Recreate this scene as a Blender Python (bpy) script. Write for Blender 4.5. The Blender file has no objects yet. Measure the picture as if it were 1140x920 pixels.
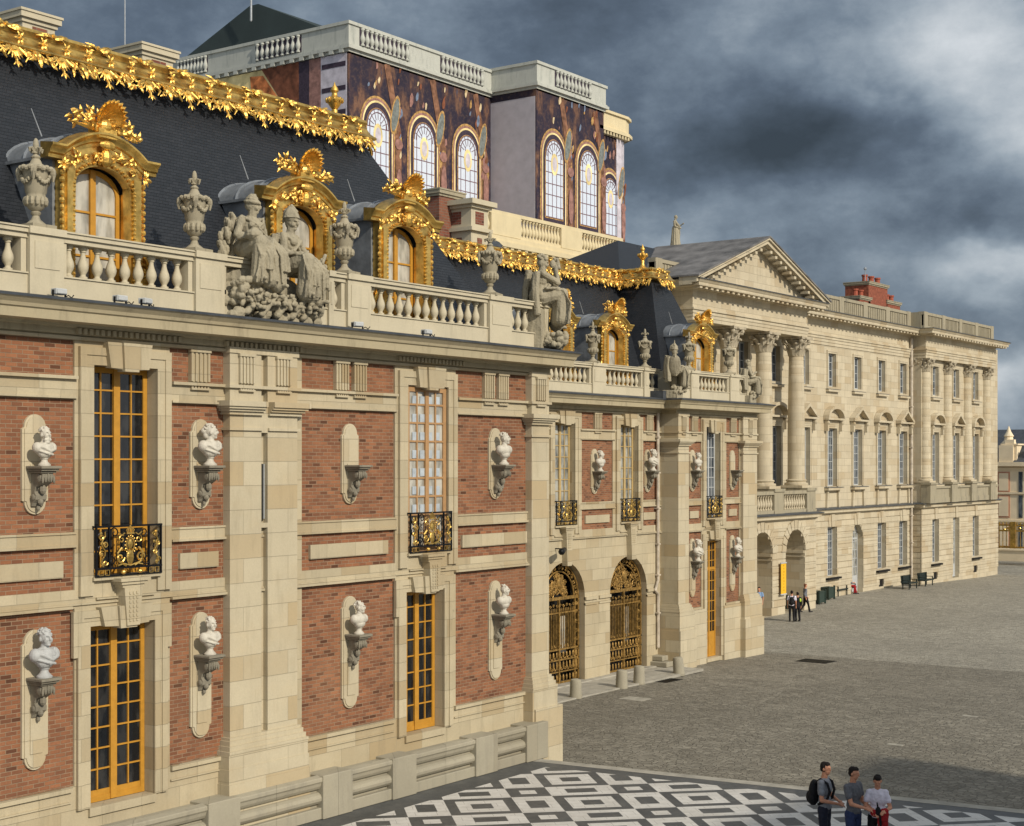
import bpy, bmesh, math, random
from math import sin, cos, pi, radians, atan, tan, sqrt
from mathutils import Vector, Matrix, noise
random.seed(7)
SC = bpy.context.scene
COL = SC.collection
# ------------------------------------------------------------------ viewpoint and survey helpers
CAM_Z = 9.0
TH = atan(1220/1700)          # facades run along +X, the axis of view is turned TH towards +Y
def depth(px, D): return D/(sin(TH)-(px-570)/1700*cos(TH))
def T(px, D):                  # station along a facade standing D metres north of the viewpoint
    z = depth(px, D); return z*cos(TH)+(px-570)/1700*z*sin(TH)
def Z(px, py, D): return CAM_Z+(514-py)/1700*depth(px, D)
def G(px, py, z=0.0):          # survey point on level ground z
    d = (CAM_Z-z)*1700/(py-514); l = (px-570)/1700*d
    return Vector((d*cos(TH)+l*sin(TH), d*sin(TH)-l*cos(TH), z))
def direction(px, py):
    a = (px-570)/1700; b = (514-py)/1700
    return Vector((cos(TH)+a*sin(TH), sin(TH)-a*cos(TH), b)).normalized()

# ------------------------------------------------------------------ mesh builder
class MB:
    def __init__(s, D=None): s.v = []; s.f = []; s.D = D
    def P(s, p):
        if s.D is None: return tuple(p)
        return (p[0], s.D-p[1], p[2])          # facade frame: station, projection, height
    def add(s, vs, fs):
        n = len(s.v); s.v += [s.P(p) for p in vs]; s.f += [tuple(i+n for i in f) for f in fs]; return s
    def box(s, a0, a1, b0, b1, c0, c1):
        s.add([(a0,b0,c0),(a1,b0,c0),(a1,b1,c0),(a0,b1,c0),(a0,b0,c1),(a1,b0,c1),(a1,b1,c1),(a0,b1,c1)],
              [(0,3,2,1),(4,5,6,7),(0,1,5,4),(1,2,6,5),(2,3,7,6),(3,0,4,7)]); return s
    def quad(s, *p): s.add(p, [tuple(range(len(p)))]); return s
    def frustum(s, r0, z0, r1, z1):            # rects (x0,x1,y0,y1)
        q = lambda r, z: [(r[0],r[2],z),(r[1],r[2],z),(r[1],r[3],z),(r[0],r[3],z)]
        s.add(q(r0,z0)+q(r1,z1), [(0,3,2,1),(4,5,6,7),(0,1,5,4),(1,2,6,5),(2,3,7,6),(3,0,4,7)]); return s
    def prism(s, poly, p0, p1, plane='tz'):    # polygon in (t,z) extruded in p
        n = len(poly)
        if plane == 'tz': A = [(a,p0,b) for a,b in poly]; B = [(a,p1,b) for a,b in poly]
        elif plane == 'pz': A = [(p0,a,b) for a,b in poly]; B = [(p1,a,b) for a,b in poly]
        else: A = [(a,b,p0) for a,b in poly]; B = [(a,b,p1) for a,b in poly]
        s.add(A+B, [tuple(range(n)), tuple(range(2*n-1,n-1,-1))]+[(i,(i+1)%n,n+(i+1)%n,n+i) for i in range(n)]); return s
    def lathe(s, c, prof, n=12, sx=1, sy=1, ribs=0, rib=0.0):
        vs = []; fs = []; m = len(prof)
        for r, z in prof:
            for i in range(n):
                a = 2*pi*i/n; rr = r*(1+rib*(cos(ribs*a)) if ribs else 1)
                vs.append((c[0]+rr*cos(a)*sx, c[1]+rr*sin(a)*sy, c[2]+z))
        for j in range(m-1):
            for i in range(n):
                k = (i+1)%n; fs.append((j*n+i, j*n+k, (j+1)*n+k, (j+1)*n+i))
        fs.append(tuple(range(n-1,-1,-1))); fs.append(tuple((m-1)*n+i for i in range(n)))
        s.add(vs, fs); return s
    def ell(s, c, r, n=8, m=6, rot=None):
        if not hasattr(r, '__len__'): r = (r,r,r)
        vs = []; fs = []
        R = rot if rot is not None else Matrix.Identity(3)
        for j in range(1, m):
            b = -pi/2+pi*j/m
            for i in range(n):
                a = 2*pi*i/n
                q = R @ Vector((r[0]*cos(b)*cos(a), r[1]*cos(b)*sin(a), r[2]*sin(b)))
                vs.append((c[0]+q.x, c[1]+q.y, c[2]+q.z))
        q = R @ Vector((0,0,r[2])); vs.append((c[0]-q.x,c[1]-q.y,c[2]-q.z)); vs.append((c[0]+q.x,c[1]+q.y,c[2]+q.z))
        L = (m-1)*n
        for j in range(m-2):
            for i in range(n):
                k = (i+1)%n; fs.append((j*n+i,j*n+k,(j+1)*n+k,(j+1)*n+i))
        for i in range(n):
            k = (i+1)%n; fs.append((L,k,i)); fs.append((L+1,(m-2)*n+i,(m-2)*n+k))
        s.add(vs, fs); return s
    def tube(s, pts, r, n=6, close=False):
        pts = [Vector(p) for p in pts]; m = len(pts)
        rs = r if hasattr(r, '__len__') else [r]*m
        vs = []; fs = []; pu = None
        for j, p in enumerate(pts):
            if close: d = pts[(j+1)%m]-pts[j-1]
            else: d = pts[min(j+1,m-1)]-pts[max(j-1,0)]
            d = d.normalized() if d.length > 1e-9 else Vector((0,0,1))
            if pu is None: pu = d.orthogonal().normalized()
            u = (pu-d*pu.dot(d)); u = u.normalized() if u.length > 1e-6 else d.orthogonal().normalized()
            w = d.cross(u); pu = u
            for i in range(n):
                a = 2*pi*i/n; q = p+(u*cos(a)+w*sin(a))*rs[j]; vs.append(tuple(q))
        for j in range(m if close else m-1):
            jj = (j+1)%m
            for i in range(n):
                k = (i+1)%n; fs.append((j*n+i,j*n+k,jj*n+k,jj*n+i))
        if not close: fs += [tuple(range(n-1,-1,-1)), tuple((m-1)*n+i for i in range(n))]
        s.add(vs, fs); return s
    def cap(s, a, b, ra, rb=None, n=10):       # round-ended tapered limb
        rb = ra if rb is None else rb
        a = Vector(a); b = Vector(b); d = b-a; L = d.length
        if L < 1e-6: return s.ell(a, ra)
        d /= L; pts = []; rs = []
        for k in range(4, 0, -1):
            t = pi/2*k/4.3; pts.append(a-d*ra*sin(t)); rs.append(ra*cos(t))
        for k in range(4): q = k/3; pts.append(a.lerp(b,q)); rs.append(ra+(rb-ra)*q)
        for k in range(1, 5):
            t = pi/2*k/4.3; pts.append(b+d*rb*sin(t)); rs.append(rb*cos(t))
        return s.tube(pts, rs, n)
    def extrude_profile(s, prof, path, closed_profile=True):
        # prof: (out, z) ; path: list of (t, p, nt, np) corner points with mitred outward vectors
        n = len(prof); vs = []; fs = []
        for (t, p, nt, npp) in path:
            for o, z in prof: vs.append((t+nt*o, p+npp*o, z))
        for j in range(len(path)-1):
            for i in range(n if closed_profile else n-1):
                k = (i+1)%n; fs.append((j*n+i,j*n+k,(j+1)*n+k,(j+1)*n+i))
        fs.append(tuple(range(n))); fs.append(tuple((len(path)-1)*n+i for i in range(n-1,-1,-1)))
        s.add(vs, fs); return s
    def build(s, name, m, parent=None, smooth=False, org=None, bevel=0):
        if org is None and parent is not None:
            r = parent
            while r.parent: r = r.parent
            org = r.location if not r.get('local') else (0,0,0)
        org = org or (0,0,0)
        me = bpy.data.meshes.new(name)
        me.from_pydata([(x-org[0],y-org[1],z-org[2]) for x,y,z in s.v], [], s.f)
        bm = bmesh.new(); bm.from_mesh(me); bmesh.ops.recalc_face_normals(bm, faces=bm.faces); bm.to_mesh(me); bm.free()
        o = bpy.data.objects.new(name, me); COL.objects.link(o)
        if parent is not None: o.parent = parent
        if m is not None: me.materials.append(m)
        if smooth:
            for p in me.polygons: p.use_smooth = True
        if bevel:
            b = o.modifiers.new('edge', 'BEVEL'); b.width = bevel; b.segments = 1; b.limit_method = 'ANGLE'; b.angle_limit = radians(50)
        return o

def smooth_by_angle(o, ang=40):
    me = o.data
    for p in me.polygons: p.use_smooth = True
    bm = bmesh.new(); bm.from_mesh(me)
    for e in bm.edges:
        if len(e.link_faces) == 2 and e.calc_face_angle(0) > radians(ang): e.smooth = False
    bm.to_mesh(me); bm.free()
    return o

def tag(o, label=None, cat=None, group=None, kind=None):
    if label: o['label'] = label
    if cat: o['category'] = cat
    if group: o['group'] = group
    if kind: o['kind'] = kind
    return o
def thing(name, loc, label, cat, group=None, rz=0, local=False):
    o = bpy.data.objects.new(name, None); COL.objects.link(o); o.location = loc; o.rotation_euler = (0,0,rz)
    o.empty_display_size = .3
    if local: o['local'] = True
    return tag(o, label, cat, group)
def dup(o, parent=None):
    c = o.copy(); COL.objects.link(c); c.parent = parent
    for ch in list(o.children): dup(ch, c)
    return c
def place(root, loc, rz=0, label=None, scale=None):
    c = dup(root); c.location = loc; c.rotation_euler = (0,0,rz)
    if label: c['label'] = label
    if scale: c.scale = (scale,)*3
    return c
def sculpt(mb, voxel, name, m, parent=None, fold=0, freq=6, sm=2, org=None, local=True):
    me = bpy.data.meshes.new('tmp'); me.from_pydata(mb.v, [], mb.f)
    bm = bmesh.new(); bm.from_mesh(me); bmesh.ops.recalc_face_normals(bm, faces=bm.faces); bm.to_mesh(me); bm.free()
    t = bpy.data.objects.new('tmp', me); COL.objects.link(t)
    r = t.modifiers.new('r', 'REMESH'); r.mode = 'VOXEL'; r.voxel_size = voxel; r.use_smooth_shade = True
    if sm: q = t.modifiers.new('s', 'SMOOTH'); q.iterations = sm; q.factor = .5
    dg = bpy.context.evaluated_depsgraph_get(); dg.update()
    out = bpy.data.meshes.new_from_object(t.evaluated_get(dg)); out.name = name
    bpy.data.objects.remove(t); bpy.data.meshes.remove(me)
    if fold:
        ns = [v.normal.copy() for v in out.vertices]
        for v, nn in zip(out.vertices, ns):
            w = noise.noise(Vector((v.co.x*freq, v.co.y*freq, v.co.z*freq*.35)))+.5*noise.noise(v.co*freq*2.3)
            v.co += nn*w*fold
    for p in out.polygons: p.use_smooth = True
    out.materials.clear(); out.materials.append(m)
    o = bpy.data.objects.new(name, out); COL.objects.link(o)
    if parent is not None: o.parent = parent
    return o

# ------------------------------------------------------------------ materials
def c3(r, g, b): return (r, g, b, 1)
def S(r, g, b):                                   # sRGB 0-255 to linear
    f = lambda x: (x/255/12.92 if x/255 <= .04045 else ((x/255+.055)/1.055)**2.4)
    return (f(r), f(g), f(b), 1)
class NT:
    def __init__(s, name):
        s.m = bpy.data.materials.new(name); s.m.use_nodes = True; s.t = s.m.node_tree
        s.b = s.t.nodes['Principled BSDF']; s.b.inputs['Specular IOR Level'].default_value = .3
    def n(s, ty, **k):
        x = s.t.nodes.new(ty)
        for a, v in k.items():
            if a[0] == '_': setattr(x, a[1:], v)
            else:
                key = a.replace('__', ' ')
                try: x.inputs[key].default_value = v
                except KeyError: x.inputs[int(key[1:])].default_value = v
        return x
    def l(s, a, b): s.t.links.new(a, b)
    def math(s, op, a, b=None, c=None):
        x = s.t.nodes.new('ShaderNodeMath'); x.operation = op
        for i, q in enumerate((a, b, c)):
            if q is None: continue
            if isinstance(q, (int, float)): x.inputs[i].default_value = q
            else: s.l(q, x.inputs[i])
        return x.outputs[0]
    def mix(s, f, a, b, bt='MIX'):
        x = s.t.nodes.new('ShaderNodeMix'); x.data_type = 'RGBA'; x.blend_type = bt
        for i, q in ((0, f), (6, a), (7, b)):
            if isinstance(q, (int, float)): x.inputs[i].default_value = q
            elif isinstance(q, tuple): x.inputs[i].default_value = q
            else: s.l(q, x.inputs[i])
        return x.outputs[2]
    def coord(s, kind='Object'): return s.n('ShaderNodeTexCoord').outputs[kind]
    def flat(s, v):                                # (x+y, z) so that both wall directions get courses
        sp = s.n('ShaderNodeSeparateXYZ'); s.l(v, sp.inputs[0])
        cb = s.n('ShaderNodeCombineXYZ'); s.l(s.math('SUBTRACT', sp.outputs[0], sp.outputs[1]), cb.inputs[0]); s.l(sp.outputs[2], cb.inputs[1])
        return cb.outputs[0]
    def noise(s, v, scale, detail=4, rough=.55, out='Fac'):
        x = s.n('ShaderNodeTexNoise', Scale=scale, Detail=detail, Roughness=rough)
        if v is not None: s.l(v, x.inputs['Vector'])
        return x.outputs[out]
    def ramp(s, f, a, b):
        x = s.n('ShaderNodeMapRange'); s.l(f, x.inputs[0]); x.inputs[1].default_value = a; x.inputs[2].default_value = b
        return x.outputs[0]
    def scaled(s, v, sc):
        x = s.n('ShaderNodeMapping'); s.l(v, x.inputs[0]); x.inputs['Scale'].default_value = sc; return x.outputs[0]
    def bump(s, h, d=.01, st=1.0):
        x = s.n('ShaderNodeBump', Strength=st, Distance=d); s.l(h, x.inputs['Height']); s.l(x.outputs[0], s.b.inputs['Normal'])
    def col(s, c):
        if isinstance(c, tuple): s.b.inputs['Base Color'].default_value = c
        else: s.l(c, s.b.inputs['Base Color'])
    def set(s, **k):
        for a, v in k.items(): s.b.inputs[a.replace('__', ' ')].default_value = v
        return s
M = {}
def stone(name, base, blockw=.95, rowh=.43, joint=.007, warm=.35, dirt=.4, dirtcol=(.16,.14,.10,1), blocks=True, rough=.85, fine=1.0, vary=.22):
    k = NT(name); v = k.coord(); f = k.flat(v)
    c = base
    n1 = k.noise(v, 1.3, 5, .6); n2 = k.noise(v, 9*fine, 5, .65)
    hue = tuple([base[0]*1.04, base[1]*.86, base[2]*.62])+(1,)
    pale = tuple([min(1, x*1.12) for x in base[:3]])+(1,)
    c = k.mix(k.ramp(n1, .35, .7), pale, base)
    h = k.math('MULTIPLY', n2, .4)
    if blocks:
        b = k.n('ShaderNodeTexBrick', Scale=1.0); k.l(f, b.inputs['Vector'])
        b.inputs['Brick Width'].default_value = blockw; b.inputs['Row Height'].default_value = rowh; b.inputs['Mortar Size'].default_value = joint
        b.inputs['Mortar Smooth'].default_value = .3
        b.inputs['Color1'].default_value = (0,0,0,1); b.inputs['Color2'].default_value = (1,1,1,1); b.inputs['Mortar'].default_value = (.5,.5,.5,1)
        sep = k.n('ShaderNodeSeparateColor'); k.l(b.outputs['Color'], sep.inputs[0])
        r = sep.outputs[0]
        c = k.mix(k.math('MULTIPLY', k.ramp(r, .62, 1.0), warm*1.6), c, hue)
        dk = k.math('ADD', k.math('MULTIPLY', r, -vary), 1+vary*.4)
        cc = k.n('ShaderNodeCombineColor')
        for i in range(3): k.l(dk, cc.inputs[i])
        c = k.mix(1.0, c, cc.outputs[0], 'MULTIPLY')
        c = k.mix(k.math('MULTIPLY', b.outputs['Fac'], .45), c, tuple(x*.45 for x in base[:3])+(1,))
        h = k.math('SUBTRACT', h, k.math('MULTIPLY', b.outputs['Fac'], 1.2))
    st = k.noise(k.scaled(v, (2.2,2.2,.35)), 1.6, 6, .7)      # run-off streaks
    c = k.mix(k.math('MULTIPLY', k.ramp(st, .52, .82), dirt), c, dirtcol)
    blot = k.noise(k.scaled(v, (1,1,1.4)), .55, 5, .65)
    c = k.mix(k.math('MULTIPLY', k.ramp(blot, .5, .78), warm*.8), c, hue)
    gr = k.noise(v, 26*fine, 3, .6)
    c = k.mix(k.math('MULTIPLY', k.ramp(gr, .3, .8), .22), c, tuple(x*.62 for x in base[:3])+(1,))
    k.col(c); k.bump(h, .012, .7); k.set(Roughness=rough); M[name] = k.m; return k.m
def brickm(name, c1, c2, mort, w=.235, h=.078, joint=.010, vary=True):
    k = NT(name); v = k.coord(); f = k.flat(v)
    b = k.n('ShaderNodeTexBrick', Scale=1.0); k.l(f, b.inputs['Vector'])
    b.inputs['Brick Width'].default_value = w; b.inputs['Row Height'].default_value = h; b.inputs['Mortar Size'].default_value = joint
    b.inputs['Mortar Smooth'].default_value = .2; b.inputs['Bias'].default_value = 0
    b.inputs['Color1'].default_value = (0,0,0,1); b.inputs['Color2'].default_value = (1,1,1,1); b.inputs['Mortar'].default_value = (.5,.5,.5,1)
    sep = k.n('ShaderNodeSeparateColor'); k.l(b.outputs['Color'], sep.inputs[0])
    cr = k.n('ShaderNodeValToRGB'); k.l(sep.outputs[0], cr.inputs[0])
    e = cr.color_ramp.elements; e[0].position = 0; e[0].color = tuple(x*.42 for x in c1[:3])+(1,); e[1].position = 1; e[1].color = c2
    for p, q in ((.10, c1), (.5, tuple((a+b2)/2 for a, b2 in zip(c1, c2))), (.8, tuple(x*.9 for x in c2[:3])+(1,))):
        z = e.new(p); z.color = q
    c = cr.outputs[0]
    big = k.noise(v, .8, 5, .6)
    c = k.mix(k.math('MULTIPLY', k.ramp(big, .4, .75), .5), c, tuple(x*.62 for x in c1[:3])+(1,))
    c = k.mix(k.math('MULTIPLY', k.ramp(k.noise(k.scaled(v, (1.5,1.5,.3)), 1.2, 5, .7), .55, .8), .35), c, c3(.10,.07,.05)); c = k.mix(k.math('MULTIPLY', k.ramp(k.noise(v, .35, 4, .6), .55, .7), .25), c, c3(.42,.22,.12))
    g = k.noise(v, 30, 3, .6)
    c = k.mix(k.math('MULTIPLY', k.ramp(g, .35, .8), .3), c, tuple(x*.6 for x in c1[:3])+(1,))
    mm = k.mix(k.ramp(k.noise(v, 3, 4), .4, .65), mort, tuple(x*.7 for x in mort[:3])+(1,))
    c = k.mix(b.outputs['Fac'], c, mm)
    k.col(c); k.bump(k.math('SUBTRACT', k.math('MULTIPLY', g, .3), b.outputs['Fac']), .008, .8); k.set(Roughness=.9); M[name] = k.m; return k.m
def plain(name, c, rough=.6, metal=0, n=.15, scale=8, bump=.0, spec=None, bs=None):
    k = NT(name); v = k.coord()
    f = k.noise(v, scale, 5, .6)
    k.col(k.mix(k.ramp(f, .3, .75), tuple(x*(1+n) for x in c[:3])+(1,), tuple(x*(1-n*1.6) for x in c[:3])+(1,)))
    k.set(Roughness=rough, Metallic=metal)
    if spec is not None: k.set(Specular__IOR__Level=spec)
    if bump: k.bump(k.noise(v, bs or scale*2, 4, .6), bump, .8)
    M[name] = k.m; return k.m

WARM = c3(.405,.35,.232)
stone('ashlar', c3(.43,.372,.258), warm=.34, dirt=.5, dirtcol=(.17,.145,.10,1), vary=.26, joint=.005)
stone('ashlar_light', c3(.465,.41,.295), warm=.36, dirt=.42, dirtcol=(.20,.165,.11,1), blockw=1.3, rowh=.5, vary=.18, joint=.006)
stone('cornice_stone', c3(.37,.32,.215), blocks=False, dirt=.75, dirtcol=(.12,.10,.07,1), warm=.25)
stone('balustrade_stone', c3(.49,.44,.325), blocks=False, dirt=.42, dirtcol=(.20,.18,.13,1), warm=.12)
stone('bench_stone', c3(.31,.285,.22), blockw=1.9, rowh=3, dirt=.6, dirtcol=(.17,.16,.14,1), warm=.18)
stone('carved', c3(.325,.29,.21), blocks=False, dirt=1.0, dirtcol=(.07,.065,.055,1), warm=.1, fine=1.6)
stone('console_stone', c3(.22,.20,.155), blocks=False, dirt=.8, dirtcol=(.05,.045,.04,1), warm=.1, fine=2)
stone('north_stone', c3(.49,.43,.315), warm=.25, dirt=.50, dirtcol=(.24,.20,.135,1), blockw=1.1, rowh=.46, vary=.2)
stone('north_dark', c3(.32,.285,.205), blocks=False, warm=.15, dirt=1.0, dirtcol=(.09,.09,.085,1))
stone('chapel_stone', c3(.44,.45,.41), blocks=False, warm=.05, dirt=.85, dirtcol=(.16,.19,.18,1))
stone('chapel_yellow', c3(.62,.53,.34), blocks=False, warm=.2, dirt=.2)
stone('marble', c3(.53,.50,.43), blocks=False, warm=.15, dirt=.7, dirtcol=(.25,.235,.20,1), fine=2, rough=.6)
stone('marble_grey', c3(.40,.41,.41), blocks=False, warm=.0, dirt=.6, dirtcol=(.2,.2,.2,1), fine=2, rough=.6)
brickm('brick', c3(.19,.080,.044), c3(.355,.152,.076), c3(.31,.215,.14), joint=.008)
brickm('chimney_brick', c3(.15,.05,.035), c3(.26,.085,.055), c3(.24,.17,.13), w=.3, h=.11, joint=.012)
EXTRA = 0
# slate: rows of overlapping slates
def slate():
    k = NT('slate'); v = k.coord(); f = k.flat(v)
    b = k.n('ShaderNodeTexBrick', Scale=1.0); k.l(f, b.inputs['Vector'])
    b.inputs['Brick Width'].default_value = .17; b.inputs['Row Height'].default_value = .075; b.inputs['Mortar Size'].default_value = .003
    b.inputs['Color1'].default_value = c3(.014,.017,.022); b.inputs['Color2'].default_value = c3(.021,.024,.030); b.inputs['Mortar'].default_value = c3(.010,.012,.016)
    c = k.mix(k.math('MULTIPLY', k.ramp(k.noise(k.scaled(v,(2,2,.5)), 1.1, 5, .7), .5, .8), .3), b.outputs['Color'], c3(.038,.042,.05))
    k.col(c); k.set(Roughness=.5, Specular__IOR__Level=.35)
    sp = k.n('ShaderNodeSeparateXYZ'); k.l(f, sp.inputs[0])
    saw = k.math('FRACT', k.math('DIVIDE', sp.outputs[1], .075))
    k.bump(k.math('SUBTRACT', k.math('MULTIPLY', saw, -.6), b.outputs['Fac']), .02, .8); M['slate'] = k.m
slate()
plain('lead', c3(.22,.24,.265), .5, .25, n=.25, scale=3, bump=.01, bs=6)
plain('lead_dark', c3(.075,.085,.10), .5, .2, n=.25, scale=3)
plain('gilt', c3(.80,.50,.125), .42, .93, n=.38, scale=5, bump=.010, bs=34)
plain('gilt_flat', c3(.68,.45,.13), .34, .88, n=.35, scale=4, bump=.006, bs=20)
plain('window_paint', c3(.47,.235,.032), .45, n=.1, scale=6)
plain('window_pale', c3(.46,.335,.15), .45, n=.1, scale=6)
plain('red_brick', c3(.25,.080,.048), .9, n=.35, scale=5, bump=.01)
plain('window_brown', c3(.40,.235,.11), .5, n=.1, scale=6)
plain('window_grey', c3(.45,.47,.48), .5, n=.08)
plain('iron', c3(.012,.013,.016), .4, .5, n=.2)
plain('gate_gilt', c3(.33,.20,.06), .45, .45, n=.5, scale=9, bump=.01, bs=30)
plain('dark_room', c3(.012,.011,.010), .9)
plain('zinc_pipe', c3(.50,.44,.36), .5, n=.25, scale=3)
plain('antenna', c3(.4,.42,.44), .4, .5)
def glass(name, dark, pale=None, amount=0):
    k = NT(name); v = k.coord()
    c = dark
    if pale:
        f = k.ramp(k.noise(k.scaled(k.flat(v),(3.5,1.2,1)), 1.0, 3), .5-amount*.3, .6)
        c = k.mix(f, dark, pale)
    k.col(c); k.set(Roughness=.07, Specular__IOR__Level=.45)
    k.bump(k.noise(v, 2.2, 2), .006, .6); M[name] = k.m
glass('glass', c3(.010,.011,.013), c3(.03,.03,.03), .05)
glass('glass_curtain', c3(.24,.23,.20), c3(.50,.48,.42), .4)
glass('glass_mid', c3(.10,.105,.10), c3(.40,.40,.36), .5)
glass('glass_blue', c3(.035,.045,.06), c3(.13,.15,.17), .4)
CLOUD = 10.0; SUN_E = 3.7; EXPO = -0.06
# ------------------------------------------------------------------ facade kit (facade frame: t, p, z)
def wall(mb, t0, t1, z0, z1, p, holes, thick=.45, ends=True):
    ts = sorted({t0, t1, *[h[0] for h in holes], *[h[1] for h in holes]}); ts = [t for t in ts if t0-1e-6 <= t <= t1+1e-6]
    zs = sorted({z0, z1, *[h[2] for h in holes], *[h[3] for h in holes]}); zs = [z for z in zs if z0-1e-6 <= z <= z1+1e-6]
    for a, b in zip(ts, ts[1:]):
        run = None
        for c, d in zip(zs, zs[1:]):
            tm, zm = (a+b)/2, (c+d)/2
            if any(h[0] < tm < h[1] and h[2] < zm < h[3] for h in holes):
                if run: mb.quad((a,p,run[0]),(b,p,run[0]),(b,p,run[1]),(a,p,run[1])); run = None
            else: run = (run[0], d) if run else (c, d)
        if run: mb.quad((a,p,run[0]),(b,p,run[0]),(b,p,run[1]),(a,p,run[1]))
    for h in holes:
        a, b, c, d, dep = h[:5]; rise = h[5] if len(h) > 5 else 0; q = p-dep; sp = d-rise
        mb.quad((a,p,c),(a,q,c),(a,q,sp),(a,p,sp)); mb.quad((b,q,c),(b,p,c),(b,p,sp),(b,q,sp))
        if c > z0+.01: mb.quad((a,p,c),(b,p,c),(b,q,c),(a,q,c))
        if rise:
            n = 16; m = (a+b)/2; hw = (b-a)/2
            arc = [(m-hw*cos(pi*i/n), sp+rise*sin(pi*i/n)) for i in range(n+1)]
            for (u0,w0),(u1,w1) in zip(arc, arc[1:]):
                mb.quad((u0,p,w0),(u1,p,w1),(u1,p,d),(u0,p,d)); mb.quad((u0,p,w0),(u0,q,w0),(u1,q,w1),(u1,p,w1))
        else: mb.quad((a,p,d),(a,q,d),(b,q,d),(b,p,d))
    if ends:
        q = p-thick
        mb.quad((t0,p,z0),(t0,q,z0),(t0,q,z1),(t0,p,z1)); mb.quad((t1,p,z0),(t1,q,z0),(t1,q,z1),(t1,p,z1)); mb.quad((t0,p,z1),(t1,p,z1),(t1,q,z1),(t0,q,z1))

def window(root, D, t0, t1, z0, z1, p, cols, rows, fm, gm, rise=0, fw=.075, bar=.028, mull=.09, name='window', solid=0, transom=None, parent=None):
    mb = MB(D); m = (t0+t1)/2; hw = (t1-t0)/2; sp = z1-rise
    top = lambda t: sp+(rise*sqrt(max(0, 1-((t-m)/hw)**2)) if rise else 0)
    mb.box(t0, t0+fw, p-.07, p, z0, sp if rise else z1); mb.box(t1-fw, t1, p-.07, p, z0, sp if rise else z1)
    mb.box(t0+fw, t1-fw, p-.07, p, z0, z0+fw*1.1)
    if rise:
        n = 12
        for i in range(n):
            a0, a1 = pi*i/n, pi*(i+1)/n
            o = [(m-hw*cos(a0), sp+rise*sin(a0)), (m-hw*cos(a1), sp+rise*sin(a1))]
            k = [(m-(hw-fw)*cos(a0), sp+(rise-fw)*sin(a0)), (m-(hw-fw)*cos(a1), sp+(rise-fw)*sin(a1))]
            mb.prism([o[0], o[1], k[1], k[0]], p-.07, p)
    else: mb.box(t0+fw, t1-fw, p-.07, p, z1-fw*1.1, z1)
    if mull: mb.box(m-mull/2, m+mull/2, p-.068, p+.02, z0+.01, top(m)-.02)
    zb = z0+solid
    if solid: mb.box(t0+fw, t1-fw, p-.06, p-.012, z0+fw, zb)
    zt = transom or z1
    if transom: mb.box(t0+fw, t1-fw, p-.066, p+.012, transom-.06, transom+.06)
    lo, hi = t0+fw, t1-fw
    for half in ((lo, m-mull/2), (m+mull/2, hi)) if mull else ((lo, hi),):
        n = cols//2 if mull else cols
        for i in range(1, n):
            t = half[0]+(half[1]-half[0])*i/n; mb.box(t-bar/2, t+bar/2, p-.06, p-.004, zb+.01, top(t)-.03)
        if mull:                                  # inner stile of each leaf
            pass
    for j in range(1, rows):
        z = zb+(z1-zb)*j/rows
        if rise and z > sp: 
            w = hw*sqrt(max(0, 1-((z-sp)/rise)**2))-.03; mb.box(m-w, m+w, p-.058, p-.006, z-bar/2, z+bar/2)
        else: mb.box(lo, hi, p-.058, p-.006, z-bar/2, z+bar/2)
    o = mb.build(name, fm, parent or root)
    g = MB(D)
    if rise: g.add([(m-(hw-.01)*cos(pi*i/12), p-.035, sp+(rise-.01)*sin(pi*i/12)) for i in range(13)]+[(t1-.01,p-.035,zb),(t0+.01,p-.035,zb)], [tuple(range(15))])
    else: g.quad((t0+.01,p-.035,zb),(t1-.01,p-.035,zb),(t1-.01,p-.035,z1-.01),(t0+.01,p-.035,z1-.01))
    g.build('glass_pane', gm, o)
    return o

CORN = [(-.3,0),(.04,0),(.08,.05),(.14,.07),(.14,.18),(.20,.20),(.22,.24),(.60,.25),(.60,.42),(.64,.44),(.66,.50),(.73,.57),(.75,.60),(.75,.63),(-.3,.70)]
def cornice(root, D, t0, t1, z, left_end=False, right_end=True, prof=CORN, m='cornice_stone', lead=True, dent=None, ret=3.0, pbase=0):
    pr = [(o, z+h) for o, h in prof]
    path = []
    if left_end: path += [(t0, pbase-ret, -1, 0), (t0, pbase, -1, 1)]
    else: path += [(t0, pbase, 0, 1)]
    if right_end: path += [(t1, pbase, 1, 1), (t1, pbase-ret, 1, 0)]
    else: path += [(t1, pbase, 0, 1)]
    mb = MB(D); mb.extrude_profile(pr, path)
    if dent:
        w, g, p0, p1, h0, h1 = dent; t = t0
        while t < t1: mb.box(t, t+w, pbase+p0, pbase+p1, z+h0, z+h1); t += w+g
    c = mb.build('cornice', M[m], root)
    if lead:
        o = prof[-2][0]; zt = z+prof[-2][1]
        lp = [(o+.02, zt-.035), (o+.03, zt+.012), (.0, z+prof[-1][1]+.05), (-.3, z+prof[-1][1]+.06), (-.3, zt-.01), (o-.02, zt-.01+.004)]
        l = MB(D); l.extrude_profile(lp, path); l.build('lead_flashing', M['lead_dark'], c)
    return c

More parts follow.
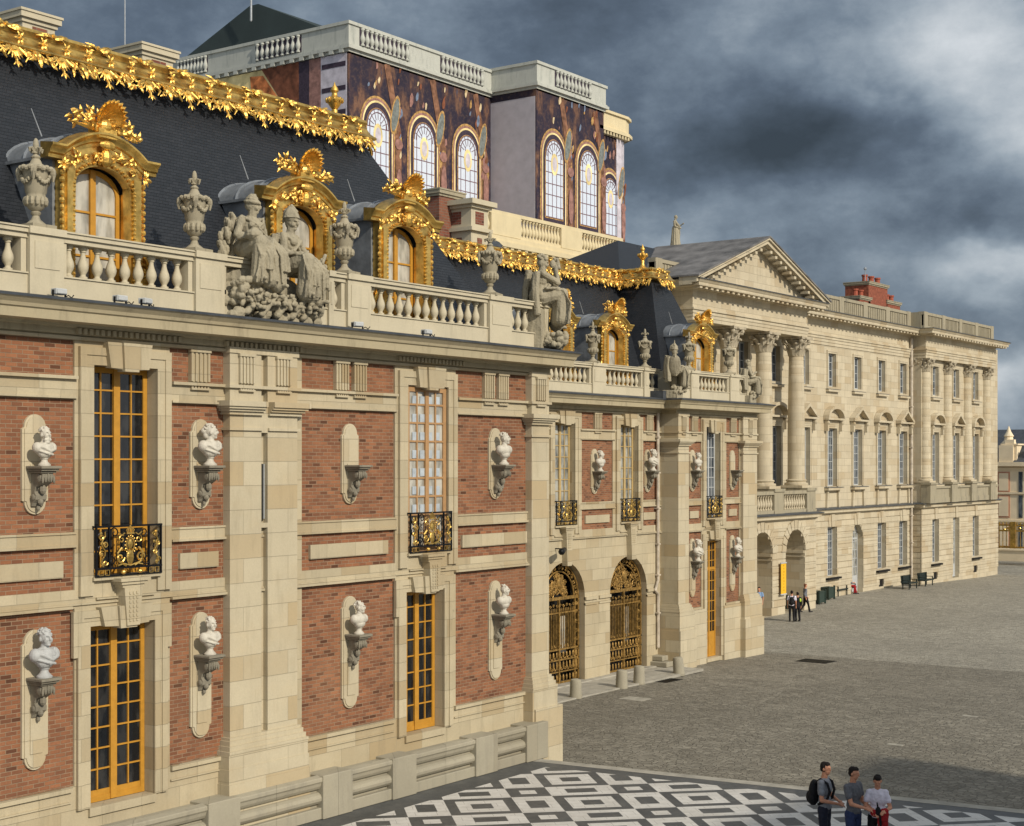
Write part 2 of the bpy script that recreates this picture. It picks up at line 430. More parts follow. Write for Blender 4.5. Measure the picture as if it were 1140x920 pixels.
def surround(mb, t0, t1, z0, z1, w, p0, p1, ears=0, key=None, sill=False):
    """moulded frame round an opening, two fascias, with ears and a three-piece keystone"""
    for (a, b, q) in ((w, 0, p1), (w, w*.55, p1+.025)):
        if b == 0: a -= .006
        mb.box(t0-a, t0-b, p0, q, z0+(.004 if b else 0), z1+b); mb.box(t1+b, t1+a, p0, q, z0+(.004 if b else 0), z1+b); mb.box(t0-a-.002, t1+a+.002, p0, q+.001, z1+b+.001, z1+a)
    if ears:
        mb.box(t0-w-ears, t0-w+.002, p0, p1+.02, z1-.55, z1+w); mb.box(t1+w-.002, t1+w+ears, p0, p1+.02, z1-.55, z1+w)
    if key:
        m = (t0+t1)/2; zb, zt, kw = key
        mb.prism([(m-kw*.17,zb-.04),(m+kw*.17,zb-.04),(m+kw*.2,zt),(m-kw*.2,zt)], p0, p1+.16)
        for s in (-1, 1):
            mb.prism([(m+s*kw*.178,zb),(m+s*kw*.46,zb+.02),(m+s*kw*.54,zt),(m+s*kw*.208,zt)], p0, p1+.11)

def triglyph(mb, tc, w, z0, z1, p0, p1, n=4):
    mb.box(tc-w/2, tc+w/2, p0, p1, z0, z1)
    g = w/(n*2+1)
    for i in range(n+1): mb.box(tc-w/2+g*2*i, tc-w/2+g*2*i+g, p1, p1+.03, z0+.01, z1-.07)
    mb.box(tc-w/2-.02, tc+w/2+.02, p1-.02, p1+.045, z1-.06, z1-.003)
    mb.box(tc-w/2, tc+w/2, p1-.04, p1+.04, z0-.16, z0-.12)
    for i in range(6):
        a = tc-w/2+w*(i+.2)/6; mb.box(a, a+w*.09, p1-.04, p1+.02, z0-.12, z0-.05)

def pilaster(mb, t0, t1, z0, zc, p0, p1, wide=True):
    mb.box(t0, t1, p0, p1, z0, zc)
def cap_mould(mb, t0, t1, p1, z, left=True, right=True):
    for (o, a, b) in ((.05,z-.34,z-.28),(.07,z-.02,z+.05),(.12,z+.05,z+.10),(.17,z+.10,z+.15),(.21,z+.15,z+.26)):
        mb.box(t0-(o if left else 0), t1+(o if right else 0), 0, p1+o, a, b)
def base_mould(mb, t0, t1, p1, z):
    for (o, a, b) in ((.05,z+.26,z+.32),(.09,z+.16,z+.26),(.13,z+.06,z+.16),(.17,z,z+.06)):
        mb.box(t0-o, t1+o, 0, p1+o, a, b)

def leaf(g, p, d, n, L, w, curl=.35):
    """a pointed gilt leaf with a raised midrib, lying along d with its face to n"""
    p = Vector(p); d = Vector(d).normalized(); n = Vector(n); s = d.cross(n).normalized(); n = s.cross(d).normalized(); vs = []
    for k, ww in enumerate((.35, 1, .85, .5, .04)):
        c = p+d*L*k/4+n*curl*L*sin(pi*k/4*.9)*.6; q = w*ww*(1 if k%2 else .85)
        vs += [tuple(c-s*q), tuple(c+n*w*.45*ww), tuple(c+s*q)]
    g.add(vs, [f for j in range(4) for f in ((j*3,j*3+1,j*3+4,j*3+3),(j*3+1,j*3+2,j*3+5,j*3+4))])
def spiral(c, r0, turns, s=1, start=0, n=18, rend=.15):
    out = []
    for i in range(n+1):
        k = i/n; a = start+s*turns*2*pi*k; r = r0*(1-k*(1-rend)); out.append((c[0]+r*cos(a), c[1]+r*sin(a)))
    return out
def railing(root, D, t0, t1, z0, z1, p):
    """forged balcony front: black frame and scrolls, gilt arms, crown, flower bosses"""
    h = z1-z0; w = t1-t0; m = (t0+t1)/2
    a = MB(D); q = p
    def tb(mb, pts, r, pp=0): mb.tube([(x, q+pp, y) for x, y in pts], r, 5)
    for z in (z0+.02, z0+.16*h, z1-.02): a.box(t0, t1, q-.02, q+.02, z-.018, z+.018)
    for t in (t0+.02, t0+w*.2, t1-w*.2, t1-.02): a.box(t-.016, t+.016, q-.018, q+.018, z0, z1)
    for s, tt in ((0, t0), (1, t1)): a.box(tt-.02, tt+.02, q-.35, q, z1-.04, z1)
    for s in (-1, 1):
        for tt, zz in ((.4,.55),(.4,.8),(.22,.85),(.12,.35),(.26,.3)):
            tb(a, spiral((m+s*w*tt, z0+h*zz), .11, 1.2, s, 1+tt*9), .013)
        for k in range(5): tb(a, [(m+s*w*(.05+.05*k), z0+.16*h), (m+s*w*(.02+.055*k), z0+h*(.45+.1*k))], .009)
    f = a.build('balcony_railing', M['iron'], root)
    g = MB(D)
    for s in (-1, 1):
        c = m+s*w*.4
        pts = [(c+s*.05*sin(k*1.3), z0+h*(.2+.075*k)) for k in range(10)]; tb(g, pts, .018, .03)
        for k in range(4): tb(g, spiral((c+.045*(-1)**k, z0+h*(.28+.17*k)), .06, 1.1, s*(-1)**k, k), .013, .035)
        for k in range(4): g.ell((c+random.uniform(-.06,.06), q+.03, z0+h*(.25+.2*k)), (.03,.02,.035), 6, 4)
        tb(g, [(m+s*.10, z0+h*.2), (m+s*.26, z0+h*.28), (m+s*.30, z0+h*.45), (m+s*.2, z0+h*.55)], .025, .03)
        tb(g, spiral((m+s*.24, z0+h*.36), .10, 1.3, s, 0), .017, .035)
        tb(g, spiral((m+s*.2, z0+h*.72), .08, 1.2, -s, 1), .013, .03)
        tb(g, [(m+s*.13,z0+h*.84),(m+s*.2,z0+h*.8),(m+s*.28,z0+h*.86)], .013, .03)
        for k in (0, 1):
            c2 = m+s*w*(.42-.09*k); tb(g, [(c2-.045,z0+.03),(c2+.045,z0+.03),(c2+.045,z0+.13*h),(c2-.045,z0+.13*h),(c2-.045,z0+.03)], .010, .012)
        g.ell((m+s*.2, q+.07, z0+.08*h), (.055,.05,.045), 8, 6)
    n = 20
    tb(g, [(m+.095*cos(2*pi*i/n), z0+h*.6+.14*sin(2*pi*i/n)) for i in range(n+1)], .016, .03)
    for i in range(16):
        an = 2*pi*i/16; g.ell((m+.13*cos(an), q+.035, z0+h*.6+.175*sin(an)), (.018,.018,.018), 5, 4)
    g.ell((m, q+.03, z0+h*.62), (.06,.03,.1), 8, 6); g.ell((m, q+.03, z0+h*.36), (.09,.03,.14), 8, 6)
    for k in (-2,-1,0,1,2): tb(g, [(m+k*.03, z0+h*.83), (m+k*.045, z0+h*.9), (m+k*.02, z0+h*.95)], .012, .03)
    tb(g, [(m-.09, z0+h*.83),(m+.09,z0+h*.83)], .018, .03); g.ell((m, q+.03, z0+h*.97), .022, 6, 4)
    tb(g, [(m-.3, z0+h*.21),(m-.15,z0+h*.24),(m,z0+h*.2),(m+.15,z0+h*.24),(m+.3,z0+h*.21)], .016, .03)
    g.build('gilt_ornament', M['gilt_flat'], f)
    return f

# niche back plate and carved console
def niche(mb, tc, z0, z1, w=.50, p0=0, p1=.07):
    r = w*.42; n = 12
    def shape(hw, zz0, zz1, rr):
        P = [(tc-hw, zz0+rr*1.05), (tc-hw, zz1-rr*1.15)]
        P += [(tc-rr*.98*cos(pi*i/n), zz1-rr+rr*sin(pi*i/n)) for i in range(n+1)]
        P += [(tc+hw, zz1-rr*1.15), (tc+hw, zz0+rr*1.05)]
        P += [(tc+rr*.98*cos(pi*i/n), zz0+rr-rr*sin(pi*i/n)) for i in range(n+1)]
        return P
    mb.prism(shape(w/2, z0, z1, r), p0, p1-.02); mb.prism(shape(w/2-.045, z0+.04, z1-.04, r-.04), p1-.02, p1)
    mb.box(tc-.13, tc+.13, p1, p1+.02, z0+.30, min(z0+1.5, (z0+z1)/2))
def console(mb, tc, z, p0=.07, big=True):
    mb.box(tc-.22, tc+.22, p0, p0+.46, z-.05, z); mb.box(tc-.19, tc+.19, p0, p0+.42, z-.09, z-.052); mb.box(tc-.165, tc+.165, p0, p0+.37, z-.13, z-.092)
    prof = [(0,-.13),(.34,-.13),(.36,-.2),(.33,-.28),(.24,-.33),(.15,-.38),(.12,-.46),(.16,-.52),(.15,-.6),(.08,-.66),(.05,-.72),(.0,-.74)]
    mb.prism([(p0+a, z+b) for a, b in prof], tc-.12, tc+.12, 'pz')
    for s in (-1, 1):
        mb.ell((tc+s*.125, p0+.25, z-.22), (.03,.085,.085), 8, 6); mb.ell((tc+s*.125, p0+.08, z-.56), (.025,.06,.06), 8, 6)
    for k in range(-2, 3): mb.ell((tc+k*.06, p0+.35, z-.2-.02*abs(k)), (.028,.03,.075), 6, 5)
    mb.ell((tc, p0+.2, z-.42), (.07,.07,.09), 6, 5); mb.ell((tc, p0+.13, z-.64), (.06,.06,.06), 6, 5); mb.ell((tc, p0+.07, z-.75), (.04,.04,.06), 6, 5)

BAL = [(.085,0),(.085,.05),(.06,.055),(.05,.08),(.055,.10),(.095,.17),(.105,.23),(.095,.29),(.06,.38),(.045,.45),(.045,.49),(.06,.50),(.06,.53),(.085,.54),(.085,.60)]
_bal = {}
def baluster(par, x, y, z, h=.61, m='balustrade_stone', n=10, fat=1.0):
    key = (round(h,3), m, n, fat)
    if key not in _bal:
        k = h/.60; mb = MB(); mb.lathe((0,0,0), [(r*fat, q*k) for r, q in BAL], n)
        o = mb.build('baluster', M[m], None); smooth_by_angle(o, 50); _bal[key] = o.data; bpy.data.objects.remove(o)
    o = bpy.data.objects.new('baluster', _bal[key]); COL.objects.link(o)
    r = par
    while r.parent: r = r.parent
    o.parent = par; o.location = (x-r.location.x, y-r.location.y, z-r.location.z); return o
def balustrade(root, D, z, t0, t1, peds, plinth=.45, bh=.61, rail=.2, m='balustrade_stone', sp=.33, ends=True, skip=(), fat=1.0, n=10, thick=.17, open_=True):
    """run along the facade with pedestals; balusters fill the gaps"""
    mb = MB(D)
    mb.box(t0, t1, -thick, thick, z, z+plinth-.03); mb.box(t0-.0, t1, -thick-.02, thick+.03, z+plinth-.028, z+plinth)
    zt = z+plinth+bh
    mb.box(t0, t1, -thick-.01, thick+.01, zt, zt+rail*.45); mb.box(t0, t1, -thick-.05, thick+.06, zt+rail*.45+.001, zt+rail-.03); mb.box(t0, t1, -thick-.07, thick+.09, zt+rail-.029, zt+rail)
    for a, b in peds:
        mb.box(a, b, -thick-.06, thick+.07, z+.002, zt+rail*.4); mb.box(a+.1, b-.1, 0, thick+.085, z+plinth+.08, zt-.04)
        mb.box(a-.03, b+.03, -thick-.09, thick+.12, zt+rail*.45-.01, zt+rail+.008)
        if open_:
            for s in (a-.07, b+.07): mb.box(s-.055, s+.055, -thick+.05, thick-.02, z+plinth, zt)
    o = mb.build('balustrade', M[m], root)
    ps = sorted(peds); gaps = []
    last = t0
    for a, b in ps:
        if a > last+.3: gaps.append((last, a))
        last = b
    if last < t1-.3: gaps.append((last, t1))
    for a, b in gaps:
        if any(a < s < b for s in skip): continue
        L = b-a-.24; k = max(1, round(L/sp)); 
        for i in range(k): baluster(o, a+.12+L*(i+.5)/k, D, z+plinth, bh, m, n, fat)
    return o
# ------------------------------------------------------------------ brick and stone wings of the inner court
def front(root, D, t0, t1, dz, zbase, bricks, wins, doors, low=True, plain_low=(), arches=(), p=.05, thick=.6, tri=None, left=True, low_end=None):
    """bricks: station ranges of brick panels; wins/doors: dicts"""
    L = lambda z: z+dz
    zb = low_end if low_end is not None else 3.02
    holes = []; bk = MB(D)
    for b in bricks:
        a, c = b[0], b[1]; lowp = low and (len(b) < 3 or b[2])
        for zz in [(L(7.70), L(10.15)), (L(6.63), L(7.42)), (L(10.58), L(11.24))]+([(L(zb), L(6.29))] if lowp else []):
            holes.append((a, c, zz[0], zz[1], .05)); bk.quad((a-.02,0,zz[0]-.02),(c+.02,0,zz[0]-.02),(c+.02,0,zz[1]+.02),(a-.02,0,zz[1]+.02))
    for w in wins+doors: holes.append((w['t0'], w['t1'], w['z0'], w['z1'], w.get('dep', .30)))
    for a in arches: holes.append((a[0], a[1], a[2], a[3], .38, (a[1]-a[0])/2))
    w_ = MB(D); wall(w_, t0, t1, zbase, L(11.3), p, holes, thick)
    w_.build('stone_wall', M['ashlar'], root); bk.build('brick_panels', M['brick'], root)
    tr = MB(D)
    # horizontal courses, broken by the openings
    cuts = sorted([(w['t0']-.38, w['t1']+.38) for w in wins])
    def run(z0, z1, p1, cuts=cuts, a=t0, b=t1, p0=p):
        x = a
        for c, d in cuts:
            if c > x: tr.box(x, min(c, b), p0-.02, p1, z0, z1)
            x = max(x, d)
        if x < b: tr.box(x, b, p0-.02, p1, z0, z1)
    run(L(10.515), L(10.575), .13); run(L(10.16), L(10.20), .10); run(L(7.42), L(7.465), .10); run(L(7.66), L(7.70), .075, p0=p)
    dc = sorted([(d['t0']-.42, d['t1']+.42) for d in doors])
    run(L(6.29), L(6.34), .13, dc if not arches else []); run(L(6.345), L(6.38), .09, [])
    if low: run(L(zb)-.09, L(zb), .12, dc); run(L(zb)-.30, L(zb)-.27, .09, dc)
    run(L(11.24), L(11.30), .12, []); 
    for b in bricks:
        a, c = b[0], b[1]; m = (a+c)/2; w = c-a
        if w > 1.2:
            if w > 2.8:
                triglyph(tr, m-.30, .42, L(10.59), L(11.24), 0, .075); triglyph(tr, m+.30, .42, L(10.59), L(11.24), 0, .075)
            else: triglyph(tr, m, .5, L(10.59), L(11.24), 0, .075)
        else: triglyph(tr, m, min(.4, w*.4), L(10.59), L(11.24), 0, .075, 3)
        q = .26 if w > 1.2 else w*.2
        tr.box(a+q, c-q, 0, .065, L(6.87), L(7.18))
    for w in wins:
        k = (L(10.74) , L(11.24), 1.0) if w['t1']-w['t0'] > 1.3 else (L(10.55), L(11.1), .85)
        surround(tr, w['t0'], w['t1'], w['z0']-.35, w['z1'], .33, p-.01, p+.05, 0, k)
        m = (w['t0']+w['t1'])/2
        tr.box(m-.7, m+.7, p, .10, L(6.42), L(6.46)); tr.box(w['t0']-.05, w['t1']+.05, p, .16, L(6.78), L(6.84))
        tr.prism([(m-.15, L(5.9) if not arches else L(5.3)), (m+.15, L(5.9) if not arches else L(5.3)), (m+.22, L(6.62)), (m-.22, L(6.62))], p, .30)
        for (o, a, b2) in ((.26,6.62,6.68),(.31,6.68,6.74),(.36,6.74,6.80)): tr.box(m-o, m+o, p, .12+o*.7, L(a), L(b2))
        for s in (-1, 0, 1): 
            for j in range(7): tr.box(m+s*.085-.022, m+s*.085+.022, .30, .318, L(5.98)+j*.085, L(5.98)+j*.085+.05)
    for d in doors:
        surround(tr, d['t0'], d['t1'], d['z0'], d['z1'], .30, p-.01, p+.05, .10, (L(5.90), L(6.28), 1.15 if d['t1']-d['t0'] > 1.1 else .8))
        tr.box(d['t0']-.02, d['t1']+.02, -.25, p+.06, d['z0']-.16, d['z0']-.002)
    for a in arches:
        m = (a[0]+a[1])/2
        zi = a[3]-(a[1]-a[0])/2
        for (u, v) in ((a[0]-.85, a[0]), (a[1], a[1]+.85)):
            u = max(u, t0); v = min(v, t1)
            if v > u: tr.box(u, v, 0, .12, zi-.12, zi); tr.box(u, v, 0, .09, zi-.32, zi-.24)
    tr.build('stone_trim', M['ashlar'], root)

def mass(root, x0, x1, y0, y1, z0, z1, m='ashlar', name='wall_core'):
    mb = MB(); mb.box(x0, x1, y0, y1, z0, z1); return mb.build(name, M[m], root)

def curlies(g, base, u, n, dn, size, k=3, r=.016):
    """a cluster of gilded foliage: base point, along u, outward n, down dn"""
    base = Vector(base)
    for i in range(k):
        a = random.uniform(-1, 1); b = random.uniform(0, 1)
        c = base+u*a*size*.5+dn*b*size+n*.03
        s = random.choice((-1, 1)); st = random.uniform(0, 6)
        pts = [c+u*x+dn*y+n*(.02+.02*j/9) for j, (x, y) in enumerate(spiral((0,0), size*random.uniform(.16,.28), .9, s, st, 9))]
        g.tube(pts, [r*(1.2-.05*j) for j in range(10)], 5)
        q = c+u*random.uniform(-.1,.1)*size
        leaf(g, q, u*random.uniform(-1,1)+dn*random.uniform(-.2,1), n, size*.55, size*.13)

def gilt_ridge(root, path, zt, slope=.5, flip=False):
    """path: list of (x, y) ; outward is to the right of travel"""
    P = [Vector((a, b, 0)) for a, b in path]; m = len(P); nor = []
    for i in range(m-1):
        d = (P[i+1]-P[i]).normalized(); nor.append(Vector((d.y, -d.x, 0)))
    mit = []
    for i in range(m):
        if i == 0: v = nor[0]
        elif i == m-1: v = nor[-1]
        else: s = nor[i-1]+nor[i]; v = s/(s.dot(nor[i]))
        mit.append(v)
    pr = [(-.30,-.04),(-.06,-.03),(-.02,-.0),(.07,-.02),(.10,-.09),(.06,-.15),(.05,-.18),(.08,-.20),(.09,-.26),(.14,-.36),(.21,-.43),(.25,-.45),(.27,-.49),(.25,-.53),(.12,-.55),(-.3,-.55)]
    mb = MB(); mb.extrude_profile([(o, zt+z) for o, z in pr], [(p.x, p.y, v.x, v.y) for p, v in zip(P, mit)])
    o = mb.build('gilded_ridge', M['gilt_flat'], root); smooth_by_angle(o, 50)
    g = MB(); U = Vector((0,0,1))
    for i in range(m-1):
        d = (P[i+1]-P[i]); L = d.length; d.normalize(); n = nor[i]; dn = (-U+n*slope).normalized()
        k = max(1, round(L/.58))
        for j in range(k):                         # rosettes in the cove
            c = P[i]+d*L*(j+.5)/k+n*.13+U*(zt-.31)
            R = Matrix.Rotation(.5, 3, d)
            [leaf(g, c-U*.0, d*cos(a)-U*sin(a)+n*.25, n+U*.3, .17, .045, .3) for a in (0, 1.0, 2.0, 3.14, 4.2, 5.2)]; g.ell(c+n*.04, (.045,.04,.04), 6, 4)
        k = max(1, round(L/1.13))
        for j in range(k):                         # leaf wraps on the roll
            c0 = P[i]+d*L*(j+.5)/k+n*.03+U*(zt-.05)
            for q in range(16):
                sg = 1 if q%2 else -1; ww = random.uniform(-.10,.13)
                c = c0+d*sg*random.uniform(.0,.16)+n*(.04+ww*.6)+U*(-.02-abs(ww)*.5)
                leaf(g, c, d*sg+U*random.uniform(-.5,.5)+n*random.uniform(-.2,.3), n+U*.7, random.uniform(.16,.30), .055, .25)
            g.ell(c0+n*.06+U*.0, (.05,.05,.05), 6, 4)
        k = max(1, round(L/1.13)); step = L/k
        for j in range(k):                         # lambrequin: a shell pendant between smaller drops
            c = P[i]+d*step*(j+.5)+n*.27+U*(zt-.54)
            for q in range(9):
                a = -1.35+q*2.7/8
                leaf(g, c+dn*.03, dn*cos(a)+d*sin(a), n, .30, .05, .22)
            g.ell(c+dn*.07+n*.05, (.07,.05,.07), 6, 5)
            g.tube([c+dn*.24, c+dn*.34+n*.02, c+dn*.42], [.035,.03,.02], 6)
            for a in (-.8, 0, .8): leaf(g, c+dn*.38, dn*cos(a)+d*sin(a), n, .15, .035, .2)
            for s in (-1, 1):
                g.tube([c+d*s*.14+dn*.02+n*.03, c+d*s*.26+dn*.16+n*.05, c+d*s*.34+dn*.10+n*.04, c+d*s*.30+dn*.02], .030, 5)
                g.tube([c+d*s*.24+dn*.1, c+d*s*.30+dn*.22+n*.04, c+d*s*.22+dn*.34], [.03,.035,.012], 5)
                curlies(g, c+d*s*.40, d, n, dn, .30, 5, .020)
                b = c+d*s*.565
                g.tube([b, b+dn*.2+n*.04, b+dn*.36], [.04,.045,.012], 5); leaf(g, b+dn*.12, dn, n, .28, .06)
                g.tube([b-d*s*.03, b-d*s*.12+dn*.14+n*.04, b-d*s*.02+dn*.22], .026, 5)
    e = g.build('gilded_fringe', M['gilt'], o)
    return o
def gilt_finial(root, x, y, z, h=1.1):
    k = h/1.1; mb = MB()
    mb.lathe((x,y,z), [(.20*k,0),(.22*k,.05*k),(.12*k,.14*k),(.07*k,.28*k),(.09*k,.36*k),(.07*k,.40*k),(.14*k,.50*k),(.20*k,.60*k),(.21*k,.68*k),(.14*k,.72*k),(.08*k,.76*k),(.07*k,.84*k),(.11*k,.89*k),(.09*k,.96*k),(.03*k,1.05*k),(.01*k,1.12*k)], 14)
    for i in range(8):
        a = i*pi/4; mb.ell((x+.2*k*cos(a), y+.2*k*sin(a), z+.64*k), (.05*k,.05*k,.08*k), 6, 4)
    return smooth_by_angle(mb.build('gilded_finial', M['gilt'], root), 50)

def mansard(root, r0, z0, r1, z1, name='mansard_roof'):
    mb = MB(); mb.frustum(r0, z0, r1, z1); o = mb.build(name, M['slate'], root)
    return o

def FL(g, p, dx, dz, L, w):                            # leaf on a facade-frame builder
    leaf(g, p, (dx, random.uniform(0,.3), dz), (0, 1, 0), L, w)
def dormer(root, tc, D, zs, k=1.0):
    """gilded dormer with shell crest; zs = springing height of the cornice"""
    X = lambda u: tc+u
    mb = MB(D)
    hw, ow = 1.16*k, .68*k
    zb = zs-2.75; zo = zs-.66; rise = .46                   # opening head
    cz = lambda u: zs+(.0 if abs(u) > .95*k else .38*cos(u/(.95*k)*pi/2)**.8 if abs(u) < .95*k else 0)
    n = 18
    # front plate with arched opening: strips
    us = [-hw+2*hw*i/36 for i in range(37)]
    def low(u): return zo+rise*sqrt(max(0, 1-(u/ow)**2)) if abs(u) < ow else zb
    for a, b in zip(us, us[1:]):
        m = (a+b)/2
        la, lb = (low(a), low(b)) if abs(m) < ow else (zb, zb)
        side = abs(m) > .98*k
        if side and True:
            # scrolled flank: wide at the foot, hollow above
            ztop = zb+1.15-1.6*(abs(m)-.98*k); mb.prism([(X(a),zb),(X(b),zb),(X(b),ztop),(X(a),ztop)], -.05, .12)
        else: mb.prism([(X(a),la),(X(b),lb),(X(b),cz(b)-.02),(X(a),cz(a)-.02)], -.05, .16)
    for s in (-1, 1):
        mb.box(X(s*ow-.001), X(s*ow+s*.03), -.28, -.04, zb, zo+.05)
        mb.box(X(s*.80*k-.09), X(s*.80*k+.09), .16, .22, zb, zs-.35)
    body = mb.build('dormer', M['gilt_flat'], root)
    # cornice following the arch
    c = MB(D)
    pts = [-1.30*k, -.97*k]+[-.95*k+1.9*k*i/20 for i in range(1, 20)]+[.97*k, 1.30*k]
    prof = [(-.05,-.20),(.18,-.20),(.19,-.14),(.23,-.11),(.24,-.06),(.29,-.01),(.32,.02),(.32,.06),(-.05,.11)]
    vs = []; fs = []
    for u in pts:
        zz = cz(u)
        for o, h in prof: vs.append((X(u), o, zz+h))
    m = len(prof)
    for j in range(len(pts)-1):
        for i in range(m): fs.append((j*m+i, j*m+(i+1)%m, (j+1)*m+(i+1)%m, (j+1)*m+i))
    fs += [tuple(range(m)), tuple(range((len(pts)-1)*m+m-1, (len(pts)-1)*m-1, -1))]
    c.add(vs, fs); co = c.build('dormer_cornice', M['gilt_flat'], body); smooth_by_angle(co, 35)
    # gilt ornament
    g = MB(D)
    for s in (-1, 1):
        for i in range(23): g.ell((X(s*(ow+.05)), .20, zb+.05+i*.092), (.042,.04,.04), 6, 4)
        for i in range(9): g.ell((X(s*(.98*k)), .17, zs-.45-i*.13), (.05+.012*sin(i*2),.05,.065), 6, 4)
        g.tube([(X(s*x), .17, zb+.62+y) for x, y in spiral((.98*k, 0), .17, 1.4, 1, 0)], .035, 6)
        g.tube([(X(s*1.0*k),.16,zs-1.55),(X(s*1.03*k),.18,zs-1.85),(X(s*1.16*k),.18,zs-2.05),(X(s*1.2*k),.15,zs-2.4)], .04, 6)
        g.ell((X(s*.98*k), .2, zb+.62), .06, 8, 6)
        for i in range(9): an = random.uniform(0,6.3); FL(g, (X(s*.98*k), .2, zs-.30), cos(an), sin(an), .17, .045)
    for i in range(19):
        a = pi*(i+.5)/19; g.ell((X(-(ow+.05)*cos(a)), .20, zo+(rise+.06)*sin(a)), (.04,.04,.035), 6, 4)
    for i in range(44):
        u = random.uniform(-.78, .78)*k; zz = max(cz(u)-.28, zo+rise*sqrt(max(0,1-(u/ow)**2))+.12)-random.uniform(-.02,.12)
        an = random.uniform(0,6.3); FL(g, (X(u), .2, zz), cos(an), sin(an), random.uniform(.10,.20), .04)
    g.ell((X(0), .24, zo+rise+.16), (.13,.09,.18), 8, 6); g.ell((X(0), .3, zs+.20), (.2,.06,.09), 8, 6)
    for s in (-1, 1): g.tube([(X(s*x), .25, y) for x, y in spiral((.16, zo+rise+.14), .09, 1.3, 1, 1)], .025, 5)
    g.build('gilded_ornament', M['gilt'], body)
    # shell crest: ribbed scallop cupped forward, with palm sprays
    h = MB(D); z0 = zs+.40
    h.box(X(-.22), X(.22), -.02, .3, z0-.06, z0+.12)
    R0 = .31; vs = []; fs = []; nu, nv = 26, 8
    for j in range(nv+1):
        for i in range(nu+1):
            a = -pi*.62+2*pi*.62*i/nu; b = j/nv
            rr = R0*(b**.8)*(1+.05*cos(i*pi))
            vs.append((X(rr*sin(a)), .12+.30*b**2.0*(1.0+.3*cos(a))+.035*b*cos(i*pi), z0+.30+rr*cos(a)))
    for j in range(nv):
        for i in range(nu): q = j*(nu+1)+i; fs.append((q, q+1, q+nu+2, q+nu+1))
    h.add(vs, fs)
    h.tube([vs[nv*(nu+1)+i] for i in range(nu+1)], .032, 6)
    h.ell((X(0), .20, z0+.18), (.17,.14,.15), 10, 8)
    for s in (-1, 1):
        h.tube([(X(s*x), .22, y) for x, y in spiral((.2, z0+.12), .12, 1.3, 1, 0)], .035, 6)
        for i in range(15):
            u = .18+.62*random.random(); zz = z0+.05+.22*random.random()-.25*max(0, u-.5)+(.14 if s < 0 else 0)
            an = random.uniform(-.9,1.4); [FL(h, (X(s*u), .18+random.uniform(-.1,.1), zz), s*cos(an+e), sin(an+e), random.uniform(.13,.21), .055) for e in (-.5, .5)]
        for i in range(4):
            e = (X(s*(.45+.12*i)), .2, z0+.34-.1*i+(.1 if s < 0 else -.05)); h.tube([(X(s*.15),.15,z0+.08), (X(s*(.3+.06*i)),.24,z0+.26-.05*i), e], [.03,.045,.012], 5)
    sh = h.build('shell_crest', M['gilt'], body)
    # window
    w = window(root, D, X(-ow+.02), X(ow-.02), zb, zo+rise-.01, -.16, 2, 3, M['window_paint'], M['glass_curtain'], rise=rise, fw=.09, bar=.04, mull=.13, parent=body, name='dormer_window')
    # lead barrel roof running back into the slates, with rolls
    l = MB(D); nn = 14; L0, L1 = -.05, -2.6
    ring = lambda p, R=0: [(X(-(1.06*k+R)*cos(pi*i/nn)), p, zs-.12+(.56+R)*sin(pi*i/nn)) for i in range(nn+1)]
    A = ring(L0); B = ring(L1); l.add(A+B, [(i, i+1, nn+2+i, nn+1+i) for i in range(nn)])
    for p in (-.25, -.85, -1.45, -2.0): l.tube(ring(p, .0), .035, 5)
    l.prism([(X(-.98*k), zb), (X(.98*k), zb), (X(.98*k), zs-.1), (X(-.98*k), zs-.1)], L1, -.30) if False else None
    for s in (-1, 1):
        l.box(X(s*1.0*k-.03), X(s*1.0*k+.03), L1, L0, zb-.3, zs-.1)
    l.box(X(-1.12*k), X(1.12*k), L1, L0, zs-.16, zs-.10)
    lo = l.build('lead_barrel', M['lead'], body); smooth_by_angle(lo, 60)
    r = MB(D); r.cap((X(-.55), -1.0, zs+.45), (X(-.75), -1.05, zs+.95), .015, .008, 6); r.build('lead_hook', M['antenna'], body)
    return body

def chimney_stack(root, x0, x1, y0, y1, z0, z1, brick=True, panels=True, name='chimney', stone_='balustrade_stone'):
    mb = MB(); mb.box(x0, x1, y0, y1, z0, z1-.30)
    o = mb.build(name, M['chimney_brick' if brick else stone_], root)
    t = MB()
    t.box(x0-.05, x1+.05, y0-.05, y1+.05, z1-.299, z1-.2); t.box(x0-.12, x1+.12, y0-.12, y1+.12, z1-.199, z1-.06); t.box(x0-.15, x1+.15, y0-.15, y1+.15, z1-.059, z1)
    t.build('chimney_cap', M[stone_ if not brick else 'north_dark'], o)
    if panels:
        q = MB(); a = x1-x0; b = y1-y0; za, zb = z0+.2, z1-.36
        q.box(x0+a*.30, x1-a*.24, y0-.012, y1+.012, za, zb); q.box(x0-.012, x1+.012, y0+b*.28, y1-b*.28, za, zb)
        q.build('brick_infill', M['chimney_brick'], o)
    return o

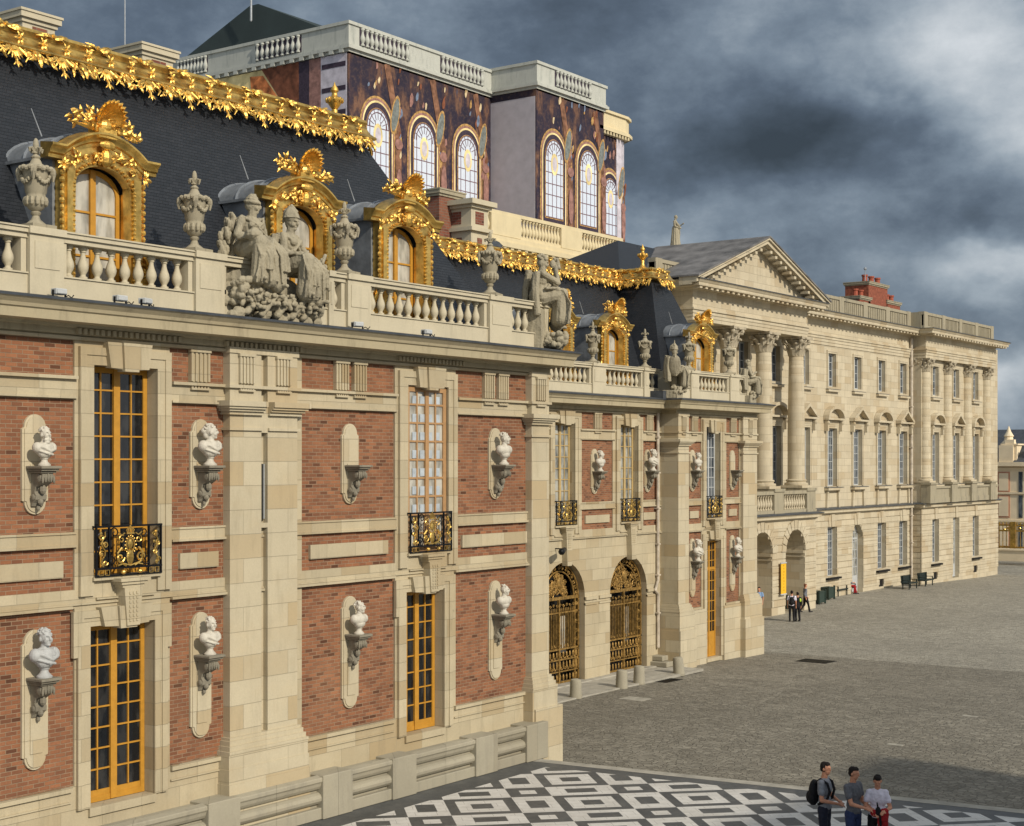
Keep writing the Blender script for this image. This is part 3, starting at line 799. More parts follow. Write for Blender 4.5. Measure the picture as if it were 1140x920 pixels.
# ============================================================ NEAR WING
D1 = 23.0; MZ = 1.3
near = thing('palace_wing', (20.0, 27.0, 0), 'nearest brick and stone palace wing with gilded dormers, beside the chequered marble court', 'palace wing')
def w_(px0, px1, D, **k): return dict(t0=T(px0, D), t1=T(px1, D), **k)
W1 = w_(101, 172, D1, z0=6.85, z1=10.80); W2 = w_(451, 496, D1, z0=6.85, z1=10.80, dep=.06)
Dr1 = w_(97, 169, D1, z0=2.56, z1=5.93); Dr2 = w_(449, 491.5, D1, z0=2.56, z1=5.93)
bA = (13.6, T(81, D1)); bB = (T(187, D1), T(253, D1)-.04); bC = (T(333, D1)+.03, T(438, D1)); bD = (T(505.5, D1), T(591.5, D1)-.02)
front(near, D1, 8.0, 33.45, 0, .3, [(9.4, 12.6), bA, bB, bC, bD], [W1, W2], [Dr1, Dr2], thick=.9)
mass(near, 8.0, 33.4, D1+.55, D1+9.4, .2, 11.9); mass(near, 30.5, 33.45, D1+.52, D1+9.6, .2, 11.95, name='end_wall')
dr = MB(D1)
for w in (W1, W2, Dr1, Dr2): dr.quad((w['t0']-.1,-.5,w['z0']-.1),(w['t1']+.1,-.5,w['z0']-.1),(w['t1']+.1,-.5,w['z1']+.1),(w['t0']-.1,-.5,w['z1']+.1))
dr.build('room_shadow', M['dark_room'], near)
window(near, D1, W1['t0']+.01, W1['t1']-.01, 6.86, 10.79, -.2, 4, 9, M['window_paint'], M['glass'], fw=.10, bar=.03, mull=.15)
o = window(near, D1, W2['t0']+.01, W2['t1']-.01, 6.86, 10.79, .03, 4, 9, M['window_brown'], M['glass_curtain'], fw=.12, bar=.045, mull=.13); o['label'] = 'brown shuttered window painted with pale blue panes'
for d in (Dr1, Dr2): window(near, D1, d['t0']+.01, d['t1']-.01, 2.57, 5.92, -.2, 4, 8, M['window_paint'], M['glass'], fw=.10, bar=.03, mull=.15, name='glazed_door', solid=.22)
g = MB(D1)                                             # faded shutter print on the closed window
for i in range(4):
    for j in range(7):
        c = W2['t0']+.19+(i+.5)*(W2['t1']-W2['t0']-.38)/4; z = 7.85+j*.43
        g.box(c-.085, c+.085, .012, .016, z-.09+.03*((i+j)%2), z+.13)
g.build('painted_panes', plain('print_blue', c3(.42,.47,.52), .6, n=.2, scale=3), o)
for w in (W1, W2): railing(near, D1, w['t0']-.03, w['t1']+.03, 6.84, 7.80, .17)
# pilasters
ps = MB(D1); pa, pb, pc, pd = T(256, D1-.2), T(291, D1-.2), T(298, D1-.2), T(331, D1-.2)
P1 = .2
for a, b in ((pa, pb), (pc, pd)): ps.box(a, b, 0, P1, 3.3, 11.28)
ps.box(pb, pc, 0, .07, 3.3, 11.28); ps.box(pb, pc, .07, P1, 7.62, 7.72)
for s, (l, r) in (((pa, pb), (1, 0)), ((pc, pd), (0, 1))): cap_mould(ps, s[0], s[1], P1, 9.98, l, r)
ps.box(pb, pc, 0, P1+.0, 9.6, 10.24)
ps.box(pa-.06, pd+.06, 0, P1+.06, 10.5, 10.57); ps.box(pa-.03, pd+.03, 0, P1+.03, 11.22, 11.34)
for c in ((pa+pb)/2, (pc+pd)/2): triglyph(ps, c, .42, 10.6, 11.22, P1, P1+.03)
base_mould(ps, pa, pd, P1, 3.05); ps.box(pa-.17, pd+.17, 0, P1+.15, 1.35, 3.05)
ps.box(pa-.20, pd+.20, 0, P1+.19, 1.3, 2.45); ps.box(pa-.185, pd+.185, 0, P1+.17, 2.45, 2.75)
# corner pilaster
qa, qb = T(592, D1-.2), 33.45
ps.box(qa, qb+.0, 0, P1, 3.3, 11.28); cap_mould(ps, qa, qb, P1, 9.98); base_mould(ps, qa, qb, P1, 3.05)
ps.box(qa-.17, qb+.18, -.6, P1+.15, .3, 3.05); ps.box(qa-.10, qb+.36, -1.0, P1+.20, .3, 2.55)
ps.box(qa-.05, qb+.05, 0, P1+.06, 10.5, 10.57); triglyph(ps, (qa+qb)/2-.0, .42, 10.6, 11.22, P1, P1+.03); ps.box(qa-.03, qb+.04, 0, P1+.03, 11.22, 11.34)
# far-left pilaster, beyond the picture edge
ps.box(12.7, 13.5, 0, P1, 1.3, 11.28)
ps.build('pilaster', M['ashlar_light'], near)
sl = MB(D1); sl.box(pb+.035, pc-.03, .071, .09, 7.75, 8.95); sl.build('slit_window', M['dark_room'], near)
sl = MB(D1); sl.box(pc-.032, pc-.012, .071, .12, 7.8, 8.95); sl.build('slit_shutter', M['window_grey'], near)
cornice(near, D1, 8.0, 33.45, 11.27, left_end=False, right_end=True, ret=9, dent=None)
dn = MB(D1)
def dent_run(t0, t1):
    t = t0
    while t < t1: dn.box(t, t+.075, .13, .21, 11.345, 11.45); t += .135
dent_run(W1['t0']-.45, W1['t1']+.45); dent_run(pa-.1, pd+.1); dent_run(W2['t0']-.45, W2['t1']+.45)
dn.build('dentils', M['cornice_stone'], near)
# console brackets and plates for the busts
nb = MB(D1); cb = MB(D1)
SP1 = [(17.29, 'A'), (21.27, 'B'), (25.75, 'C'), (31.27, 'D')]
for tc, k in SP1:
    niche(nb, tc, 8.05, 9.85, .56); niche(nb, tc, 3.46, 5.98, .56); console(cb, tc, 8.92); console(cb, tc, 5.14)
nb.build('niche_plates', M['ashlar_light'], near)
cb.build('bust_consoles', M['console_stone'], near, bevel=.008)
# balustrade
DB = D1+.05
ped = [(T(24,DB)-.0, T(62,DB)), (T(209,DB), T(241,DB)), (24.9, 25.05), (T(378.6,DB), T(404,DB)), (T(537,DB), T(561.5,DB)), (T(598,DB), 33.45)]
balustrade(near, DB, 11.93, 8.0, 33.45, [(12.6,13.4)]+ped, skip=(23.4,), m='balustrade_stone')
mass(near, T(243,DB), 24.9, DB-.15, DB+.17, 11.95, 12.5, 'balustrade_stone', 'statue_plinth')
# roof
mansard(near, (7.0, 33.1, 23.6, 33.0), 11.9, (7.0, 30.1, 26.5, 30.2), 17.42)
gilt_ridge(near, [(7.0, 26.45), (30.15, 26.45), (30.15, 30.2)], 17.93)
gilt_finial(near, 29.9, 27.2, 17.85)
for px, dd in ((109, 0), (331.5, 0), (446, 0)): dormer(near, T(px, 23.75), 23.75, 14.88)
mass(near, 7, 30, 26.6, 30.1, 17.4, 17.75, 'lead_dark', 'roof_top')
for (a, b) in ((T(25,31), T(61,31)), (T(158.5,31), T(192.5,31))):
    chimney_stack(near, a, b, 31.0, 32.6, 15.0, 19.9, brick=False)
chimney_stack(near, T(489,38), T(497,38)+1.0, 38.0, 40.5, 14.0, 19.95, brick=True, panels=False)
for px, D, zt in ((139, 34, 24), ):
    f = MB(); f.cap((T(px,D),D,18),(T(px,D),D,zt),.02,.015,6); f.build('flagstaff', M['antenna'], near)
# bench-like stone base along the marble court
bench = thing('stone_bench_base', (20, 22.4, MZ), 'weathered stone bench course with raised blocks, along the nearest wing foot', 'stone bench')
bb = MB(D1); blocks = [(T(a, 22.45), T(b, 22.45)) for a, b in ((231,267),(359,392),(437,463),(529.5,553.5),(586,609.5))]+[(12.5,13.3),(15.6,16.3)]
bb.box(8.0, 32.55, .0, .38, MZ, 2.1); bb.box(8.0, 32.6, .0, .44, 2.1, 2.18); bb.box(8, 32.6, .38, .52, MZ, MZ+.25)
prof = [(.38,1.62),(.47,1.64),(.52,1.70),(.53,1.76),(.50,1.83),(.43,1.87),(.38,1.88)]
bb.prism(prof, 8.0, 32.5, 'pz')
bb.prism([(.38,1.93),(.46,1.95),(.50,2.01),(.52,2.08),(.55,2.12),(.55,2.20),(.38,2.24)], 8.0, 32.58, 'pz')
for a, b in blocks: bb.box(a, b, .0, .58, MZ, 2.24)
bb.build('bench_course', M['bench_stone'], bench, bevel=.015)

# ============================================================ INNER WING AND ITS PAVILION
D2 = 32.63; D3 = 31.9; dz = -.30; GZ = .37
inner = thing('palace_wing', (50.0, 36.0, 0), 'recessed brick and stone palace wing with two arched gates and end pavilion', 'palace wing')
cs = 48.85, 53.6
iw = [dict(t0=c-.70, t1=c+.70, z0=6.55, z1=10.50) for c in cs]+[dict(t0=43.4, t1=44.8, z0=6.55, z1=10.5)]
ar = [(c-1.45, c+1.45, GZ, 5.13) for c in cs]+[(42.65, 45.55, GZ, 5.13)]
ib = [(T(646.5,D2), T(681,D2), False), (T(711.5,D2), T(729,D2)+.2, False), (46.0, 47.3, False)]
iw.sort(key=lambda w: w['t0'])
front(inner, D2, 40.0, 56.6, dz, .1, ib, iw, [], low=False, arches=ar)
mass(inner, 33.5, 60, D2+2.6, D2+9, .1, 11.6); mass(inner, 33.4, 42.6, D2+.1, D2+2.8, .1, 11.6, name='wall_link'); mass(inner, 40, 57, D2+.5, D2+3, 6.3, 11.6, name='upper_core')
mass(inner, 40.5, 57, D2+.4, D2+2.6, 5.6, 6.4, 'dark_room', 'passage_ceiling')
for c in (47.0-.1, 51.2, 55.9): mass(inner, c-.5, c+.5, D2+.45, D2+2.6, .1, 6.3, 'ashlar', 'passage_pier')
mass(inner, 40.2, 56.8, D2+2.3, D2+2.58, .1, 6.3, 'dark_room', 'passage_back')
for w in iw: window(inner, D2, w['t0']+.01, w['t1']-.01, w['z0'], w['z1']-.01, -.16, 4, 9, M['window_pale'], M['glass_mid'], fw=.09, bar=.03, mull=.13); railing(inner, D2, w['t0']-.02, w['t1']+.02, 6.55, 7.5, .16)

def gate(root, D, a, tint='gate_gilt'):
    t0, t1, z0, zt = a[0]+.05, a[1]-.05, a[2], a[3]-.04; m = (t0+t1)/2; R = (t1-t0)/2; sp = zt-R; p = -.22
    g = MB(D); Q = lambda x, y, d=0: (x, p+d, y)
    for s in (-1, 1): g.box(m+s*R-(.07 if s > 0 else 0), m+s*R+(.07 if s < 0 else 0), p-.04, p+.04, z0, sp); g.box(m+s*(R-.28)-.03, m+s*(R-.28)+.03, p-.03, p+.03, z0, sp)
    g.box(m-.035, m+.035, p-.04, p+.05, z0, sp)
    for z, h in ((sp-.03,.12),(sp-.55,.05),(z0+1.35,.06),(z0+.95,.05),(z0+.06,.08),(z0+.5,.04)): g.box(t0, t1, p-.03, p+.04, z, z+h)
    n = 20
    for rr, r in ((R-.03,.04),(R-.33,.035)): g.tube([Q(m-rr*cos(pi*i/n), sp+rr*sin(pi*i/n)) for i in range(n+1)], r, 6)
    for i in range(15):
        an = pi*(i+.5)/15; c = (m-(R-.18)*cos(an), sp+(R-.18)*sin(an)); g.tube([Q(*x) for x in spiral(c, .10, 1.1, (-1)**i, an)], .022, 5)
    x = -R+.42
    while x < R-.3:
        if abs(x) > .05: g.box(m+x-.013, m+x+.013, p-.015, p+.015, z0+1.35, sp-.55); g.ell(Q(m+x, sp-.42), (.035,.02,.09), 5, 4)
        x += .12
    for i in range(9):
        for s in (-1, 1):
            g.tube([Q(*q) for q in spiral((m+s*(R-.15), z0+.6+i*.36), .09, 1.1, s*(-1)**i, i)], .02, 5)
    for i in range(12):
        x = m-R+.15+i*(2*R-.3)/11
        g.ell(Q(x, z0+.75), (.05,.03,.17), 6, 5); g.ell(Q(x, z0+1.16), (.055,.03,.13), 6, 5); g.ell(Q(x, z0+.28), (.05,.03,.13), 6, 5)
        g.tube([Q(*q) for q in spiral((x, sp-.25), .07, 1.0, (-1)**i, 0)], .018, 5); g.tube([Q(*q) for q in spiral((x+.1, z0+1.02), .06, 1.0, (-1)**i, 1)], .018, 5); g.tube([Q(*q) for q in spiral((x+.1, z0+.62), .07, 1.0, (-1)**i, 2)], .02, 5); g.tube([Q(*q) for q in spiral((x+.1, z0+1.5), .06, 1.1, (-1)**i, 2)], .016, 5)
    for k in range(70):                              # tympanum scrollwork
        an = random.uniform(.15, pi-.15); rr = random.uniform(.2, R-.5)
        g.tube([Q(*q, random.uniform(-.01,.03)) for q in spiral((m-rr*cos(an), sp+.1+rr*sin(an)), random.uniform(.09,.17), 1.2, random.choice((-1,1)), random.uniform(0,6))], .022, 5)
        g.ell(Q(m-rr*cos(an)+.05, sp+.12+rr*sin(an), .03), (.05,.03,.05), 5, 4)
    g.ell(Q(m, sp+.62, .05), (.17,.07,.24), 10, 8)
    for i in range(12): an = i*pi/6; g.ell(Q(m+.24*cos(an), sp+.62+.3*sin(an), .04), (.05,.03,.05), 5, 4)
    o = g.build('arched_gate', M[tint], root)
    b = MB(D)
    b.box(m+.35, m+.8, p-.25, p-.2, z0+1.2, sp-.7); b.build('hanging_curtain', M['glass_curtain'], o)
    return o
for a in ar[:2]: gate(inner, D2, a)
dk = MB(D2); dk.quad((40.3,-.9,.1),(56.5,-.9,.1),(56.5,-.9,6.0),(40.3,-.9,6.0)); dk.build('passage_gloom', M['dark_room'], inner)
cornice(inner, D2, 34.5, 56.4, 10.97, right_end=False)
# pavilion
pwin = dict(t0=T(784.5,D3), t1=T(800,D3), z0=6.55, z1=10.50); pdoor = dict(t0=T(784,D3)+.1, t1=T(800,D3)+.06, z0=.42, z1=5.55)
pl, pr_ = 56.2, 63.45
pbk = [(T(763.5,D3), T(780,D3)-.02), (T(807.5,D3), T(822,D3))]
front(inner, D3, pl, pr_, dz, .0, pbk, [pwin], [pdoor], low=True, thick=1.0)
mass(inner, pl+.02, pr_, D3+.5, D3+9, .0, 11.6, name='pavilion_core')
window(inner, D3, pwin['t0']+.01, pwin['t1']-.01, 6.55, 10.49, -.18, 4, 9, M['window_grey'], M['glass_blue'], fw=.08, bar=.03, mull=.1)
window(inner, D3, pdoor['t0']+.01, pdoor['t1']-.01, .43, 5.54, -.18, 4, 9, M['window_paint'], M['glass'], fw=.09, bar=.03, mull=.12, name='glazed_door', solid=1.1, transom=4.3)
railing(inner, D3, pwin['t0']-.02, pwin['t1']+.02, 6.55, 7.5, .16)
ps = MB(D3)
def corner(a, b, lside, rside):
    ps.box(a, b, -.7 if lside else 0, P1, 2.95, 10.98)
    for (o, z0_, z1_) in ((.05,9.34,9.40),(.07,9.66,9.73),(.12,9.73,9.78),(.17,9.78,9.83),(.21,9.83,9.94)):
        ps.box(a-o, b+o, -.75 if lside else 0, P1+o, z0_, z1_)
    for (o, z0_, z1_) in ((.05,2.92,2.98),(.09,2.82,2.92),(.13,2.72,2.82),(.17,2.66,2.72)): ps.box(a-o, b+o, -.75 if lside else 0, P1+o, z0_, z1_)
    ps.box(a-.16, b+.22, -.75 if lside else 0, P1+.16, .1, 2.66); ps.box(a-.20, b+.28, -.75 if lside else 0, P1+.22, .05, 1.9)
    ps.box(a-.04, b+.04, -.7 if lside else 0, P1+.05, 10.2, 10.27); ps.box(a-.03, b+.03, -.7 if lside else 0, P1+.03, 10.92, 11.04)
    triglyph(ps, (a+b)/2, .36, 10.3, 10.92, P1, P1+.03, 3)
corner(56.15, T(763,D3)-.05, True, False); corner(T(823,D3), 63.45, False, True)
ps.build('pilaster', M['ashlar_light'], inner)
q = MB(D3); q.box(T(780,D3), pr_+.25, 0, .19, .05, 2.0) if False else None
q.box(57.0, T(783,D3), 0, .16, .05, 2.62); q.box(T(803,D3), 62, 0, .16, .05, 2.62); q.build('plinth', M['ashlar_light'], inner)
cornice(inner, D3, 56.2, 63.45, 10.97, left_end=True, right_end=True, ret=1.6)
nb = MB(D2); cb = MB(D2)
tb2 = [T(661,D2), T(720,D2)]
for tc in tb2: niche(nb, tc, 7.72, 9.5, .52); console(cb, tc, 8.62)
nb.D = cb.D = D3; tb3 = [T(770,D3), T(814.5,D3)]
for tc in tb3: niche(nb, tc, 7.72, 9.5, .5); console(cb, tc, 8.62); niche(nb, tc, 3.2, 5.7, .5); console(cb, tc, 4.75)
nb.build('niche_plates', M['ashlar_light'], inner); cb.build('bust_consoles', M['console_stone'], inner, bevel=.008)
# balustrades
DB2 = D2+.05
balustrade(inner, DB2, 11.63, 34.0, 55.95, [(36,36.8),(41,41.8),(46.0,46.8),(T(654.5,DB2),T(669,DB2)),(T(712,DB2),55.0)])
DB3 = D3+.05
balustrade(inner, DB3, 11.63, 56.3, 63.2, [(56.3,57.1),(57.3,T(773,DB3)),(T(808,DB3),T(818,DB3)),(62.5,63.2)])
bx = MB(); bx.box(56.3, 56.6, DB3, DB2+.1, 11.63, 12.85); bx.build('parapet_return', M['balustrade_stone'], inner)
# roofs
mansard(inner, (30.0, 60, 33.2, 42), 11.6, (33.0, 58.2, 36.0, 39.2), 17.0)
mansard(inner, (56.3, 62.35, 32.45, 42), 11.6, (58.15, 59.5, 34.2, 39.2), 17.0, 'pavilion_roof')
mass(inner, 34, 59, 36.3, 39, 16.9, 17.3, 'lead_dark', 'roof_top')
gilt_ridge(inner, [(34.0, 35.95), (58.1, 35.95), (58.1, 34.15), (59.5, 34.15), (59.5, 39.2)], 17.55)
gilt_finial(inner, 58.35, 34.75, 17.5)
for px, D in ((618.5, 32.95), (680.5, 32.95)): dormer(inner, T(px, D), D, 14.58)
dormer(inner, T(777.5, 32.25), 32.25, 14.58)
# downpipe in the angle
dp = MB(D2); tp = T(731.5, D2-.1)
for (za, zb, t_) in ((11.0, 4.0, tp), (3.4, 1.2, tp+.02)): dp.cap((t_,.14,za),(t_,.14,zb),.07,.07,8)
dp.cap((tp,.14,4.0),(tp-.25,.16,3.6),.06,.06,8); dp.cap((tp-.25,.16,3.6),(tp+.02,.14,3.4),.06,.06,8)
for z in (10,8.5,7,5.5,4.2,2.6): dp.box(tp-.1,tp+.1,.0,.23,z,z+.06)
dp.build('downpipe', M['zinc_pipe'], inner)
gt = MB(); gt.box(55.2, 56.25, D2-.75, D2-.1, 11.55, 11.95); gt.build('lead_gutter_box', M['lead_dark'], inner)
st = MB(D2); tt = T(722, D2)
for i in range(3): st.box(tt-.1+.16*i, 56.1, 0, 1.15-.3*i, .2+.22*i, .2+.22*(i+1)-.004)
steps = thing('stone_steps', (tt, D2-.5, .3), 'low block of worn stone courses in the angle beside the second gate', 'steps')
st.build('worn_courses', M['bench_stone'], steps, bevel=.03)
# wall lantern beside the left gate
ln = thing('wall_lamp', (T(617,D2), D2-.5, Z(617,613,D2-.5)), 'small dark spotlight on a bracket above and left of the arched gates', 'wall lamp')
l = MB(); l.cap((0,.45,.02),(0,.05,.02),.025,.025,6); l.cap((-.05,.0,.0),(-.42,-.12,-.06),.09,.13,10); l.build('lamp_head', M['iron'], ln, org=(0,0,0))
# ============================================================ NORTH RANGE (classical stone pavilion)
D4 = 41.8; D5 = 41.1; DA = 39.5; DC = 40.45
north = thing('classical_pavilion', (95.0, 50.0, 0), 'long pale stone building with pedimented column portico, beyond the brick wings', 'building')
def rustic(mb, t0, t1, z0, z1, p, holes, h=.40, gap=.05, dp=.045):
    z = z0
    while z < z1-.1:
        zt = min(z+h-gap, z1); zm = (z+zt)/2
        cuts = []
        for a in holes:
            rise = a[5] if len(a) > 5 else 0; c, d = a[2], a[3]
            if zm > c-.02 and zm < d+.02:
                w0, w1 = a[0], a[1]
                if rise and zm > d-rise:
                    m = (w0+w1)/2; k = (w1-w0)/2*sqrt(max(0, 1-((zm-(d-rise))/rise)**2)); w0, w1 = m-k, m+k
                cuts.append((w0, w1))
        x = t0
        for a, b in sorted(cuts):
            if a > x: mb.box(x, a, p-.01, p+dp, z, zt)
            x = max(x, b)
        if x < t1: mb.box(x, t1, p-.01, p+dp, z, zt)
        z += h
def voussoirs(mb, m, sp, r, p, n=11, L=.55):
    for i in range(n):
        a0, a1 = pi*i/n+.02, pi*(i+1)/n-.02
        mb.prism([(m-r*cos(a0), sp+r*sin(a0)), (m-r*cos(a1), sp+r*sin(a1)), (m-(r+L)*cos(a1), sp+(r+L)*sin(a1)), (m-(r+L)*cos(a0), sp+(r+L)*sin(a0))], p, p+.06)
NC = [(-.3,0),(.05,0),(.08,.06),(.30,.08),(.30,.10),(.32,.16),(.85,.17),(.85,.34),(.88,.36),(.95,.46),(1.0,.50),(1.0,.54),(-.3,.60)]
MC = [(-.3,0),(.06,0),(.10,.08),(.28,.12),(.28,.24),(.34,.30),(.38,.34),(.38,.37),(-.3,.42)]
bays = [90.35, 94.6, 98.85, 103.1, 107.3-.15]
LT = [77.5, 81.8, 86.1]
def north_windows(D, tcs, door_at=None, ped=0, w=1.55, ground=True, arcs=False):
    """piercings for the three storeys; returns holes for the two walls"""
    up, lo = [], []
    for i, tc in enumerate(tcs):
        up.append((tc-.62, tc+.62, 13.95, 16.15, .32)); up.append((tc-w/2, tc+w/2, 7.35, 11.2, .36))
        if ground:
            if door_at is not None and i in door_at[0]: lo.append((tc-.95, tc+.95, 0, 4.7, .5, .95))
            elif door_at is not None and i in door_at[1]: lo.append((tc-w/2, tc+w/2, 0, 4.65, .4))
            else: lo.append((tc-w/2, tc+w/2, 1.35, 4.65, .4)); lo.append((tc-.42, tc+.42, .15, .85, .06))
    return up, lo
def north_dress(D, tcs, door_at, ped0=0, w=1.55, ground=True):
    mb = MB(D)
    for i, tc in enumerate(tcs):
        surround(mb, tc-.62, tc+.62, 13.95, 16.15, .2, -.01, .05); mb.box(tc-.95, tc+.95, 0, .22, 13.62, 13.76); mb.box(tc-.82, tc+.82, 0, .07, 13.762, 13.95)
        surround(mb, tc-w/2, tc+w/2, 7.35, 11.2, .22, -.01, .05)
        for s in (-1, 1):
            mb.box(tc+s*(w/2+.36)-.10, tc+s*(w/2+.36)+.10, 0, .28, 11.0, 11.72); mb.ell((tc+s*(w/2+.36), .26, 11.55), (.10,.12,.14), 6, 5)
        mb.box(tc-w/2-.2, tc+w/2+.2, 0, .10, 11.43, 11.70)
        hw = w/2+.58; zb = 11.74
        mb.box(tc-hw, tc+hw, 0, .40, zb, zb+.12)
        if (i+ped0) % 2:
            mb.prism([(tc-hw,zb+.121),(tc-hw,zb+.22),(tc,zb+1.0),(tc+hw,zb+.22),(tc+hw,zb+.121),(tc+hw-.22,zb+.121),(tc,zb+.80),(tc-hw+.22,zb+.121)], .02, .42)
        else:
            n = 12; o = [(tc-hw*cos(pi*j/n), zb+.12+.82*sin(pi*j/n)) for j in range(n+1)]; k = [(tc-(hw-.2)*cos(pi*j/n), zb+.12+.62*sin(pi*j/n)) for j in range(n+1)]
            for j in range(n): mb.prism([o[j], o[j+1], k[j+1], k[j]], .02, .42)
        mb.box(tc-w/2-.42, tc+w/2+.42, 0, .32, 7.10, 7.27)
        for s in (-1, 1): mb.prism([(tc+s*(w/2+.08), 5.95),(tc+s*(w/2+.28), 5.95),(tc+s*(w/2+.20), 7.1),(tc+s*(w/2+.0), 7.1)], 0, .15)
    mb.build('window_surrounds', M['north_stone'], north)
    k = MB(D)
    for i, tc in enumerate(tcs): k.box(tc-w/2-.44, tc+w/2+.44, .0, .35, 7.275, 7.31); k.box(tc-.97, tc+.97, 0, .24, 13.765, 13.79)
    k.build('window_sill_lead', M['lead_dark'], north)
    for i, tc in enumerate(tcs):
        window(north, D, tc-.60, tc+.60, 13.96, 16.13, -.22, 2, 4, M['window_grey'], M['glass_blue'], fw=.07, bar=.035, mull=.09)
        window(north, D, tc-w/2+.01, tc+w/2-.01, 7.36, 11.18, -.26, 4, 7, M['window_grey'], M['glass_blue'], fw=.08, bar=.035, mull=.10)
        if not ground: continue
        if i in door_at[0]: window(north, D, tc-.93, tc+.93, .05, 4.68, -.38, 4, 6, M['window_grey'], M['glass_mid'], rise=.93, fw=.1, bar=.04, mull=.12, name='arched_door', solid=1.1, transom=3.7)
        elif i in door_at[1]: window(north, D, tc-w/2+.01, tc+w/2-.01, .05, 4.63, -.3, 4, 7, M['window_grey'], M['glass_mid'], fw=.1, bar=.04, mull=.1, name='glazed_door', solid=1.0)
        else:
            window(north, D, tc-w/2+.01, tc+w/2-.01, 1.36, 4.63, -.3, 4, 7, M['window_grey'], M['glass_blue'], fw=.08, bar=.035, mull=.10)
            q = MB(D); q.box(tc-w/2-.3, tc+w/2+.3, 0, .25, 1.2, 1.33); q.quad((tc-.45,-.05,.1),(tc+.45,-.05,.1),(tc+.45,-.05,.9),(tc-.45,-.05,.9)); q.build('basement_opening', M['dark_room'], north)
up, lo = north_windows(D4, bays, ((2,), ())); upL, _ = north_windows(D4, LT)
wl = MB(D4); wall(wl, 68.0, 109.0, 5.9, 18.25, 0, up+upL, .5); wall(wl, 68, 109.0, -.4, 5.9, 0, lo, .5); wl.build('stone_wall', M['north_stone'], north)
rs = MB(D4); rustic(rs, 87.0, 109.0, .3, 5.5, 0, lo)
for tc in bays:
    rs.prism([(tc-.2,4.68),(tc+.2,4.68),(tc+.28,5.5),(tc-.28,5.5)], 0, .11)
    for s in (-1, 1): rs.prism([(tc+s*.22,4.68),(tc+s*.55,4.68),(tc+s*.72,5.3),(tc+s*.30,5.5)], 0, .075)
rs.build('rustication', M['north_stone'], north)
north_dress(D4, bays, ((2,), ()), 1); north_dress(D4, LT, ((), ()), 0, ground=False)
mass(north, 68.2, 107.8, D4+1.2, 56, -.2, 18.6, 'dark_room', 'interior'); 
cornice(north, D4, 68, 109.1, 18.2, right_end=False, prof=NC, m='north_stone', dent=(.16,.16,.08,.30,.08,.17))
dn = MB(D4); 
def modillions(mb, t0, t1, z, p0, p1, st=.62, w=.26):
    t = t0
    while t < t1: mb.box(t, t+w, p0, p1, z, z+.13); t += st
modillions(dn, 68.2, 109, 18.235, .3, .78)
for (a, b, q) in ((16.65,16.85,.06),(16.85,17.05,.10),(17.05,17.22,.14),(17.22,17.30,.20)): dn.box(68, 108.9, 0, q, a, b)
dn.build('entablature', M['north_stone'], north)
cornice(north, D4, 86.9, 109.1, 5.5, right_end=False, prof=MC, m='north_stone', dent=None)
# parapet with blind panels
def parapet(D, t0, t1, z, n, ret_l=False, ret_r=False):
    pp = MB(D); pp.box(t0, t1, -.5, -.15, z, z+1.05); pp.box(t0-.04, t1+.04, -.56, -.07, z+1.05, z+1.25); pp.box(t0-.02, t1+.02, -.52, -.09, z, z+.25)
    for i in range(n+1):
        t = t0+(t1-t0-.7)*i/n; pp.box(t, t+.7, -.53, -.06, z+.002, z+1.28)
        if i < n:
            for j in range(9):
                a = t+.9+((t1-t0-.7)/n-1.1)*(j+.3)/9; pp.box(a, a+.14, -.16, -.10, z+.30, z+1.0)
    pp.build('parapet', M['north_dark'], north)
parapet(D4, 71.7, 108.92, 18.78, 9)
# portico: arcade
arcs = [(tc-1.33, tc+1.33, 0, 4.95, 3.2, 1.33) for tc in (75.15, 79.6, 84.05)]
aw = MB(DA); wall(aw, 72.4, 87.0, -.3, 5.5, 0, arcs, 2.6); aw.build('arcade_wall', M['north_stone'], north)
ra = MB(DA); rustic(ra, 72.4, 87.0, .5, 5.3, 0, arcs)
for a in arcs: voussoirs(ra, (a[0]+a[1])/2, a[3]-1.33, 1.34, .03)
for a in arcs:
    for (u, v) in ((a[0]-.3, a[0]), (a[1], a[1]+.3)): pass
    ra.box(a[0]-.001, a[0]+.10, -3.0, .0, 3.45, 3.62); ra.box(a[1]-.10, a[1]+.001, -3.0, 0, 3.45, 3.62); ra.box(a[1]-.06, a[1]+.001, -3.0, 0, 3.20, 3.30)
ra.build('arcade_rustication', M['north_stone'], north)
for a in arcs:
    m_ = (a[0]+a[1])/2
    window(north, DA, a[0]+.05, a[1]-.05, .02, 4.9, -3.0, 4, 6, M['window_grey'], M['glass_mid'], rise=1.28, fw=.12, bar=.045, mull=.14, name='glazed_door', solid=1.0, transom=3.5)
cornice(north, DA, 72.4, 87.0, 5.5, left_end=True, right_end=True, prof=MC, m='north_stone', ret=2.6)
mass(north, 72.4, 87.0, DA+.1, D4+.2, 5.55, 5.9, 'north_dark', 'balcony_floor')
cols = [72.93, 77.38, 81.83, 86.27]
bp = MB(DA)
for c in cols: bp.box(c-.62, c+.62, -1.6, .05, 5.92, 7.22); bp.box(c-.70, c+.70, -1.65, .12, 7.22, 7.40); bp.box(c-.68, c+.68, -1.6, .10, 5.92, 6.1)
bo = bp.build('column_pedestals', M['north_dark'], north)
rl = MB(DA)
for a, b in zip(cols, cols[1:]): rl.box(a+.62, b-.62, -.3, .04, 5.92, 6.15); rl.box(a+.62, b-.62, -.32, .06, 7.06, 7.26)
ro = rl.build('balustrade', M['north_dark'], north)
for a, b in zip(cols, cols[1:]):
    for i in range(10): baluster(ro, a+.62+(b-a-1.24)*(i+.5)/10, DA+.13, 6.15, .91, 'north_stone', 8, 1.1)
CAPM = None
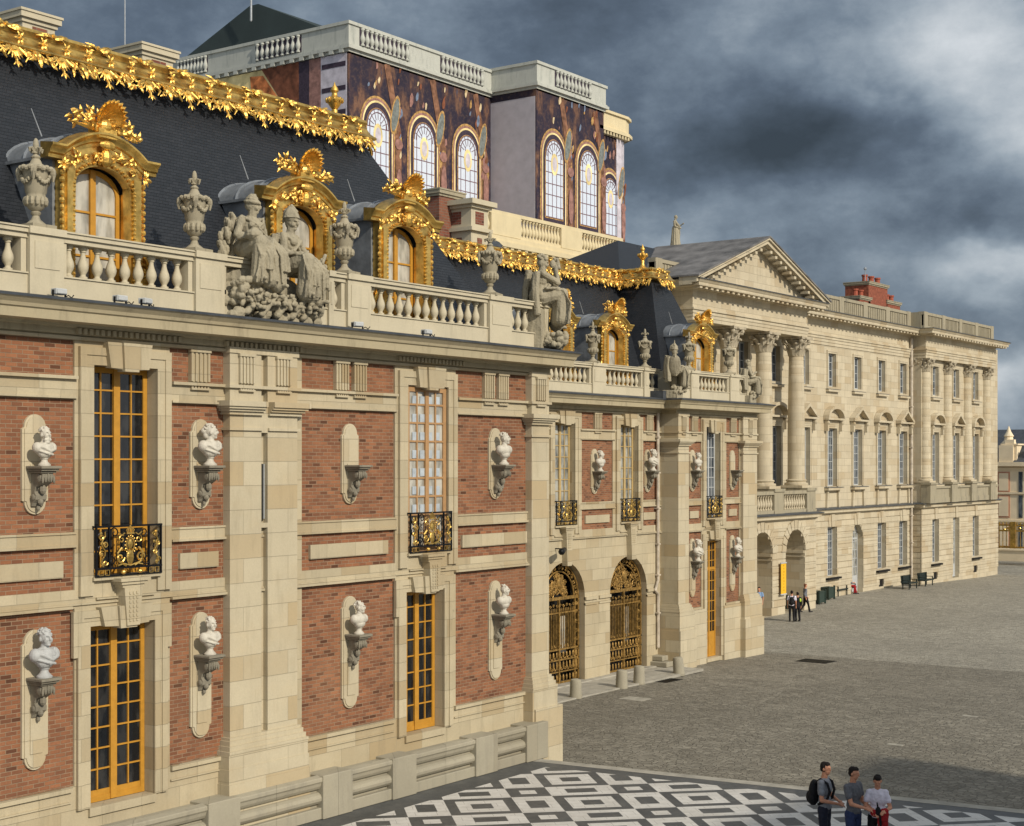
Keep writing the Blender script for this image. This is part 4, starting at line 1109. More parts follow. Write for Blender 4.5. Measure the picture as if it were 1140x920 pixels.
def column(root, t, y, z0, z1, d, engaged=False):
    """fluted-less corinthian column: attic base, drums, leaf capital, abacus"""
    r = d/2; H = z1-z0; hc = d*1.12
    b = MB(); b.box(t-r*1.4, t+r*1.4, y-r*1.4, y+r*1.4, z0, z0+.14*d)
    b.lathe((t,y,z0), [(r*1.36,.14*d),(r*1.4,.2*d),(r*1.36,.28*d),(r*1.14,.30*d),(r*1.12,.36*d),(r*1.22,.40*d),(r*1.22,.45*d),(r*1.05,.5*d)], 20)
    s = MB(); prof = [(r,.48*d)]
    n = 14
    for i in range(1, n+1):
        k = i/n; zz = .48*d+(H-hc-.48*d)*k; rr = r*(1-.15*max(0,(k-.3)/.7)**1.4); prof += [(rr, zz-.02), (rr*.985, zz-.012), (rr*.985, zz-.004), (rr, zz+.001)]
    prof += [(r*.92, H-hc), (r*.92, H-hc+.06*d)]
    s.lathe((t,y,z0), prof, 24)
    o = s.build('column', M['north_stone'], root); smooth_by_angle(o, 40)
    smooth_by_angle(b.build('column_base', M['north_stone'], o), 40)
    c = MB(); zc = z1-hc
    c.lathe((t,y,zc), [(r*.84,0),(r*.8,.3*hc),(r*.86,.6*hc),(r*1.15,.84*hc)], 16)
    for row, (zz, L, out, nn) in enumerate(((0,.40,.34,8),(.02,.66,.42,8))):
        for i in range(nn):
            a = 2*pi*(i+.5*row)/nn; u = Vector((cos(a), sin(a), 0)); v = Vector((-sin(a), cos(a), 0)); base = Vector((t,y,zc+zz*hc))
            pts = [(r*.84, 0), (r*.98, L*.45*hc), (r*1.12, L*.8*hc), (r*(1.0+out), L*hc), (r*(1.05+out), L*.88*hc)]
            w = [.20, .24, .22, .15, .06]
            P = []
            for (rr, z), ww in zip(pts, w): P += [tuple(base+u*rr*.96+v*ww*d*.8+Vector((0,0,z))), tuple(base+u*(rr+.05*d)+Vector((0,0,z))), tuple(base+u*rr*.96-v*ww*d*.8+Vector((0,0,z)))]
            c.add(P, [f for j in range(4) for f in ((j*3, j*3+1, j*3+4, j*3+3), (j*3+1, j*3+2, j*3+5, j*3+4))])
            c.ell(tuple(base+u*r*(1.02+out)+Vector((0,0,L*.93*hc))), (.09*d,.09*d,.06*d), 6, 4)
    for i in range(4):
        a = pi/4+i*pi/2; c.ell((t+r*1.55*cos(a), y+r*1.55*sin(a), zc+.78*hc), (.13*d,.13*d,.14*d), 8, 6); c.tube([(t+r*.95*cos(a),y+r*.95*sin(a),zc+.55*hc),(t+r*1.3*cos(a),y+r*1.3*sin(a),zc+.72*hc),(t+r*1.6*cos(a),y+r*1.6*sin(a),zc+.9*hc)], .06*d, 5)
        a = i*pi/2; c.ell((t+r*1.2*cos(a), y+r*1.2*sin(a), zc+.92*hc), (.1*d,.1*d,.09*d), 6, 4)
    q = r*1.42; c.prism([(t-q,y-q),(t-q*.3,y-q*.82),(t+q*.3,y-q*.82),(t+q,y-q),(t+q*.82,y-q*.3),(t+q*.82,y+q*.3),(t+q,y+q),(t+q*.3,y+q*.82),(t-q*.3,y+q*.82),(t-q,y+q),(t-q*.82,y+q*.3),(t-q*.82,y-q*.3)], z1-.13*hc, z1, 'xy')
    c.build('capital', M['carved_north'], o)
    return o
stone('carved_north', c3(.40,.35,.26), blocks=False, dirt=.8, dirtcol=(.12,.11,.09,1), warm=.1, fine=1.6)
for c in cols: column(north, c, DC, 7.40, 16.62, 1.05)
pe = MB(); x0, x1 = 72.35, 86.85; yf = DC-.48
pe.box(x0, x1, yf, D4+.02, 16.62, 17.30)
for (a, b, q) in ((16.82,17.0,.03),(17.0,17.2,.06),(17.2,17.3,.14)): pe.box(x0-q, x1+q, yf-q, D4+.01, a, b)
pe.box(x0, x1, yf, D4+.02, 17.3, 18.22); pe.build('portico_entablature', M['north_stone'], north)
cornice(north, yf, x0, x1, 18.2, left_end=True, right_end=True, prof=NC[:-1]+[(-.3,.56)], m='north_stone', ret=1.2, dent=(.16,.16,.08,.30,.08,.17))
mo = MB(yf); modillions(mo, x0-.6, x1+.6, 18.235, .3, .78)
hw = (x1-x0)/2+1.0; mc = (x0+x1)/2; zb, za = 18.78, 21.85
for s in (-1, 1):                                     # raking cornice, with modillions
    for (o1, o2, q) in ((0,.12,.55),(.12,.34,.88),(.34,.50,1.0)):
        mo.prism([(mc+s*(hw+.15), zb-.44+o1+.05),(mc+s*(hw+.15), zb-.44+o2+.05),(mc, za-.5+o2),(mc, za-.5+o1)], -.2, q)
    for i in range(1, 13):
        k = i/13; t = mc+s*hw*(1-k); z = zb-.5+(za-.5-zb+.44)*k; mo.box(t-.13, t+.13, .3, .8, z-.08, z+.08)
mo.prism([(mc-hw+.6, zb-.02),(mc+hw-.6, zb-.02),(mc, za-.45)], -.5, .06)
mo.build('pediment', M['north_stone'], north)
plain('old_lead', c3(.165,.158,.155), .6, .1, n=.45, scale=.8)
gr = MB()
gy = D4+3.2
for s in (-1, 1):
    A = (mc+s*(hw+.22), yf-1.06, zb+.12); B = (mc, yf-1.06, za+.06); C = (mc, gy+1.4, za+.06); E = (mc+s*(hw+.22), gy+2.6, zb+.12)
    gr.add([A,B,C,E,(A[0],A[1],A[2]-.09),(B[0],B[1],B[2]-.09),(C[0],C[1],C[2]-.09),(E[0],E[1],E[2]-.09)], [(0,1,2,3),(4,7,6,5),(0,4,5,1),(1,5,6,2),(2,6,7,3),(3,7,4,0)])
gr.build('pediment_roof', M['old_lead'], north)
# main hipped slate roof and statue ridge
rf = MB()
A = [(69.8,43.0,19.3),(88,43.0,19.3),(88,49.5,19.3),(69.8,49.5,19.3)]; R1, R2 = (74.8,46.2,21.7), (85,46.2,21.7)
rf.add(A+[R1,R2], [(0,1,5,4),(1,2,5),(2,3,4,5),(3,0,4),(3,2,1,0)]); rf.build('hipped_roof', M['slate'], north)
mass(north, 69.9, 88, 43.1, 49.4, 17.5, 19.32, 'north_dark', 'attic'); mass(north, 68, 124.5, D4+.4, 56, 18.2, 18.85, 'lead_dark', 'roof_flat')
sb = MB(); tS = T(752, 46.2); sb.prism([(tS-2.6,21.45),(tS-1.2,21.75),(tS,21.95),(tS+1.0,21.75),(tS+2.4,21.45)], 45.9, 46.5, 'tz'); 
sb.build('stone_ridge_crest', M['chapel_stone'], north)
# end pavilion
eb = [111.85, 116.3, 120.8]; ex0, ex1 = 109.0, 126.3
up, lo = north_windows(D5, eb, ((), (1,)), w=1.4)
wl = MB(D5); wall(wl, ex0, ex1, 5.9, 18.25, 0, up, 1.7); wall(wl, ex0, ex1, -.4, 5.9, 0, lo, 1.7); wl.build('stone_wall', M['north_stone'], north)
rs = MB(D5); rustic(rs, ex0-.045, ex1+.045, .3, 5.5, 0, lo)
for tc in eb: rs.prism([(tc-.2,4.68),(tc+.2,4.68),(tc+.28,5.5),(tc-.28,5.5)], 0, .11)
rs.build('rustication', M['north_stone'], north)
north_dress(D5, eb, ((), (1,)), 0, w=1.4)
sr = MB(); z = .3                                        # rusticated return wall
while z < 5.2: sr.box(ex0-.045, ex0+.02, D5+.05, D4, z, z+.35); z += .4
sr.build('return_rustication', M['north_stone'], north)
mass(north, ex0+.1, ex1-.05, D5+.9, 56, -.2, 18.6, 'north_stone', 'end_core')
for c in (109.0, 114.1, 118.55, 123.1):
    cc = max(c, ex0+.55); column(north, cc, D5-.05, 7.45, 16.62, .88)
pb = MB(D5); pb.box(ex0+.05, ex1-1.7, -.02, .55, 5.92, 6.3); pb.box(ex0+.05, ex1-1.7, -.02, .50, 6.3, 7.0); pb.box(ex0, ex1-1.65, -.02, .6, 7.0, 7.15)
for c in (ex0+.55, 114.1, 118.55, 123.1): pb.box(c-.62, c+.62, 0, .72, 5.92, 7.3); pb.box(c-.7, c+.7, 0, .8, 7.3, 7.44)
pb.build('column_pedestals', M['north_dark'], north)
en = MB(D5)
for (a, b, q) in ((16.62,16.85,.36),(16.85,17.05,.40),(17.05,17.22,.44),(17.22,17.30,.50),(17.3,18.22,.36)): en.box(ex0-.05-(q-.36), ex1-1.6, -1.75, q, a, b)
modillions(en, ex0-.3, ex1-1.0, 18.235, .66, 1.14); en.build('entablature', M['north_stone'], north)
cornice(north, D5-.30, ex0, ex1-1.6, 18.2, left_end=True, right_end=True, prof=NC, m='north_stone', ret=3, dent=(.16,.16,.08,.30,.08,.17))
cornice(north, D5, ex0, ex1-.4, 5.5, left_end=True, right_end=True, prof=MC, m='north_stone', ret=1.8)
parapet(D5-.3, ex0, ex1-1.7, 18.78, 4); rt = MB(); rt.box(ex0-.07, ex0+.30, D5-.02, D4+.35, 18.78, 20.02); rt.build('parapet_return', M['north_dark'], north)
dp = MB(D4); tp = 108.45; dp.cap((tp,.16,18.0),(tp,.16,.5),.10,.10,8); dp.cap((tp+.35,.1,18.0),(tp+.35,.1,7),.05,.05,8)
for z in (16,13,10,7,5,3): dp.box(tp-.14,tp+.14,0,.28,z,z+.07)
dp.build('downpipe', M['zinc_pipe'], north)
# red chimney stacks with pots and mast
def Zc(py, px, D): return Z(px, py, D)
cy = 48.0
for (pa_, pb_, pt) in ((967, 988, 313), (957, 969, 329), (987, 1002, 334)):
    a, b = T(pa_, cy), T(pb_, cy); zt = Z(pa_, pt, cy)
    o = chimney_stack(north, a, b, cy, cy+2.0, 18.6, zt, brick=True, panels=False, name='red_chimney')
    o.data.materials[0] = M['red_brick']
    pt_ = MB(); n = 3 if b-a > 2.5 else 2
    for i in range(n): x = a+(b-a)*(i+.5)/n; pt_.lathe((x, cy+.6, zt), [(.22,0),(.20,.45),(.26,.48),(.26,.6),(.18,.6)], 10)
    pt_.build('chimney_pots', plain('terracotta', c3(.33,.085,.05), .8), o)
ant = MB(); xa = T(968.5, cy); ant.cap((xa, cy+.4, 21), (xa, cy+.4, Z(968.5, 299, cy)), .05, .03, 6); ant.ell((xa, cy+.4, Z(968.5, 299, cy)), .13, 6, 5); ant.build('mast', M['antenna'], north)

# ============================================================ CHAPEL under a printed wrap
DK, DP = 64.0, 60.1
chap = thing('wrapped_chapel', (84.0, 72.0, 0), 'tall chapel behind the wings, wrapped in a printed sheet of arched windows', 'chapel')
def wrapm():
    k = NT('printed_wrap'); v = k.coord(); f = k.flat(v)
    w = k.noise(f, .5, 3, .5, 'Color'); x = k.n('ShaderNodeMix', _data_type='RGBA'); x.inputs[0].default_value = .35; k.l(f, x.inputs[6]); k.l(w, x.inputs[7])
    vv = k.scaled(f, (1.2,.45,1)); n1 = k.noise(vv, .8, 5, .6)
    cr = k.n('ShaderNodeValToRGB'); k.l(n1, cr.inputs[0]); e = cr.color_ramp.elements
    e[0].position = .34; e[0].color = S(30,30,50); e[1].position = .80; e[1].color = S(206,170,120)
    for p, q in ((.48, S(46,40,58)), (.55, S(78,58,58)), (.61, S(128,94,74)), (.66, S(96,70,70)), (.71, S(92,104,124)), (.76, S(140,104,84))): z = e.new(p); z.color = q
    n2 = k.noise(f, 3.4, 5, .7); c = k.mix(k.math('MULTIPLY', k.ramp(n2, .5, .72), .22), cr.outputs[0], S(176,140,104)); c = k.mix(k.math('MULTIPLY', k.ramp(k.noise(f, 7, 4, .7), .5, .75), .4), c, S(40,34,48))
    sp = k.n('ShaderNodeSeparateXYZ'); k.l(f, sp.inputs[0]); c = k.mix(k.ramp(k.math('ADD', sp.outputs[1], k.math('MULTIPLY', n1, 5)), 32, 38), c, k.mix(.4, c, S(44,34,40)))
    k.col(c); k.set(Roughness=.75); M['printed_wrap'] = k.m
wrapm()
plain('wrap_grey', S(172,168,176), .8, n=.08, scale=1.5); plain('wrap_gold', S(176,140,88), .8, n=.45, scale=5); plain('wrap_shadow', S(62,52,66), .8, n=.3); plain('wrap_light', S(204,214,230), .6, n=.04); plain('wrap_lines', S(112,84,92), .8); plain('wrap_teal', S(116,122,120), .7, n=.3, scale=4); plain('wrap_pink', S(150,112,104), .8, n=.35, scale=3); plain('wrap_ochre', S(236,216,158), .8, n=.35, scale=.6); plain('wrap_red', S(204,124,74), .8, n=.6, scale=1.3); plain('wrap_white', S(196,190,200), .8, n=.2, scale=2); plain('wrap_brown', S(118,72,52), .8, n=.4, scale=2)
xa0, xa1, xb1 = T(388, DK), T(546.5, DK), T(672, DP)
zA, zB = 36.55, 36.65
def arched_print(D, tc, w, zt, zb):
    """one printed window: gilded splay, dark reveal, leaded lights with a roundel"""
    fr = MB(D)
    def arc(hw, top, bot, p):
        n = 16; fr.add([(tc-hw*cos(pi*i/n), p, top-hw*1.15+hw*1.15*sin(pi*i/n)) for i in range(n+1)]+[(tc+hw,p,bot),(tc-hw,p,bot)], [tuple(range(n+3))])
    arc(w*.80, zt+.85, zb-.9, .03); o = fr.build('printed_window', M['wrap_gold'], chap)
    def lay(mat, hw, top, bot, p, dx=0):
        q = MB(D); n = 16; m = tc+dx; q.add([(m-hw*cos(pi*i/n), p, top-hw*1.15+hw*1.15*sin(pi*i/n)) for i in range(n+1)]+[(m+hw,p,bot),(m-hw,p,bot)], [tuple(range(n+3))]); return q.build('print_layer', M[mat], o)
    lay('wrap_pink', w*.745, zt+.70, zb-.8, .036); lay('wrap_ochre', w*.69, zt+.55, zb-.6, .042); lay('wrap_shadow', w*.64, zt+.42, zb-.45, .048); lay('wrap_gold', w*.53, zt+.08, zb-.1, .054); lay('wrap_light', w*.49, zt, zb, .060)
    q = MB(D)
    for i in (-1.5,-.5, .5, 1.5): x = tc+i*w*.245; q.box(x-.03, x+.03, .062, .07, zb, zt-w*.35)
    z = zb
    while z < zt-w*.5: q.box(tc-w*.49, tc+w*.49, .062, .068, z-.03, z+.03); z += .78
    n = 16
    for rr in (.49, .40): q.tube([(tc-w*rr*cos(pi*i/n), .065, zt-w*.56+w*rr*1.15*sin(pi*i/n)) for i in range(n+1)], .035, 4)
    for i in range(1, 8): a = pi*i/8; q.cap((tc-w*.22*cos(a), .065, zt-w*.56+w*.25*sin(a)), (tc-w*.48*cos(a), .065, zt-w*.56+w*.54*sin(a)), .025, .025, 4)
    q.build('leading', M['wrap_lines'], o)
    r = MB(D); r.ell((tc, .07, zt-w*.78), (w*.21,.012,w*.36), 14, 8); ro = r.build('roundel', M['wrap_ochre'], o)
    r = MB(D); r.ell((tc, .085, zt-w*.78), (w*.13,.012,w*.24), 12, 8); r.build('roundel_field', M['wrap_white'], o)
    # slanting painted pier with oval panel to the right of each window
    s = MB(D); s.prism([(tc+w*.30, zt+3.0),(tc+w*.55, zt+3.2),(tc+w*1.10, zt-1.2),(tc+w*1.12, zb-1.0),(tc+w*.86, zb-1.0),(tc+w*.80, zt-1.0)], .028, .034); s.build('painted_pier', M['wrap_brownlight'], o)
    s = MB(D); R = Matrix.Rotation(.22, 3, 'Y'); s.ell((tc+w*.80, .060, zt-.05), (w*.20,.010,1.32), 12, 8, R); s.build('panel_border', M['wrap_gold'], o)
    s = MB(D); s.ell((tc+w*.80, .075, zt-.05), (w*.15,.012,1.12), 12, 8, R); s.build('painted_panel', M['wrap_teal'], o)
    for mt in ('wrap_pink', 'wrap_gold', 'wrap_bluegrey', 'wrap_brown', 'wrap_cream'):   # crowded painted vault and spandrels
        s = MB(D)
        for i in range(4):
            y_ = random.uniform(zt-2.6, zt+3.1); u = random.uniform(-.62, 1.15)
            if abs(u) < .78 and y_ < zt+1.0: u = random.uniform(.80, 1.12)
            L = random.uniform(.12, .42); q = random.uniform(.3, .9); cs_, sn_ = cos(.35+.5*random.random()), sin(.35+.5*random.random())
            P = []
            for j in range(7): an = j*2*pi/7; rr = random.uniform(.6, 1.2); x_, z_ = L*.5*rr*cos(an), L*rr*sin(an)*1.3; P.append((tc+w*u+x_*cs_+z_*sn_*.4, .037+.0006*i, y_+z_*cs_-x_*sn_))
            s.add(P, [tuple(range(7))])
        so_ = s.build('painted_detail', M[mt], o); so_['kind'] = 'stuff'
    s = MB(D); s.ell((tc+w*.98, .075, zb+1.1), (w*.14,.012,1.3), 10, 8); s.ell((tc+w*.96, .075, zt-1.9), (w*.19,.012,.35), 10, 6); s.build('painted_figure', M['wrap_pink'], o)
plain('wrap_bluegrey', S(112,126,150), .8, n=.4, scale=3); plain('wrap_cream', S(206,186,150), .8, n=.3, scale=3); plain('wrap_brownlight', S(128,92,72), .8, n=.5, scale=2.2)
body = MB(); body.box(xa0, xa1, DK, 81, 0, zA-1.8); body.box(xa1, xb1, DP, 81, 0, zB-1.8); body.build('printed_wrap', M['printed_wrap'], chap)
for px in (420, 471.5, 520): tc = T(px, DK); arched_print(DK, tc, 2.15, Z(px, {420:122,471.5:138,520:152}[px], DK), Z(px, {420:197+22,471.5:214,520:222}[px], DK)-.3)
for px, a, b in ((616.5, 157, 243), (654.5, 169, 252)): arched_print(DP, T(px, DP), 2.15, Z(px, a, DP), Z(px, b, DP))
gq = MB(); gq.box(xa1-.03, xa1, DP+.1, DK, 0, zB-2.4); gq.build('plain_sheet', M['wrap_grey'], chap)
lf = MB(); X = xa0-.02                                    # west face print: painted ceiling, columns
lf.box(X-.01, X, DK+4.2, 80.5, 20, 34.6); lf.build('painted_sky', M['wrap_ochre'], chap)
for (y0, y1, mt, z1) in ((64.1, 66.3,'wrap_white',34.4),(66.3,67.3,'wrap_pink',34.4),(67.3,68.2,'wrap_shadow',34.4)):
    q = MB(); q.box(X-.03, X-.012, y0, y1, 20, z1+.2); q.build('painted_column', M[mt], chap)
q = MB(); q.prism([(68.2,34.7),(71.6,34.7),(68.2,30.3)], X-.035, X-.015, 'pz'); q.build('painted_coffers', M['wrap_brown'], chap)
q = MB(); q.prism([(68.3,30.2),(69.8,32.3),(71.4,34.2),(72.6,34.3),(72.3,32.2),(73.4,31.0),(72.0,29.6),(71.5,27.0),(68.3,26.0)], X-.045, X-.036, 'pz'); q.build('painted_vault', M['wrap_red'], chap)
q = MB()
for i in range(5): q.box(X-.05, X-.032, 64.2, 66.2, 33.8-i*1.5, 34.1-i*1.5)
q.build('painted_cornice', M['wrap_shadow'], chap)
def chapel_top(x0, x1, y0, y1, z, faces, name='chapel_parapet'):
    mb = MB(); mb.box(x0, x1, y0, y1, z-2.0, z-1.9)
    mb.box(x0-.30, x1+.30, y0-.30, y1, z-1.72, z-1.52); mb.box(x0-.2, x1+.2, y0-.2, y1, z-1.52, z-1.40)
    mb.box(x0-.12, x1+.12, y0-.12, y1, z-1.40, z-.20); mb.box(x0-.22, x1+.22, y0-.22, y1, z-.20, z)
    mb.box(x0-.10, x1+.10, y0-.10, y1, z-1.9, z-1.72)
    o = mb.build(name, M['chapel_stone'], chap); return o
pA = chapel_top(xa0, xa1, DK, 80.8, zA, None); pB = chapel_top(xa1+.02, xb1, DP, 81, zB, None)
def printed_balusters(par, seg, y, z0, z1, along='x', nn=9):
    bk = MB(); a, b = seg
    if along == 'x': bk.box(a, b, y-.145, y-.125, z0, z1)
    else: bk.box(y-.145, y-.125, a, b, z0, z1)
    bk.build('shadow_panel', M['wrap_shadow'], par)
    for i in range(nn):
        c = a+(b-a)*(i+.5)/nn
        baluster(par, c if along == 'x' else y-.19, y-.19 if along == 'x' else c, z0, z1-z0, 'chapel_stone', 8, 1.7)
for (a, b) in ((398.5, 453), (488.5, 536)): printed_balusters(pA, (T(a, DK), T(b, DK)), DK, zA-1.35, zA-.25, 'x', 11)
printed_balusters(pB, (T(616, DP), T(656, DP)), DP, zB-1.35, zB-.25, 'x', 10)
for (a, b) in ((66.5+1.4, 72), (76.5, 79.5)): printed_balusters(pA, (a, b), xa0, zA-1.35, zA-.25, 'y', 9)
mo = MB(); y = DK+.2
while y < 80: mo.box(xa0-.30, xa0-.1, y, y+.35, zA-1.95, zA-1.73); y += .85
mo.build('modillions', M['chapel_stone'], chap)
# apse
ap = MB(); cx_, cy_ = xb1+.2, DP+9.0
Ra = None
yA = DP+.5; xe1 = T(694.5, yA)
pts = [(xb1-.5, yA), (xe1-.5, yA), (xe1+.5, yA+.35), (xe1+1.6, yA+2.0), (xe1+2.0, 78), (xb1-.5, 78)]
ap.prism(pts, 0, 33.6, 'xy'); ap.build('apse_wrap', M['printed_wrap'], chap)
def grow(P, d): return [(x+(d if x > xe1-.6 else 0), y-(d if y < 70 else 0)) for x, y in P]
at = MB(); at.prism(grow(pts,.30), 33.6, 35.0, 'xy'); at.prism(grow(pts,.5), 33.5, 33.75, 'xy'); at.prism(grow(pts,.45), 34.85, 35.05, 'xy')
x = xb1+.2
while x < xe1: at.box(x, x+.16, yA-.45, yA-.1, 33.25, 33.5); x += .42
at.build('apse_attic', M['chapel_yellow'], chap)
q = MB(); q.prism([(xe1-1.15, yA-.06), (xe1-.5, yA-.06), (xe1+.55, yA+.32), (xe1+.5, yA+.5), (xe1-1.15, yA+.1)], 0, 33.3, 'xy'); q.build('apse_column_print', M['wrap_white'], chap)
arched_print(yA, T(679, yA), 1.9, Z(679, 200, yA), Z(679, 262, yA))
arc_t = xb1+1.0
rt = MB(); rt.frustum((xa0+.2, xb1-3, 65.5, 80.3), zA-.4, (xa0+.7, xb1-8, 72.6, 73.4), 39.3); rt.build('tent_roof', plain('tent', S(48,58,58), .7, n=.12, scale=.6), chap)
rod = MB(); rod.cap((T(279.5, 72.5), 72.5, 38), (T(279.5,72.5), 72.5, 44.5), .08, .04, 6); rod.build('lightning_rod', M['antenna'], chap)
# lower aisle with balustrade
DL = 55.0; zl = 24.3; ax0, ax1 = T(487, DL), T(692, DL)
al = MB(); al.box(ax0, ax1, DL, 61, 0, zl-1.9); al.box(ax0-.4, ax1+.4, DL-.45, 61, zl-2.2, zl-1.9); al.box(ax0-.2, ax1+.2, DL-.25, 60.5, zl-1.9, zl-1.55); al.box(ax0-.1, ax1+.1, DL-.1, DL+.3, zl-1.55, zl-1.35)
t = ax0
while t < ax1: al.box(t, t+.3, DL-.4, DL-.05, zl-2.5, zl-2.2); t += .75
al.build('aisle', M['chapel_yellow'], chap)
lb = MB(); lb.box(ax0, ax1, DL-.12, DL+.25, zl-.22, zl)
for a, b in ((487, 490), (500.5, 510), (545,578), (623, 646), (687,692)): lb.box(T(a,DL), T(b,DL), DL-.15, DL+.28, zl-1.5, zl-.2)
lbo = lb.build('aisle_balustrade', M['chapel_yellow'], chap)
for a, b, n in ((490, 500.5, 4), (510, 545, 9), (578, 623, 13), (646, 687, 13)):
    for i in range(n): baluster(lbo, T(a,DL)+(T(b,DL)-T(a,DL))*(i+.5)/n, DL+.05, zl-1.4, 1.2, 'chapel_yellow', 8, 1.5)
# lead attic with round-headed lights between chapel and wings
att = thing('lead_attic', (58, 46, 17), 'dark lead attic with round-headed lights behind the stone and brick chimney', 'attic roof')
la = MB(); DQ = 44.0
x0_, x1_ = T(490,DQ), T(566,DQ)
la.frustum((x0_, x1_+3.2, DQ, DQ+6), 14, (x0_+.5, x1_-.6, DQ+1.6, DQ+5), Z(548, 252, DQ+1.6))
la.box(x0_+.4, x1_-.4, DQ+1.5, DQ+5.1, Z(548, 252, DQ+1.6), Z(548, 252, DQ+1.6)+.2)
lg = MB()
for px, py in ((506, 246), (551, 266)):
    tc = T(px, DQ-.1); zt = Z(px, py, DQ-.1); n = 10
    arc = lambda r, c: [(tc-r, c)]+[(tc-r*cos(pi*i/n), c+1.2+r*.9*sin(pi*i/n)) for i in range(n+1)]+[(tc+r, c)]
    la.prism(arc(1.15, zt-2.6), -DQ-2.5, -DQ+.1) if False else la.add([(a_, DQ-.1, b_) for a_, b_ in arc(1.15, zt-2.3)]+[(a_, DQ+2.5, b_) for a_, b_ in arc(1.15, zt-2.3)], [tuple(range(13)), tuple(range(25,12,-1))]+[(i,(i+1)%13,13+(i+1)%13,13+i) for i in range(13)])
    la.tube([(a_, DQ-.14, b_) for a_, b_ in arc(.85, zt-2.3)], .12, 6)
    lg.add([(a_, DQ-.12, b_) for a_, b_ in arc(.75, zt-2.3)], [tuple(range(13))])
lo_ = la.build('lead_cladding', M['lead_dark'], att)
lg.build('round_light', M['dark_room'], lo_)
pier = thing('chimney', (T(527,37.5), 38, 15), 'square stone and brick chimney with moulded cap, before the wrapped chapel', 'chimney')
pc_ = MB(); pa2, pb2 = T(524.5,37), T(543,37); zt = Z(525, 222, 37)
pc_.box(pa2, pb2, 37, 38.6, 14, zt-.3); pc_.box(pa2-.15, pb2+.15, 36.85, 38.75, zt-1.25, zt-1.1); pc_.box(pa2-.12, pb2+.12, 36.88, 38.7, zt-.32, zt-.2); pc_.box(pa2-.28, pb2+.28, 36.72, 38.9, zt-.2, zt)
po = pc_.build('stone_shaft', M['balustrade_stone'], pier)
bi = MB()
for i in range(9):
    w = .28 if i%2 else .42; z = zt-1.5-i*.3; m_ = (pa2+pb2)/2
    bi.box(m_-w/1.6*.6, m_+w/1.6*.6, 36.985, 37.01, z-.3, z); bi.box(pa2-.015, pa2+.01, 37.8-w*.8, 37.8+w*.8, z-.3, z)
bi.box((pa2+pb2)/2-.28, (pa2+pb2)/2+.28, 36.985, 37.01, zt-.95, zt-.45); bi.box(pa2-.015, pa2+.01, 37.5, 38.1, zt-.95, zt-.45)
bi.build('brick_infill', M['chimney_brick'], po)

# ============================================================ FAR RANGE, GATE, OPPOSITE WING
far = thing('palace_wing', (150, 55, 0), 'distant palace wing with red panels and slate roof, at the right edge', 'palace wing')
XF = 150.0
plain('far_stone', c3(.78,.66,.47), .9, n=.08, scale=.8); plain('far_brick', c3(.50,.25,.16), .9, n=.15, scale=2)
mb = MB(); mb.box(XF, XF+14, 20, 60, 0, 8.9); mb.build('stone_wall', M['far_stone'], far)
rr = MB(); rw = MB(); wi = MB()
y = 22.0
while y < 59:
    for (z0, z1) in ((1.2,3.2),(3.9,6.0),(6.4,8.2)) if False else ((.6,2.9),(3.5,5.7),(6.0,8.0)):
        rr.box(XF-.05, XF, y, y+1.2, z0, z1); rw.box(XF-.09, XF-.051, y+.14, y+1.06, z0+.14, z1-.14); wi.box(XF-.04, XF, y+1.95, y+2.35, z0, z1)
    y += 3.2
rr.build('brick_panels', M['far_brick'], far); rw.build('stone_panels', M['far_stone'], far); wi.build('windows', M['glass_blue'], far)
mb = MB()
for z in (3.1, 5.82, 8.2): mb.box(XF-.12, XF, 20, 60, z, z+.18)
mb.box(XF-.5, XF, 20, 60, 8.55, 8.95); mb.build('string_courses', M['far_stone'], far)
mb = MB(); mb.frustum((XF-.3, XF+14, 20, 60), 8.95, (XF+3.5, XF+10, 23, 57), 12.2); mb.build('mansard_roof', M['lead_dark'], far)
mb = MB()
y = 25.2
while y < 58:
    mb.box(XF-.1, XF+2.2, y-.7, y+.7, 8.95, 10.6); mb.box(XF-.2, XF+2.2, y-.85, y+.85, 10.6, 10.75); mb.prism([(y-.6,10.75),(y+.6,10.75),(y+.35,11.2),(y,11.35),(y-.35,11.2)], XF-.15, XF+.3, 'xy') if False else mb.box(XF-.12, XF+.4, y-.45, y+.45, 10.75, 11.15)
    y += 3.2
mb.build('dormers', M['far_stone'], far)
tw = MB(); ty = 47.9; tw.box(XF-.3, XF+2, ty-.7, ty+.7, 8.95, 10.6); tw.lathe((XF+.6,ty,10.6), [(.8,0),(.7,.25),(.45,.5),(.4,.8),(.5,.9),(.25,1.3),(.1,1.7),(.02,1.9)], 12); tw.build('lantern', M['far_stone'], far)
gate_ = thing('gilded_gate', (126.5, 44, 0), 'gilded iron gate and railings glimpsed beyond the far corner of the classical building', 'gate')
gm = MB(); gx = 140.0
ga, gb = 30.0, 46.3
for z in (.5, 1.1, 2.6, 3.1): gm.box(gx-.05, gx+.05, ga, gb, z, z+.14)
y = ga
while y < gb: gm.box(gx-.03, gx+.03, y, y+.06, .5, 3.2); gm.ell((gx, y+.03, 3.3), (.05,.07,.16), 5, 4); y += .32
for i in range(80): gm.ell((gx-.05, random.uniform(ga, gb), random.choice((.8, 2.85))+random.uniform(-.15,.15)), (.06,.16,.12), 5, 4)
for y in (ga, 38, gb-.5, gb-2.4): gm.box(gx-.12, gx+.12, y, y+.45, 0, 3.5)
gm.build('gilt_bars', M['gilt_flat'], gate_)
lw = thing('low_wall', (138, 40, 0), 'low pale stone wall below the gilded gate at the far right', 'wall')
